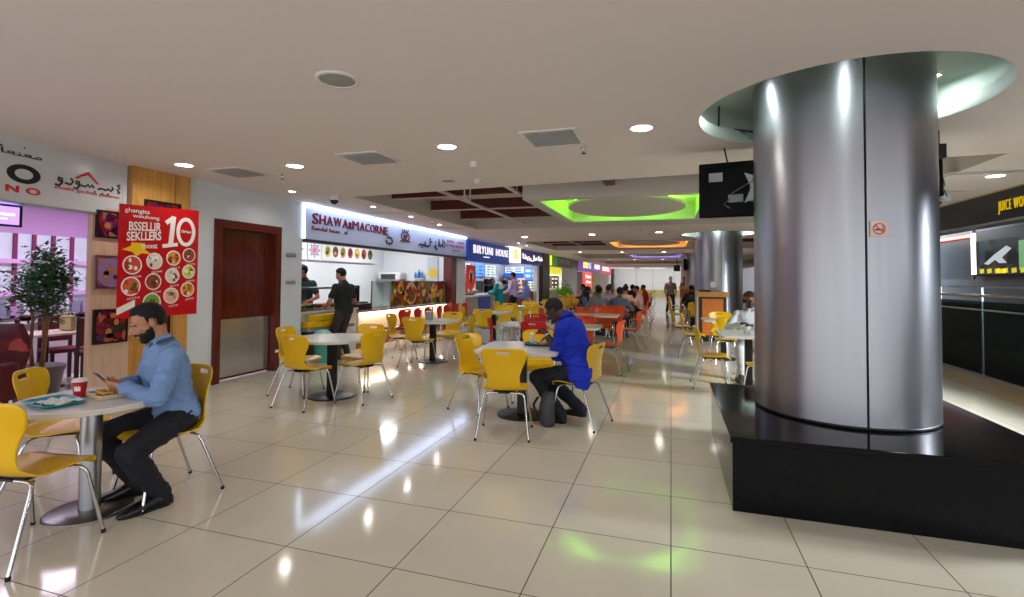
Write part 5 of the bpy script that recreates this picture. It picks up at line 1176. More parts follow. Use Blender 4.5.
text_mb(mb, 'ghangita', .27, .06, FP @ Matrix.Translation((*PT(.06, .905), q)), 0, .002, .01); text_mb(mb, 'waiuhong', .3, .05, FP @ Matrix.Translation((*PT(.15, .865), q)), 0, .002, .01)
text_mb(mb, 'tavonst', .18, .05, FP @ Matrix.Translation((*PT(.26, .605), q)) @ Matrix.Rotation(.08, 4, 'Z'), 0, .002, .01)
mb.build('white_lettering', [WHITEINK], t)
mb = MB(); mb.prism([PT(.04, .59), PT(.14, .625), PT(.14, .655), PT(.3, .655), PT(.3, .6), PT(.38, .56), PT(.26, .565), PT(.2, .535), PT(.16, .57)], q, q + .001, 0, FP); mb.build('yellow_burst', [YELINK], t)
mb = MB(); mb.prism([PT(.0, .03), PT(.2, .1), PT(.2, .16), PT(.0, .09)], q, q + .001, 0, FP); mb.build('white_ribbon', [WHITEINK], t)
DC = ((200, 70, 50), (70, 90, 50), (220, 150, 60), (160, 60, 40), (210, 90, 50), (150, 60, 40), (230, 220, 190), (200, 210, 70), (120, 150, 60), (230, 170, 140), (230, 150, 40))
dishes = [(.16, .46), (.42, .5), (.66, .535), (.87, .57), (.15, .275), (.41, .315), (.65, .37), (.87, .41), (.4, .13), (.64, .185), (.86, .24)]
txt = ('ALEDAR', 'PAHAB', 'MELT', 'SEPATITA', 'ISOTA', 'DELBAN', 'ALDIR', 'PARMAS', '', 'TESTA', 'AMROMO')
random.seed(4)
for i, (u, w) in enumerate(dishes):
    mb = MB(); c = PT(u, w); r = (.105, .095, .09, .085)[i % 4] * 1.0
    disc(mb, c, r, r, FP, 0, q, 32, .001); disc(mb, c, r * .86, r * .86, FP, 1, q + .001, 28, .001)
    for k in range(8): disc(mb, (c[0] + random.uniform(-.55, .55) * r, c[1] + random.uniform(-.55, .55) * r), r * random.uniform(.14, .3), r * random.uniform(.14, .28), FP, random.choice((2, 3, 0, 4)), q + .002 + .0004 * k, 12, .0004)
    if txt[i]: text_mb(mb, txt[i], r * 1.3, .022, FP @ Matrix.Translation((c[0] - r * .3, c[1] - r - .045, q)) @ Matrix.Rotation(.14, 4, 'Z'), 0, .001)
    a = rgb(*DC[i])
    mb.build('dish_print', [WHITEINK, mat('dish_base%d' % i, tuple(min(1, x * 1.1) for x in a) if i != 1 and i != 6 else rgb(222, 214, 196), .4, var=.2, nscale=40), mat('dish_mid%d' % i, tuple(x * .6 for x in a), .4, var=.3, nscale=60), mat('dish_red', rgb(170, 50, 36), .4, var=.3, nscale=60), mat('dish_green', rgb(70, 100, 40), .4, var=.3, nscale=60)], t)
mb = MB()
for y in (y0 + .03, y1 - .03): mb.tube([(-5.603, y, z1 - .06), (-5.603, y, ZC)], .0015, 6)
mb.build('hanging_thread', [ALU], t)
# ================================================================ shell chairs
def make_shell():
    prof = [(.225, .408), (.222, .428), (.205, .443), (.15, .449), (.08, .445), (.0, .438), (-.07, .435), (-.125, .443), (-.165, .465), (-.188, .5), (-.2, .545), (-.208, .6), (-.216, .66), (-.226, .715), (-.236, .76), (-.244, .79), (-.2475, .806), (-.251, .82), (-.2545, .834), (-.258, .848), (-.2605, .858), (-.262, .864)]
    hw = [.17, .19, .2, .212, .222, .225, .222, .21, .192, .172, .158, .158, .178, .205, .222, .226, .225, .222, .214, .197, .175, .15]
    us = [-1, -.93, -.82, -.66, -.5, -.36, -.28, -.2, -.1, 0, .1, .2, .28, .36, .5, .66, .82, .93, 1]
    bm = bmesh.new(); V = []
    for k, ((y, z), w) in enumerate(zip(prof, hw)):
        row = []; nb = k / (len(prof) - 1)
        for u in us:
            x = u * w; yy, zz = y, z
            if k >= 9: yy += .055 * min(1, (k - 8) / 5) * u * u * (w / .225)          # back wraps forward
            elif k >= 2: zz += .012 * u * u * min(1, k / 4)                           # seat dished
            if k == 8: yy += .012 * u * u
            row.append(bm.verts.new((x, yy, zz)))
        V.append(row)
    # the hand slot: rows 16-17, |u| < .28
    for k in range(len(prof) - 1):
        for i in range(len(us) - 1):
            um = (us[i] + us[i + 1]) / 2
            if k in (16, 17) and abs(um) < .3: continue
            bm.faces.new((V[k][i], V[k][i + 1], V[k + 1][i + 1], V[k + 1][i]))
    bmesh.ops.recalc_face_normals(bm, faces=bm.faces)
    bmesh.ops.solidify(bm, geom=bm.faces[:], thickness=.008)
    bmesh.ops.recalc_face_normals(bm, faces=bm.faces)
    return bm
SHELL = make_shell()
def make_chair(plastic):
    t = thing('shell_chair', '', 'chair')
    mb = MB(); mb.bm(SHELL, 0, True); s = mb.build('seat_shell', [plastic], t, world=False)
    mb = MB(); mb.box(-.11, -.1, .414, .11, .11, .43, bev=.004); mb.tube([(-.13, .13, .418), (.13, .13, .418)], .009, 8); mb.tube([(-.13, -.11, .418), (.13, -.11, .418)], .009, 8)
    mb.build('seat_frame', [BLACK], t, world=False)
    for sx in (-1, 1):
        for sy in (1, -1):
            y1 = .13 if sy > 0 else -.11; ye = .225 if sy > 0 else -.27
            pts = [(sx * .06, y1, .417), (sx * .15, y1 + sy * .004, .417), (sx * .18, y1 + sy * .012, .412), (sx * .196, y1 + sy * .022, .396), (sx * .204, y1 + sy * .032, .37), (sx * .252, ye, .012)]
            mb = MB(); mb.tube(pts, .0105, 10); lg = mb.build('leg', [CHROME], t, world=False)
            mb = MB(); mb.lathe([(.012, 0), (.013, .014), (.0115, .022)], (sx * .253, ye, 0), 12); mb.build('foot_glide', [RUBBER], lg, world=False)
    return t
PROTO = {}
CH_GRP = 'shell chairs of the food court'
def chair(x, y, deg, col, label, group=CH_GRP):
    if col not in PROTO:
        t = make_chair({'yellow': YEL, 'orange': ORG, 'red': REDP}[col]); PROTO[col] = t
        t.location = (x, y, 0); t.rotation_euler.z = math.radians(deg); t['label'] = label; t['group'] = group
        return t
    return dup(PROTO[col], (x, y, 0), math.radians(deg), label, group)

# ================================================================ tables
def rsq(w, d, r, n=7):
    P = []
    for (cx, cy, a0) in ((w / 2 - r, d / 2 - r, 0), (-w / 2 + r, d / 2 - r, 90), (-w / 2 + r, -d / 2 + r, 180), (w / 2 - r, -d / 2 + r, 270)):
        for i in range(n): a = math.radians(a0 + 90 * i / (n - 1)); P.append((cx + r * math.cos(a), cy + r * math.sin(a)))
    return P
def table(x, y, label, w=.8, d=.8, r=.06, rz=0, h=.75, steel=False, round_=None, base=.27, grp='food court tables', legs=1):
    t = thing('food_court_table', label, 'table', (x, y, 0), math.radians(rz), grp)
    poly = rsq(w, d, r) if round_ is None else [(round_[0] * math.cos(2 * PI * i / 56), round_[1] * math.sin(2 * PI * i / 56)) for i in range(56)]
    mb = MB(); mb.prism(poly, h - .004, h); tp = mb.build('table_top', [WTOP], t, world=False)
    mb = MB(); mb.prism(poly, h - .032, h - .004, 0); mb.build('edge_band', [mat('edge_band_cream', rgb(206, 200, 188), .35, var=.03)], tp, world=False)
    for k in range(legs):
        ox = 0 if legs == 1 else (k - .5) * w * .55
        mb = MB()
        if steel: mb.lathe([(.058, .015), (.058, h - .032)], (ox, 0, 0), 28)
        else: mb.box(ox - .05, -.05, .015, ox + .05, .05, h - .032, bev=.012)
        mb.build('pedestal', [ALU if steel else BLACK], t, world=False)
        mb = MB(); mb.lathe([(base, 0), (base, .008), (base - .012, .014), (.06, .02)], (ox, 0, 0), 44); mb.build('base_plate', [mat('base_steel', rgb(120, 118, 116), .3, .85, var=.08) if steel else BLACK], t, world=False)
    return t
BEH = 'the man in the light blue shirt'
table(-3.61, 2.35, 'near round white table with steel pedestal, set with a teal tray', round_=(.4, .4), steel=True, h=.725, base=.235)
chair(-3.44, 1.92, 8, 'yellow', 'near yellow shell chair at the lower left, its back to the left edge')
chair(-4.12, 2.5, -52, 'yellow', 'yellow shell chair on the far side of the near round table, below the potted tree')
chair(-3.4, 2.7, 163, 'yellow', 'yellow shell chair in which the man in the light blue shirt sits')
table(-4.17, 5.55, 'round white table in front of the mahogany door', round_=(.52, .52), base=.29, h=.755)
chair(-4.17, 5.06, -6, 'yellow', 'yellow shell chair with its back to the viewer at the table before the mahogany door')
chair(-4.72, 5.58, -80, 'yellow', 'yellow shell chair closest to the mahogany door')
chair(-3.72, 5.56, 78, 'yellow', 'yellow shell chair on the aisle side of the table before the mahogany door')
chair(-4.1, 6.12, 178, 'yellow', 'yellow shell chair on the far side of the table before the mahogany door')
table(-4.2, 8.5, 'round white table in front of the food-print counter', round_=(.5, .5), base=.28, h=.755)
chair(-4.22, 7.98, 0, 'yellow', 'yellow shell chair with its back to the viewer at the table before the food-print counter')
chair(-4.78, 8.35, -82, 'yellow', 'yellow shell chair on the shop side of the table before the food-print counter')
chair(-3.72, 8.75, 95, 'yellow', 'yellow shell chair on the aisle side of the table before the food-print counter')
chair(-4.15, 9.06, 176, 'yellow', 'yellow shell chair on the far side of the table before the food-print counter')
table(-1.6, 5.5, 'white square table at which the man in royal blue eats', w=.9, d=.95, r=.12, rz=4, h=.76, base=.28)
chair(-1.57, 4.8, 12, 'yellow', 'yellow shell chair with its back to the viewer at the royal blue man table')
chair(-2.14, 5.58, -112, 'yellow', 'yellow shell chair on the left side of the royal blue man table, facing right')
chair(-.93, 5.38, 76, 'yellow', 'yellow shell chair in which the man in royal blue sits')
chair(-1.62, 6.2, 184, 'yellow', 'yellow shell chair on the far side of the royal blue man table')
# shop-side row further back
table(-4.0, 11.3, 'square white table in front of the blue-fronted rice counter', w=.8, d=.8, base=.26)
chair(-4.0, 10.75, 2, 'yellow', 'yellow shell chair backing to the viewer at the table before the blue-fronted counter')
chair(-4.62, 11.3, -85, 'yellow', 'yellow shell chair on the shop side of the table before the blue-fronted counter')
chair(-3.42, 11.2, 60, 'yellow', 'yellow shell chair on the aisle side of the table before the blue-fronted counter')
chair(-4.0, 11.95, 182, 'yellow', 'yellow shell chair on the far side of the table before the blue-fronted counter')
table(-3.95, 14.2, 'white table in front of the woman in the lavender scarf', w=1.1, d=.8, base=.26)
chair(-4.3, 13.6, 8, 'yellow', 'yellow shell chair at the near left of the table before the lavender scarf woman')
chair(-3.6, 13.6, -6, 'yellow', 'yellow shell chair at the near right of the table before the lavender scarf woman')
chair(-4.8, 14.3, -95, 'yellow', 'yellow shell chair on the shop side of the table before the lavender scarf woman')
chair(-3.1, 14.3, 88, 'yellow', 'yellow shell chair on the aisle side of the table before the lavender scarf woman')
chair(-4.2, 14.85, 176, 'yellow', 'yellow shell chair on the far side of the table before the lavender scarf woman')
FAR_T = ('white table before the dark brown post', 'white table before the yellow lit fascia', 'white table before the white shop pier', 'white table before the purple sign')
for i, (x, y) in enumerate(((-3.9, 17.2), (-3.9, 20.4), (-3.9, 24), (-3.9, 28.5))):
    table(x, y, FAR_T[i], w=.8, d=.8, base=.26)
    for dx, dy, a, s in ((0, -.6, 0, 'near side'), (0, .62, 180, 'far side'), (-.62, 0, -90, 'shop side'), (.62, 0, 90, 'aisle side')):
        chair(x + dx, y + dy, a + random.uniform(-9, 9), 'yellow', 'yellow shell chair on the %s of the %s' % (s, FAR_T[i].replace('white ', '')))
# middle rows
table(-2.45, 8.5, 'white table with red chairs just behind the royal blue man', w=.8, d=.8)
chair(-2.05, 7.92, -6, 'red', 'red shell chair backing to the viewer right behind the royal blue man head')
chair(-2.72, 8.1, -75, 'red', 'red shell chair on the left side of the table behind the royal blue man')
chair(-2.45, 9.1, 180, 'red', 'red shell chair on the far side of the table behind the royal blue man')
ORT = ('first white table of the orange row, right behind the royal blue man', 'second white table of the orange row', 'third white table of the orange row, with seated diners', 'fourth white table of the orange row', 'fifth white table of the orange row, far back')
ORN = ('first table of the orange row', 'second table of the orange row', 'third table of the orange row', 'fourth table of the orange row', 'fifth table of the orange row')
for i, (x, y, w) in enumerate(((-1.52, 8.45, .8), (-1.75, 11.35, 1.3), (-1.6, 14.2, 1.0), (-1.7, 17.2, 1.0), (-1.7, 20.6, 1.0))):
    table(x, y, ORT[i], w=w, d=.8)
    sides = [(-.22, -.6, 6, 'near left side'), (.25, -.62, -8, 'near right side'), (-.22, .62, 178, 'far left side'), (.25, .6, 184, 'far right side'), (w / 2 + .26, .02, 84, 'aisle end'), (-w / 2 - .26, .0, -88, 'inner end')]
    if i == 1: sides = sides[2:]
    if i == 0: sides = [(.0, -.62, 8, 'near side'), (.0, .62, 178, 'far side'), (.54, .06, 82, 'aisle end'), ]
    for dx, dy, a, s in sides:
        chair(x + dx, y + dy, a + random.uniform(-4, 4), 'orange', 'orange shell chair on the %s of the %s' % (s, ORN[i]))
for i, (x, y) in enumerate(((-2.0, 24.5), (-2.0, 29.5), (-2.0, 36))):
    nm = ('far yellow-chair table past the orange row', 'farther yellow-chair table past the orange row', 'farthest yellow-chair table before the back wall')[i]
    table(x, y, 'white ' + nm, w=1.0, d=.8)
    for dx, dy, a, s in ((0, -.6, 0, 'near side'), (0, .62, 180, 'far side'), (-.72, 0, -90, 'shop side'), (.72, 0, 90, 'aisle side')):
        chair(x + dx, y + dy, a + random.uniform(-9, 9), 'yellow', 'yellow shell chair on the %s of the %s' % (s, nm))
# red bar-height row against the lit counter
for i in range(7):
    y = 9.85 + i * .56
    chair(-5.72, y, 90 + (-8, 6, 0, 10, -6, 4, -3)[i], 'red', '%s red shell chair from the left along the warm lit counter' % ('first', 'second', 'third', 'fourth', 'fifth', 'sixth', 'seventh')[i], 'red chairs along the lit counter')
# right-hand row beside the columns
table(1.06, 7.95, 'white table behind the big column where the person in white sits', w=.82, d=1.0, r=.05, h=.77)
chair(.56, 7.85, -88, 'yellow', 'yellow shell chair left of the table of the person in white, facing right')
chair(1.2, 7.2, 20, 'yellow', 'yellow shell chair just left of the big column, at the white person table')
chair(1.22, 8.75, 178, 'yellow', 'yellow shell chair in which the person in white sits')
table(.98, 10.7, 'white table between the person in white and the orange-fronted cabinet', w=.8, d=.8, h=.77)
chair(1.0, 11.35, 182, 'yellow', 'yellow shell chair on the far side of the table before the orange-fronted cabinet')
chair(.42, 10.75, -92, 'yellow', 'yellow shell chair on the aisle side of the table before the orange cabinet')
chair(1.0, 10.1, 4, 'yellow', 'yellow shell chair on the near side of the table before the orange-fronted cabinet')
chair(.22, 12.6, -86, 'yellow', 'yellow shell chair alone in the aisle beside the orange-fronted cabinet')
for i, (x, y) in enumerate(((.75, 17.2), (.75, 20.4), (.75, 23.0))):
    nm = ('first aisle table past the second column', 'second aisle table past the second column', 'third aisle table past the second column')[i]
    table(x, y, 'white ' + nm, w=.8, d=.8)
    for dx, dy, a, s in ((0, -.6, 0, 'near side'), (0, .62, 180, 'far side'), (-.6, 0, -90, 'aisle side')):
        chair(x + dx, y + dy, a + random.uniform(-9, 9), 'yellow', 'yellow shell chair on the %s of the %s' % (s, nm))

# ================================================================ things on the tables
TEAL = mat('teal_tray_plastic', rgb(22, 150, 160), .4, var=.06)
def tray(x, y, z, rz, label, m, w=.33, d=.23, cat='tray'):
    mb = MB()
    bm = bmesh.new()
    P0_ = rsq(w - .05, d - .05, .03, 5); P1_ = rsq(w, d, .05, 5); P2_ = rsq(w + .012, d + .012, .055, 5)
    n = len(P0_)
    v = [(p[0], p[1], .004) for p in P0_] + [(p[0], p[1], .02) for p in P1_] + [(p[0], p[1], .02) for p in P2_] + [(p[0], p[1], 0) for p in P0_]
    f = [tuple(range(n)), tuple(reversed(range(3 * n, 4 * n)))]
    for i in range(n):
        j = (i + 1) % n; f += [(i, j, n + j, n + i)[::-1], (n + i, n + j, 2 * n + j, 2 * n + i)[::-1], (2 * n + i, 2 * n + j, 3 * n + j, 3 * n + i)[::-1]]
    mb.add(v, f); bm.free()
    o = mb.build('serving_tray', [m], at=(x, y, z)); o.rotation_euler.z = math.radians(rz); return tag(o, label, cat)
ZT = .7265
tray(-3.665, 2.17, ZT, -10, 'teal serving tray with crumpled white paper on the near round table', TEAL)
random.seed(13)
def crumple(x, y, z, r, h, label, name='paper_napkin', m=None, n=9):
    bm = bmesh.new(); bmesh.ops.create_grid(bm, x_segments=n, y_segments=n, size=r)
    for v in bm.verts: v.co.z = .002 + h * max(0, noise.noise(Vector((v.co.x * 30 + x * 7, v.co.y * 30, 0))) + .35); v.co.x += .2 * r * noise.noise(Vector((v.co.y * 20, x, 1))); v.co.y += .2 * r * noise.noise(Vector((v.co.x * 20, y, 2)))
    bmesh.ops.solidify(bm, geom=bm.faces[:], thickness=.0015)
    mb = MB(); mb.bm(bm, 0, False); bm.free(); o = mb.build(name, [m or mat('paper_white', rgb(214, 214, 210), .8, var=.05)], at=(x, y, z)); return tag(o, label, 'napkin')
crumple(-3.62, 2.18, ZT + .005, .075, .025, 'crumpled white napkin on the teal tray of the near table')
crumple(-3.72, 2.17, ZT + .005, .06, .012, 'flat torn paper sheet on the teal tray of the near table')
t = thing('paper_cup', 'red paper cup with white lid on the near round table', 'cup', (-3.71, 2.335, ZT))
mb = MB(); mb.lathe([(.029, 0), (.03, .003), (.041, .105)], (0, 0, 0), 28); mb.build('cup_body', [mat('cup_red', rgb(190, 20, 34), .35, var=.04)], t, world=False)
mb = MB(); mb.lathe([(.043, .103), (.044, .11), (.038, .114), (.036, .122), (.001, .121)], (0, 0, 0), 28); mb.build('cup_lid', [mat('lid_white', rgb(226, 222, 216), .3, var=.02)], t, world=False)
mb = MB()
for k in range(9):
    a = math.radians(-80 + k * 6); rr = .0365
    mb.add([(rr * math.cos(a), rr * math.sin(a), .045), (rr * math.cos(a + .1), rr * math.sin(a + .1), .045), ((rr + .0026) * math.cos(a + .1), (rr + .0026) * math.sin(a + .1), .075 + .006 * math.sin(k * 2.4)), ((rr + .0026) * math.cos(a), (rr + .0026) * math.sin(a), .075 - .006 * math.sin(k * 1.7))], [(0, 1, 2, 3)])
mb.build('cup_mark', [WHITEINK], t, world=False)
PT_ = mat('plate_cream', rgb(206, 190, 160), .35, var=.05)
t = thing('food_tray', 'cream foam tray of fried food in front of the light blue shirt man', 'food tray', (-3.575, 2.43, ZT), math.radians(-15))
mb = MB(); mb.box(-.13, -.1, 0, .13, .1, .012, bev=.004)
for a, b, c, d in ((-.13, -.1, .13, -.088), (-.13, .088, .13, .1), (-.13, -.088, -.118, .088), (.118, -.088, .13, .088)): mb.box(a, b, .01, c, d, .026)
mb.build('tray_shell', [PT_], t, world=False)
mb = MB(); random.seed(6)
for i in range(26):
    p = Vector((random.uniform(-.09, .09), random.uniform(-.06, .06), .02 + random.uniform(0, .012))); d_ = Vector((random.uniform(-1, 1), random.uniform(-1, 1), random.uniform(-.2, .2))).normalized() * .03
    mb.tube([p - d_, p + d_], .006, 6)
mb.build('fried_food', [mat('fried_gold', rgb(212, 160, 70), .5, var=.25, nscale=60)], t, world=False)
# centre table
ZC2 = .762
tray(-1.45, 5.72, ZC2, 4, 'teal serving tray in front of the man in royal blue', mat('dark_teal_tray', rgb(16, 100, 122), .4, var=.06), .36, .26)
t = thing('meal_plate', 'white plate of food on the royal blue man tray', 'plate', (-1.42, 5.72, ZC2 + .006))
mb = MB(); mb.lathe([(.05, 0), (.1, .012), (.11, .018), (.095, .014), (.05, .006)], (0, 0, 0), 28); mb.build('plate', [WTOP], t, world=False)
mb = MB()
for i in range(24): mb.ell((random.uniform(-.06, .06), random.uniform(-.06, .06), .018), (.018, .015, .013), 0, 8, 6)
mb.build('rice_meal', [mat('meal_tan', rgb(196, 150, 80), .6, var=.3, nscale=60)], t, world=False)
def bottle(x, y, z, label, c, h=.16):
    t = thing('condiment_bottle', label, 'bottle', (x, y, z), 0, 'condiments on tables')
    mb = MB(); mb.lathe([(.024, 0), (.026, .004), (.026, h * .55), (.014, h * .72), (.014, h * .8)], (0, 0, 0), 20); mb.build('bottle_body', [c], t, world=False)
    mb = MB(); mb.lathe([(.017, h * .78), (.017, h), (.001, h)], (0, 0, 0), 20); mb.build('bottle_cap', [mat('cap_white', rgb(222, 220, 216), .3, var=.02)], t, world=False)
bottle(-1.58, 5.82, ZC2, 'small clear shaker bottle on the royal blue man table', mat('shaker_glass', rgb(190, 190, 184), .12, var=.05), .13)
t = thing('napkin_holder', 'steel napkin holder on the table before the food-print counter', 'napkin holder', (-4.28, 8.5, .757))
mb = MB(); mb.box(-.06, -.045, 0, .06, .045, .15, bev=.008); mb.build('holder_body', [ALU], t, world=False)
mb = MB(); mb.box(-.05, -.038, .15, .05, .038, .165); mb.build('napkins', [WHITEINK], t, world=False)
for k, (x, y) in enumerate(((-2.5, 8.45), (-2.35, 8.5))):
    bottle(x, y, .752, ('clear water bottle on the table behind the royal blue man', 'striped sauce bottle on the table behind the royal blue man')[k], mat('water_clear' if k == 0 else 'sauce_red', rgb(196, 200, 206) if k == 0 else rgb(170, 40, 40), .15, var=.05), .22)
mb = MB(); mb.box(-.12, -.08, 0, .12, .08, .05, bev=.006)
for i in range(9): mb.box(-.11 + i * .025, -.083, .006, -.1 + i * .025, .083, .054, 1)
tag(mb.build('condiment_basket', [WTOP, mat('stripe_red', rgb(190, 30, 36), .4, var=0)], at=(-2.2, 8.35, .752)), 'red striped basket on the table behind the royal blue man', 'basket')
for k, (x, y) in enumerate(((1.02, 7.8), (1.22, 7.72))):
    mb = MB(); mb.lathe([(.035, 0), (.045, .1), (.048, .105), (.044, .105), (.034, .01)], (0, 0, 0), 20)
    tag(mb.build('drinking_cup', [mat('cup_pale_green', rgb(190, 206, 190), .4, var=.05) if k == 0 else WTOP], at=(x, y, .772)), ('pale green tub on the table of the person in white', 'white cup on the table of the person in white')[k], 'cup')
t = thing('food_bag', 'pale plastic bag standing on the floor beside the yellow tables', 'bag', (-2.9, 9.7, 0))
mb = MB(); mb.loft([(Vector((0, 0, .0)), (1, 0, 0), (0, 1, 0), .15, .1), (Vector((0, 0, .1)), (1, 0, 0), (0, 1, 0), .17, .12), (Vector((.01, 0, .2)), (1, 0, 0), (0, 1, 0), .12, .09), (Vector((.02, 0, .28)), (1, 0, 0), (0, 1, 0), .03, .03), (Vector((.03, 0, .34)), (1, 0, 0), (0, 1, 0), .07, .02)], 0, 18); mb.build('bag_body', [mat('bag_white', rgb(206, 202, 200), .5, var=.06)], t, world=False)
# backpack under the royal blue man's table
t = thing('backpack', 'grey backpack on the floor between the royal blue man feet and the table base', 'backpack', (-1.24, 5.2, 0), math.radians(-60))
mb = MB(); mb.loft([(Vector((0, 0, .0)), (1, 0, 0), (0, 1, 0), .1, .06), (Vector((0, .0, .06)), (1, 0, 0), (0, 1, 0), .12, .075), (Vector((0, .0, .2)), (1, 0, 0), (0, 1, 0), .11, .07), (Vector((0, .02, .31)), (1, 0, 0), (0, 1, 0), .1, .06), (Vector((0, .03, .35)), (1, 0, 0), (0, 1, 0), .04, .03)], 0, 22, p=.7); mb.build('bag_body', [mat('bag_grey', rgb(66, 68, 72), .7, var=.2, nscale=20)], t, world=False)
mb = MB(); mb.tube([(-.06, -.08, .28), (-.09, -.12, .2), (-.06, -.1, .06)], .014, 8); mb.tube([(-.03, .03, .35), (0, .03, .4), (.03, .03, .35)], .01, 8); mb.build('strap', [BLACK], t, world=False)
# ================================================================ people
def remesh(mb, name, vox, smooth=3, wrinkle=0.0, seed=0, fac=.5):
    me = mb.mesh(name); ob = bpy.data.objects.new('tmp_' + name, me); COL.objects.link(ob)
    m = ob.modifiers.new('r', 'REMESH'); m.mode = 'VOXEL'; m.voxel_size = vox; m.use_smooth_shade = True
    if smooth:
        s = ob.modifiers.new('s', 'SMOOTH'); s.factor = fac; s.iterations = smooth
    dg = bpy.context.evaluated_depsgraph_get(); dg.update()
    out = bpy.data.meshes.new_from_object(ob.evaluated_get(dg)); out.name = name
    bpy.data.objects.remove(ob); bpy.data.meshes.remove(me)
    if wrinkle > 0:
        off = Vector((seed * 3.1, seed * 1.7, seed * .9)); ns = [v.normal.copy() for v in out.vertices]
        for v, n in zip(out.vertices, ns):
            q = v.co
            a_ = noise.noise(Vector((q.x * 7 + q.z * 3, q.y * 7, q.z * 13)) + off); b_ = noise.noise(Vector((q.x * 16, q.y * 16 + q.z * 6, q.z * 24)) + off)
            w = 1.5 * (1 - min(1, abs(a_) * 2.6)) ** 2 + .7 * (1 - min(1, abs(b_) * 2.6)) ** 2 - .3
            v.co += n * wrinkle * w
    out.polygons.foreach_set('use_smooth', [True] * len(out.polygons)); out.update()
    return out
def put(me, name, mats, parent, M=None):
    for m in (mats if isinstance(mats, (list, tuple)) else [mats]): me.materials.append(m)
    ob = bpy.data.objects.new(name, me); COL.objects.link(ob); ob.parent = parent
    return ob
def ik(a, c, l1, l2, hint):
    a, c, hint = Vector(a), Vector(c), Vector(hint); d = c - a; D = min(d.length, (l1 + l2) * .999); d.normalize(); c = a + d * D
    x = (l1 * l1 - l2 * l2 + D * D) / (2 * D); h = math.sqrt(max(0, l1 * l1 - x * x))
    p = hint - d * hint.dot(d); p.normalize()
    return a + d * x + p * h, c
def skin_mat(name, c): return mat('skin_' + name, rgb(*c), .5, var=.08, nscale=12)
def cloth(name, c, v=.1): return mat('cloth_' + name, rgb(*c), .8, var=v, nscale=10)
def person(label, loc, deg, pose='sit', skin='brown', skinc=(150, 100, 74), shirt=(90, 120, 170), shirtn='', pants=(24, 26, 34), shoe=(16, 16, 18), hair=(16, 14, 14), hairkind='short',
           lean=12, hx=0, hp=0, hy=0, handL=None, handR=None, feet=None, sleeve='long', beard=False, near=False, robe=None, scarf=None, cap=None, holdy=None, belly=0.0, stature=1.0, grip=.5, tail=False, seat=.455, splay=.1, neck=.11, eh=(.9, -.6, -.4), hf=0.0, phone=False, group=None, collar=True):
    V = .0062 if near else .016
    root = thing('person', label, 'person', loc, math.radians(deg), group)
    sk = skin_mat(skin, skinc)
    S = stature
    hipz = seat + .095 if pose == 'sit' else .91 * S
    hip = Vector((0, 0, hipz))
    la = math.radians(lean)
    up = Vector((0, math.sin(la), math.cos(la))); fw = Vector((0, math.cos(la), -math.sin(la))); rt = Vector((1, 0, 0))
    def sp(s, f=0, x=0): return hip + up * s * S + fw * f + rt * x
    tor = [(-.1, .1, .085, 0), (-.06, .15, .112, 0), (.02, .168, .122, -.004), (.12, .15, .108 + belly * .6, .004 + belly * .5), (.22, .155, .112 + belly, .006 + belly * .8), (.32, .172, .12, .004), (.4, .178, .112, 0), (.455, .165, .092, -.008), (.495, .12, .07, -.01), (.53, .065, .058, -.008)]
    def torso(mb, ex, s0=-1, s1=1, mi=0):
        mb.loft([(sp(s, f), rt, fw, (a + ex) * S, (b + ex) * S) for (s, a, b, f) in tor if s0 <= s <= s1], mi, 26, p=.9)
    shL, shR = sp(.435, -.005, -.175 * S), sp(.435, -.005, .175 * S)
    handL = Vector(handL) if handL else shL + Vector((-.04, .06, -.52)); handR = Vector(handR) if handR else shR + Vector((.04, .06, -.52))
    arms = []
    for sh, hd, sg in ((shL, handL, -1), (shR, handR, 1)):
        el, wr = ik(sh, hd, .29 * S, .255 * S, Vector((sg * eh[0], eh[1], eh[2])) if pose == 'sit' else Vector((sg * .75, -.5, -.75)))
        arms.append((sh, el, wr, sg))
    legs = []
    for sg in (-1, 1):
        hj = hip + Vector((sg * .09, .0, -.01))
        ft = Vector(feet[0 if sg < 0 else 1]) if feet else (Vector((sg * .11, .40, .085)) if pose == 'sit' else Vector((sg * .1, .0, .085)))
        kn, an = ik(hj, ft, .44 * S, .425 * S, Vector((sg * splay, .7, .75)) if pose == 'sit' else Vector((0, 1, 0)))
        legs.append((hj, kn, an, sg))
    # ---- head frame
    neck0 = sp(.515, -.008); hc = neck0 + up * .145 * S + fw * .03 + Vector((0, math.sin(math.radians(-hp)) * -.0, 0))
    Rh = Matrix.Rotation(math.radians(hy), 4, 'Z') @ Matrix.Rotation(math.radians(-hp), 4, 'X')
    fwd_h = Rh @ Vector((0, 1, 0))
    hc = neck0 + up * neck * S + Vector((0, .02 + hf, .03)) + (Rh @ Vector((0, .03, .03)) - Vector((0, .0, .0)))
    MH = Matrix.Translation(hc) @ Rh @ Matrix.Scale(S if S > 1 else 1, 4)
    def H(p): return MH @ Vector(p)
    R3 = Rh.to_3x3()
    body = MB()
    torso(body, 0)
    body.cap(sp(.47, -.01), .07 * S, sp(.5, -.01), .064 * S)
    body.cap(neck0 - up * .03, .06 * S, H((0, -.025, -.05)), .058 * S)
    # head
    body.ell(H((0, -.014, .035)), (.074, .094, .086), 0, 24, 16, R=R3)
    body.ell(H((0, .024, -.03)), (.06, .07, .086), 0, 24, 16, R=R3)
    body.ell(H((0, .055, -.092)), (.034, .034, .026), 0, 16, 10, R=R3)
    body.cap(H((0, .09, .018)), .009, H((0, .119, -.022)), .0125)
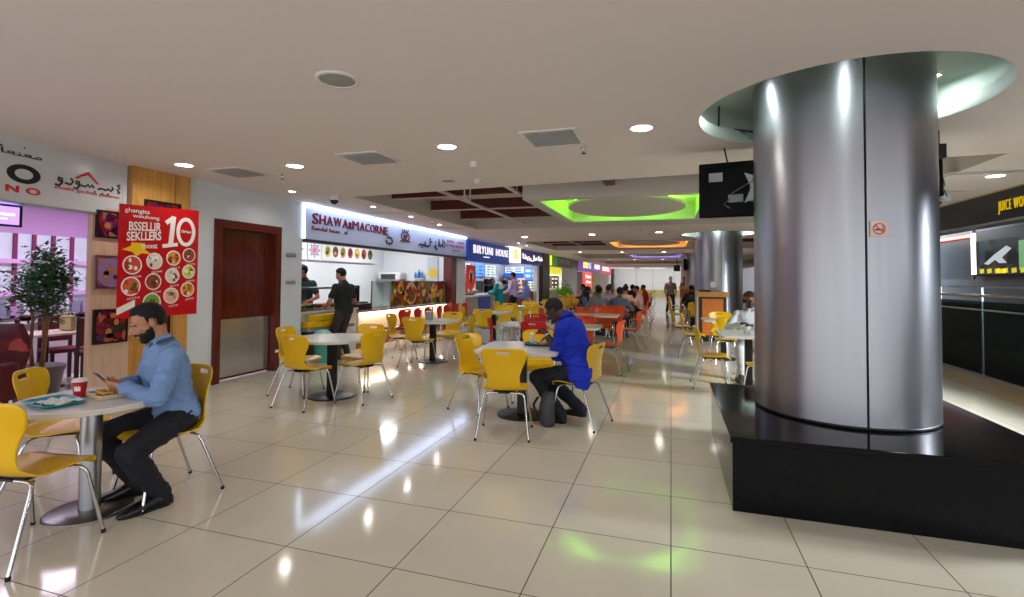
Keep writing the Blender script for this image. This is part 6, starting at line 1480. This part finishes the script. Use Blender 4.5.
    for s_ in (-1, 1):
        body.ell(H((s_ * .011, .1, -.027)), (.009, .01, .008), 0, 10, 8, R=R3)
        body.ell(H((s_ * .077, -.008, -.004)), (.011, .021, .033), 0, 12, 8, R=R3)
        body.ell(H((s_ * .038, .072, -.02)), (.022, .018, .018), 0, 12, 8, R=R3)
    body.cap(H((-.034, .08, .03)), .011, H((.034, .08, .03)), .011)
    body.cap(H((-.016, .091, -.056)), .0075, H((.016, .091, -.056)), .0075); body.cap(H((-.013, .089, -.067)), .008, H((.013, .089, -.067)), .008)
    # limbs
    for (sh, el, wr, sg) in arms:
        body.ell(sh, (.066 * S, .064 * S, .068 * S), 0, 16, 10)
        body.cap(sh, .054 * S, el, .041 * S); body.cap(el, .042 * S, wr, .028 * S)
        d = (wr - el).normalized()
        tgt = d
        hd = (d * .6 + Vector((-sg * .35, .45, .0))).normalized() if (pose == 'sit' and (handL.y > .2)) else d
        nrm = Vector((0, 0, -1)) - hd * Vector((0, 0, -1)).dot(hd)      # palm looks down / inwards
        if nrm.length < .2: nrm = Vector((-sg, 0, 0)) - hd * (-sg * hd.x)
        if pose != 'sit' or abs(hd.z) > .75: nrm = Vector((-sg, 0, 0)) - hd * (-sg * hd.x)
        if phone: nrm = Vector((-sg * .8, 0, .6)); nrm = nrm - hd * nrm.dot(hd)
        nrm.normalize(); side = hd.cross(nrm); side.normalize()
        if side.dot(Vector((-sg, .3, .4))) < 0: side = -side              # thumb side
        pc = wr + hd * .045
        body.loft([(wr + hd * t_, side, nrm, a_, b_) for t_, a_, b_ in ((-.01, .026, .02), (.02, .034, .019), (.06, .041, .016), (.088, .04, .013), (.094, .034, .01))], 0, 16)
        for fi, (off, ln) in enumerate(((.03, .07), (.0105, .08), (-.0105, .074), (-.03, .058))):
            b0 = wr + hd * .085 + side * off; c1 = grip * .8; c2 = grip * 1.7
            d1 = hd * math.cos(c1) + nrm * math.sin(c1); d2 = hd * math.cos(c2) + nrm * math.sin(c2)
            k1 = b0 + d1 * ln * .5; body.cap(b0, .0088, k1, .008, n=8); body.cap(k1, .008, k1 + d2 * ln * .5, .0066, n=8)
        b0 = wr + hd * .03 + side * .03; d1 = (hd * .6 + side * .7 + nrm * .35).normalized(); k1 = b0 + d1 * .04
        body.cap(b0, .0115, k1, .0095, n=8); body.cap(k1, .0095, k1 + (hd * .85 + side * .25 + nrm * .4).normalized() * .032, .008, n=8)
    for (hj, kn, an, sg) in legs:
        body.cap(hj, .084 * S, kn, .056 * S); body.cap(kn, .056 * S, (kn + an) / 2 + (kn - an).normalized() * .06, .054 * S); body.cap((kn + an) / 2 + (kn - an).normalized() * .06, .054 * S, an, .036 * S)
        body.cap(an + Vector((0, -.01, -.035)), .026, an + Vector((sg * .015, .11, -.06)), .018)
    put(remesh(body, 'body', V if near else .013, 2), 'body', [sk], root)
    # ---- hair and face details
    def head_shell(radii, c, keep, ex, name, mt, th=.004, rough=0.0, nn=40):
        bm = bmesh.new(); bmesh.ops.create_uvsphere(bm, u_segments=nn, v_segments=nn // 2, radius=1)
        for v in bm.verts: v.co = Vector((v.co.x * (radii[0] + ex) + c[0], v.co.y * (radii[1] + ex) + c[1], v.co.z * (radii[2] + ex) + c[2]))
        kill = [v for v in bm.verts if not keep(v.co)]; bmesh.ops.delete(bm, geom=kill, context='VERTS')
        cc_ = Vector(c)
        for v in bm.verts:
            if v.is_boundary: d_ = v.co - cc_; v.co = cc_ + d_ * (1 - .85 * ex / d_.length)
        if not bm.faces: bm.free(); return
        if rough:
            for v in bm.verts: v.co += Vector(v.co).normalized() * rough * noise.noise(v.co * 55)
        bmesh.ops.solidify(bm, geom=bm.faces[:], thickness=th)
        mb = MB(); mb.bm(bm, 0, True, MH); bm.free(); return mb.build(name, [mt], root, world=False)
    HM = mat('hair_%d_%d_%d' % hair, rgb(*hair), .8, var=.3, nscale=60, bump=.4)
    if scarf is None and hairkind != 'bald':
        ex = {'short': .013, 'crop': .004, 'full': .02, 'long': .018}[hairkind]
        def kh(p):
            y_, z_ = p.y, p.z
            if y_ > .05: return z_ > .08
            if y_ > .02: return z_ > .03 + (y_ - .02) / .03 * .05
            if y_ > .0: return z_ > -.04
            if y_ > -.03: return z_ > .02
            if p.z < -.06 - (.03 if hairkind in ('full', 'long') else 0): return False
            return True
        head_shell((.074, .094, .086), (0, -.014, .035), kh, ex, 'hair', HM, -.006 if hairkind != 'crop' else -.003, .004 if hairkind != 'crop' else .001)
        if hairkind == 'long':
            mb = MB(); mb.loft([(H((0, -.08, .05)), rt, fwd_h, .06, .03), (H((0, -.1, -.03)), rt, fwd_h, .075, .04), (H((0, -.1, -.13)), rt, fwd_h, .07, .035), (H((0, -.09, -.25)), rt, fwd_h, .03, .02)], 0, 16); mb.build('hair_length', [HM], root, world=False)
    if beard:
        def kb(p):
            if p.y < -.004: return False
            if p.z > (.0 if p.y < .022 else -.026): return False
            if abs(p.x) < .02 and -.072 < p.z < -.049 and p.y > .05: return False
            if p.z > -.044 and p.y > .05: return False
            return True
        head_shell((.06, .07, .086), (0, .024, -.03), kb, .008, 'beard', HM, -.005, .003)
        mb = MB(); mb.ell(H((0, .06, -.1)), (.038, .034, .026), R=R3); mb.build('chin_beard', [HM], root, world=False)
        mb = MB(); mb.cap(H((-.022, .09, -.048)), .006, H((.0, .1, -.045)), .007); mb.cap(H((.022, .09, -.048)), .006, H((.0, .1, -.045)), .007); mb.build('moustache', [HM], root, world=False)
    for s_ in (-1, 1):
        mb = MB(); mb.ell(H((s_ * .03, .079, .006)), (.012, .008, .0045), 0, 12, 8, R=R3); mb.ell(H((s_ * .03, .0855, .005)), (.0055, .003, .004), 1, 10, 6, R=R3); mb.build('eye', [mat('eye_white', rgb(206, 200, 194), .3, var=.02), BLACKINK], root, world=False)
        mb = MB(); mb.cap(H((s_ * .014, .093, .026)), .0035, H((s_ * .046, .08, .026)), .003); mb.build('eyebrow', [HM], root, world=False)
    if cap:
        cm = cloth('cap_%d_%d_%d' % cap[0], cap[0])
        head_shell((.074, .094, .086), (0, -.014, .035), lambda p: p.z > .04 - .15 * (p.y if p.y > 0 else 0) * 0, .021, 'cap_crown', cm, -.005)
        if cap[1] == 'peak':
            mb = MB(); mb.loft([(H((0, .07 + .022 * k, .05 - .006 * k)), R3 @ Vector((1, 0, 0)), R3 @ Vector((0, 0, 1)), w, .006) for k, w in enumerate((.075, .07, .06, .03))], 0, 16); mb.build('cap_peak', [cm], root, world=False)
        else:
            mb = MB(); mb.loft([(H((0, -.012, z)), R3 @ Vector((1, 0, 0)), R3 @ Vector((0, 1, 0)), .1, .121) for z in (.036, .05, .066, .078)], 0, 32); mb.build('cap_band', [food_mat('woven_cap_band', [rgb(150, 60, 30), rgb(200, 140, 60), rgb(70, 30, 20), rgb(210, 170, 100)], 40, .8)], root, world=False)
    # ---- clothing
    shirtm = cloth(shirtn or '%d_%d_%d' % shirt, shirt)
    if robe is None:
        sh_ = MB(); low = -.1 if not tail else -.14
        torso(sh_, .016, -.07, .54); sh_.cap(sp(.45, -.01), .095 * S, sp(.525, -.004), .076 * S)
        for (s, a, b, el) in ((shL, 0, 0, arms[0]), (shR, 0, 0, arms[1])):
            (sh, e, w, sg) = el
            sh_.ell(sh, (.078 * S, .075 * S, .078 * S), 0, 16, 10)
            if sleeve == 'long':
                sh_.cap(sh, .07 * S, e, .056 * S); sh_.cap(e, .056 * S, w - (w - e) * .08, .042 * S)
            elif sleeve == 'rolled':
                sh_.cap(sh, .074 * S, e, .066 * S); sh_.cap(e, .066 * S, e + (w - e) * .12, .062 * S)
            else:
                sh_.cap(sh, .07 * S, sh + (e - sh) * .62, .064 * S)
        if tail:
            sh_.loft([(hip + Vector((0, -.02, .1)), rt, Vector((0, 1, 0)), .19, .15), (hip + Vector((0, -.03, .0)), rt, Vector((0, 1, 0)), .2, .14)], 0, 22)
            ay = Vector((0, 1, 0)); sh_.loft([(hip + Vector((-.17, -.04, .07)), ay, rt, .13, .05), (hip + Vector((-.225, -.05, -.03)), ay, rt, .13, .03), (hip + Vector((-.245, -.08, -.09)), ay, rt, .1, .016), (hip + Vector((-.245, -.1, -.14)), ay, rt, .06, .012)], 0, 18)
        put(remesh(sh_, 'shirt', V, 3, .007 if near else .005, len(label)), 'shirt', [shirtm], root)
        if collar:
            mb = MB(); n = 28; v = []; f = []
            for i in range(n + 1):
                a = math.radians(110 + 320 * i / n); ca, sa = math.cos(a), math.sin(a)
                for (r_, s_) in ((.08 * S, .505), (.076 * S, .555), (.1 * S, .508)):
                    v.append(sp(s_ + .012 * (-sa) * 0, -.008 + sa * r_ * .95, ca * r_))
            for i in range(n):
                for j in range(2): f.append((3 * i + j, 3 * i + 3 + j, 3 * i + 4 + j, 3 * i + 1 + j))
            bm = bmesh.new(); vs = [bm.verts.new(p) for p in v]; [bm.faces.new([vs[q] for q in ff]) for ff in f]; bmesh.ops.solidify(bm, geom=bm.faces[:], thickness=.003)
            mb.bm(bm, 0, True); bm.free(); mb.build('collar', [shirtm], root, world=False)
        pm = cloth('%d_%d_%d' % pants, pants)
        pt = MB()
        pt.loft([(sp(s, f), rt, fw, (a + .01) * S, (b + .01) * S) for (s, a, b, f) in tor if -.11 <= s <= .03], 0, 24, p=.9)
        for (hj, kn, an, sg) in legs:
            mid = (kn + an) / 2 + (kn - an).normalized() * .06
            pt.cap(hj, .1 * S, kn, .07 * S); pt.cap(kn, .07 * S, mid, .068 * S); pt.cap(mid, .068 * S, an + (kn - an).normalized() * -.01, .056 * S)
        put(remesh(pt, 'trousers', V, 3, .005 if near else .004, len(label) + 3), 'trousers', [pm], root)
    else:
        rm = cloth('robe_%d_%d_%d' % robe, robe)
        rb = MB(); torso(rb, .025, -.07, .5)
        for (sh, e, w, sg) in arms:
            rb.cap(sh, .085, e, .078); rb.cap(e, .078, w, .07)
        if pose == 'sit':
            for (hj, kn, an, sg) in legs: rb.cap(hj, .115, kn, .1); rb.cap(kn, .1, an + Vector((0, 0, .0)), .095)
            rb.cap((legs[0][0] + legs[1][0]) / 2, .11, (legs[0][1] + legs[1][1]) / 2, .1)
        else:
            rb.loft([(hip + Vector((0, 0, z)), rt, Vector((0, 1, 0)), a, b) for z, a, b in ((.1, .18, .14), (-.2, .21, .17), (-.55, .24, .2), (-.84, .27, .23))], 0, 26)
        put(remesh(rb, 'robe', V if near else .016, 3, .007, len(label)), 'robe', [rm], root)
    if scarf:
        sm = cloth('scarf_%d_%d_%d' % scarf, scarf)
        sc_ = MB()
        sc_.ell(H((0, -.02, .03)), (.09, .108, .1), 0, 22, 14, R=R3); sc_.ell(H((0, -.01, -.06)), (.085, .085, .09), 0, 20, 12, R=R3)
        sc_.loft([(sp(.56), rt, fw, .1, .1), (sp(.47), rt, fw, .19, .14), (sp(.36), rt, fw, .21, .16), (sp(.3), rt, fw, .19, .15)], 0, 24)
        me = remesh(sc_, 'headscarf', V if near else .013, 3, .004, 5)
        # face opening
        bm = bmesh.new(); bm.from_mesh(me); inv = MH.inverted()
        kill = [v for v in bm.verts if (lambda q: q.y > .045 and abs(q.x) < .055 and -.1 < q.z < .075)(inv @ v.co)]
        bmesh.ops.delete(bm, geom=kill, context='VERTS'); bm.to_mesh(me); bm.free()
        put(me, 'headscarf', [sm], root)
    # ---- shoes
    sm_ = mat('shoe_%d_%d_%d' % shoe, rgb(*shoe), .3, var=.1)
    for (hj, kn, an, sg) in legs:
        f0 = an + Vector((0, -.045, 0)); zb = max(0, an.z - .085)
        fd = Vector((sg * .12, 1, 0)).normalized(); fr = Vector((fd.y, -fd.x, 0))
        up_ = Vector((0, 0, 1))
        if an.z > .13: fd = Vector((0, .75, -.66)).normalized() if pose == 'sit' and holdy == 'tiptoe' else fd
        mb = MB()
        ring = []
        for (t_, w_, h_) in ((-.02, .03, .06), (0, .042, .1), (.07, .045, .115), (.12, .047, .085), (.19, .053, .06), (.25, .046, .042), (.285, .026, .026)):
            ring.append((Vector((f0.x, f0.y, zb)) + fd * t_ + up_ * h_ / 2, fr, up_, w_, h_ / 2))
        mb.loft(ring, 0, 18, p=.8); so = mb.build('shoe', [sm_], root, world=False)
        mb = MB()
        pl = [(Vector((f0.x, f0.y, 0)) + fd * t_ + fr * w_) for t_, w_ in ((-.003, .02), (.02, .038), (.07, .036), (.12, .042), (.19, .05), (.25, .042), (.28, .02), (.28, -.02), (.25, -.042), (.19, -.05), (.12, -.042), (.07, -.036), (.02, -.038), (-.003, -.02))]
        mb.prism([(p.x, p.y) for p in pl], zb, zb + .014); mb.build('sole', [RUBBER], so, world=False)
    root['wr'] = 0
    del root['wr']
    return root, arms, MH
# man in the light blue shirt with phone
r1, a1, mh1 = person('seated bearded man in a light blue shirt and dark trousers looking at his phone', (-3.36, 2.75, 0), 156, 'sit', 'tan', (176, 124, 94), (116, 146, 190), 'light_blue', (20, 22, 30), (14, 14, 16), (12, 11, 12), 'short',
        lean=13, hp=27, hy=0, handL=(-.09, .34, .80), handR=(.13, .3, .79), feet=((-.2, .14, .085), (.12, .2, .085)), splay=.45, sleeve='long', beard=True, near=True, grip=.75, phone=True)
t = thing('smartphone', 'black smartphone held by the man in the light blue shirt', 'phone', (0, 0, 0))
pw = Matrix.Translation((-3.36, 2.75, 0)) @ Matrix.Rotation(math.radians(156), 4, 'Z')
pc = pw @ Vector((0.01, .42, .84)); t.location = pc; t.rotation_euler = (math.radians(48), 0, math.radians(163))
mb = MB(); mb.box(-.036, -.075, -.004, .036, .075, .004, bev=.003); mb.build('phone_body', [BLACK], t, world=False)
mb = MB(); mb.box(-.033, -.07, .0041, .033, .07, .0052); mb.build('phone_screen', [emis('phone_glow', (.5, .6, .8), .25)], t, world=False)
# man in royal blue
r2, a2, mh2 = person('seated man in a royal blue shirt eating, head bowed over a teal tray', (-.9, 5.4, 0), 78, 'sit', 'dark', (58, 36, 28), (6, 40, 170), 'royal_blue', (24, 28, 38), (40, 28, 24), (12, 11, 11), 'crop',
        lean=19, hp=42, hy=0, stature=1.1, neck=.055, hf=.07, handL=(-.03, .42, .93), handR=(.16, .42, .84), eh=(.35, -.75, -.6), feet=((-.12, .2, .085), (.1, .06, .12)), sleeve='rolled', near=True, grip=.8, tail=True, belly=.035)
t = thing('wristwatch', 'pale wristwatch on the arm of the man in royal blue', 'watch', (0, 0, 0))
sh, el, wr, sg = a2[0]; PW = Matrix.Translation((-.9, 5.4, 0)) @ Matrix.Rotation(math.radians(78), 4, 'Z')
t.parent = r2; del t['category']; del t['label']
dd = (wr - el).normalized(); cc = wr - dd * .03; aa = dd.cross(Vector((0, 0, 1))).normalized(); bb = aa.cross(dd)
mb = MB(); mb.loft([(cc + dd * (k - .5) * .022, aa, bb, .036, .034) for k in (0, .5, 1)], 0, 20); mb.build('watch_strap', [mat('watch_pale', rgb(190, 186, 178), .3, .4, var=.05)], t, world=False)
# person in white
person('seated person in a white top and patterned cap, half hidden by the big column', (1.2, 8.86, 0), 172, 'sit', 'deep', (74, 46, 36), (206, 208, 212), 'white_top', (190, 190, 192), (40, 36, 34), (14, 12, 12), 'short',
       lean=10, hp=14, hy=10, handL=(-.05, .36, .84), handR=(.12, .3, .86), sleeve='long', near=False, cap=((60, 34, 26), 'band'), grip=.7, belly=.02)
# kebab shop
person('cook in a dark green shirt and navy cap behind the serving counter', (-7.3, 8.75, 0), 200, 'stand', 'tan2', (170, 116, 88), (28, 56, 44), 'bottle_green', (26, 26, 30), (16, 16, 18), (14, 12, 12), 'short', lean=3, hp=12, hy=-60, sleeve='short', cap=((30, 34, 60), 'peak'), stature=1.04, handL=(-.2, .3, 1.05), handR=(.2, .3, 1.05))
person('customer in a black polo shirt standing at the kebab shop counter', (-5.92, 8.2, 0), 78, 'stand', 'tan3', (176, 122, 92), (26, 27, 30), 'black_polo', (58, 46, 46), (20, 20, 22), (12, 11, 11), 'short', lean=4, hp=22, hy=10, sleeve='short', handL=(-.2, .28, 1.0), handR=(.22, .26, .98), belly=.02)
# rice shop customers
person('customer in a teal gown and white headscarf at the blue-fronted counter', (-5.8, 17.0, 0), 84, 'stand', 'tan4', (180, 130, 100), robe=(16, 138, 140), scarf=(214, 226, 232), lean=6, hp=8, stature=.97, handL=(-.15, .32, 1.05), handR=(.18, .3, 1.0))
person('customer in a lavender shirt and black trousers at the rice shop', (-5.55, 17.9, 0), 78, 'stand', 'tan5', (186, 132, 100), (196, 178, 214), 'lavender', (16, 16, 18), (16, 16, 16), (18, 14, 12), 'short', lean=2, hp=6, sleeve='long', handL=(-.2, .25, 1.05), handR=(.2, .25, 1.05), stature=1.04)
person('woman in a lavender blue headscarf and gown near the dark red counter', (-4.95, 17.6, 0), 100, 'stand', 'tan6', (190, 140, 110), robe=(128, 138, 204), scarf=(140, 150, 212), lean=6, hp=10, stature=.86, handL=(-.12, .3, .9), handR=(.15, .3, .9))
person('cook in a peach shirt behind the dark red counter', (-7.3, 23.2, 0), -120, 'stand', 'tan7', (200, 150, 120), (214, 182, 160), 'peach', (40, 40, 44), (16, 16, 16), (40, 26, 20), 'short', lean=3, sleeve='short', handL=(-.15, .3, 1.05), handR=(.15, .3, 1.05))
person('cook in a red shirt behind the counter under the yellow fascia', (-7.15, 29.2, 0), -150, 'stand', 'tan8', (180, 130, 100), (196, 34, 40), 'red_cook', (40, 40, 44), (16, 16, 16), (20, 14, 12), 'short', lean=3, sleeve='short', handL=(-.15, .3, 1.05), handR=(.15, .3, 1.05))
person('server with pale apron behind the blue-fronted counter', (-7.45, 17.6, 0), -90, 'stand', 'tan9', (170, 120, 92), (150, 60, 60), 'maroon_server', (40, 40, 44), (16, 16, 16), (18, 14, 12), 'short', lean=3, sleeve='short', cap=((200, 60, 50), 'peak'), handL=(-.15, .3, 1.05), handR=(.15, .3, 1.05))
# aisle
person('man in a grey brown shirt and navy trousers standing far down the aisle', (-.02, 24.6, 0), 190, 'stand', 'tan10', (176, 124, 100), (112, 100, 94), 'grey_brown', (22, 24, 40), (150, 150, 150), (90, 80, 76), 'crop', lean=1, sleeve='short', feet=((-.13, .02, .085), (.16, -.05, .085)))
person('man in an ochre shirt standing by the distant wooden cabinet', (.75, 30.5, 0), 160, 'stand', 'tan11', (120, 80, 60), (150, 110, 40), 'ochre', (30, 26, 24), (20, 20, 20), (16, 14, 14), 'short', lean=2, sleeve='short')
# diners
DIN = (
 ('diner in a navy headscarf and denim jacket, left of the third orange-row table', (-2.38, 14.2), -88, (186, 140, 112), (74, 88, 110), 'navy_denim', 10, (26, 32, 56), None),
 ('diner with black hair on the near left of the third orange-row table', (-1.84, 13.6), 8, (120, 80, 60), (120, 116, 122), 'plain_taupe', 12, None, 'full'),
 ('diner in a slate grey shirt on the near right of the third orange-row table', (-1.33, 13.56), -8, (110, 74, 56), (92, 102, 116), 'slate', 16, None, 'short'),
 ('dark-haired woman in a pink top on the near right of the fourth orange-row table', (-1.42, 16.55), -8, (150, 96, 72), (222, 160, 150), 'pink_top', 10, None, 'full'),
 ('broad diner in a pale pink shirt at the aisle end of the fourth orange-row table', (-.92, 17.25), 84, (178, 96, 78), (214, 178, 172), 'pale_pink', 12, None, 'crop'),
 ('diner in a mauve shirt on the near left of the fourth orange-row table', (-1.94, 16.55), 4, (150, 104, 80), (160, 140, 150), 'mauve', 10, None, 'short'),
 ('diner in a red shirt at the aisle end of the fifth orange-row table', (-.92, 20.7), 84, (170, 100, 80), (196, 60, 56), 'diner_red', 8, None, 'crop'),
 ('diner in a black shirt on the near right of the fifth orange-row table', (-1.43, 19.95), -4, (120, 84, 66), (30, 30, 34), 'diner_black', 8, None, 'short'),
 ('diner in an olive shirt at the inner end of the fourth orange-row table', (-2.5, 17.2), -88, (70, 46, 36), (110, 124, 84), 'olive', 10, None, 'short'),
 ('diner in a white shirt at the inner end of the fifth orange-row table', (-2.5, 20.6), -88, (190, 140, 112), (208, 206, 204), 'diner_white', 8, None, 'short'),
 ('diner in a dark jacket at the far table before the yellow lit fascia', (-3.28, 20.4), 90, (120, 84, 66), (40, 40, 50), 'diner_jacket', 8, None, 'short'),
 ('diner in a dark shirt at the far yellow-chair table past the orange row', (-2.0, 23.85), 0, (120, 84, 66), (36, 38, 46), 'far_dark', 8, None, 'short'),
 ('diner in a black top at the first aisle table past the second column', (.75, 16.55), 0, (110, 74, 60), (24, 24, 28), 'aisle_black', 8, None, 'short'),
 ('diner in a charcoal top at the second aisle table past the second column', (.72, 19.75), 0, (110, 74, 60), (34, 34, 40), 'aisle_charcoal', 8, None, 'short'),
)
for (lb, (x, y), a, skc, shc, nm, ln, scf, hk) in DIN:
    person(lb, (x, y, 0), a, 'sit', 'diner_' + nm, skc, shc, nm, (30, 32, 40), (20, 20, 22), (16, 13, 12), hk or 'short', lean=ln, hp=14, handL=(-.12, .36, .82), handR=(.14, .34, .82), sleeve='long', scarf=scf)
# ================================================================ camera, world, view
def make_camera():
    F, yaw, pit, rol, H_ = 504.59, .3053, .0283, .0071, 1.52
    cy, sy, cp, sp_ = math.cos(yaw), math.sin(yaw), math.cos(pit), math.sin(pit)
    f = Vector((-sy * cp, cy * cp, sp_)); r = Vector((cy, sy, 0)); u = r.cross(f)
    r2 = r * math.cos(rol) + u * math.sin(rol); u2 = -r * math.sin(rol) + u * math.cos(rol)
    cam = bpy.data.cameras.new('camera'); o = bpy.data.objects.new('camera', cam); COL.objects.link(o)
    cam.sensor_fit = 'HORIZONTAL'; cam.sensor_width = 36; cam.lens = F / 1024 * 36; cam.shift_y = -(298.5 - 265.2) / 1024
    cam.clip_start = .05; cam.clip_end = 200
    o.matrix_world = Matrix(((r2.x, u2.x, -f.x, .0028), (r2.y, u2.y, -f.y, 0), (r2.z, u2.z, -f.z, H_), (0, 0, 0, 1)))
    scene.camera = o
make_camera()
w = bpy.data.worlds.new('world'); scene.world = w; w.use_nodes = True
bg = w.node_tree.nodes['Background']; bg.inputs[0].default_value = (*rgb(226, 229, 236), 1); bg.inputs[1].default_value = 1.45
vs = scene.view_settings; vs.view_transform = 'Standard'; vs.look = 'None'; vs.exposure = EXPO; vs.gamma = 1; vs.use_curve_mapping = False
try:
    scene.cycles.use_denoising = True; scene.cycles.max_bounces = 8; scene.cycles.sample_clamp_indirect = 6; scene.cycles.caustics_reflective = False; scene.cycles.caustics_refractive = False
except Exception: pass
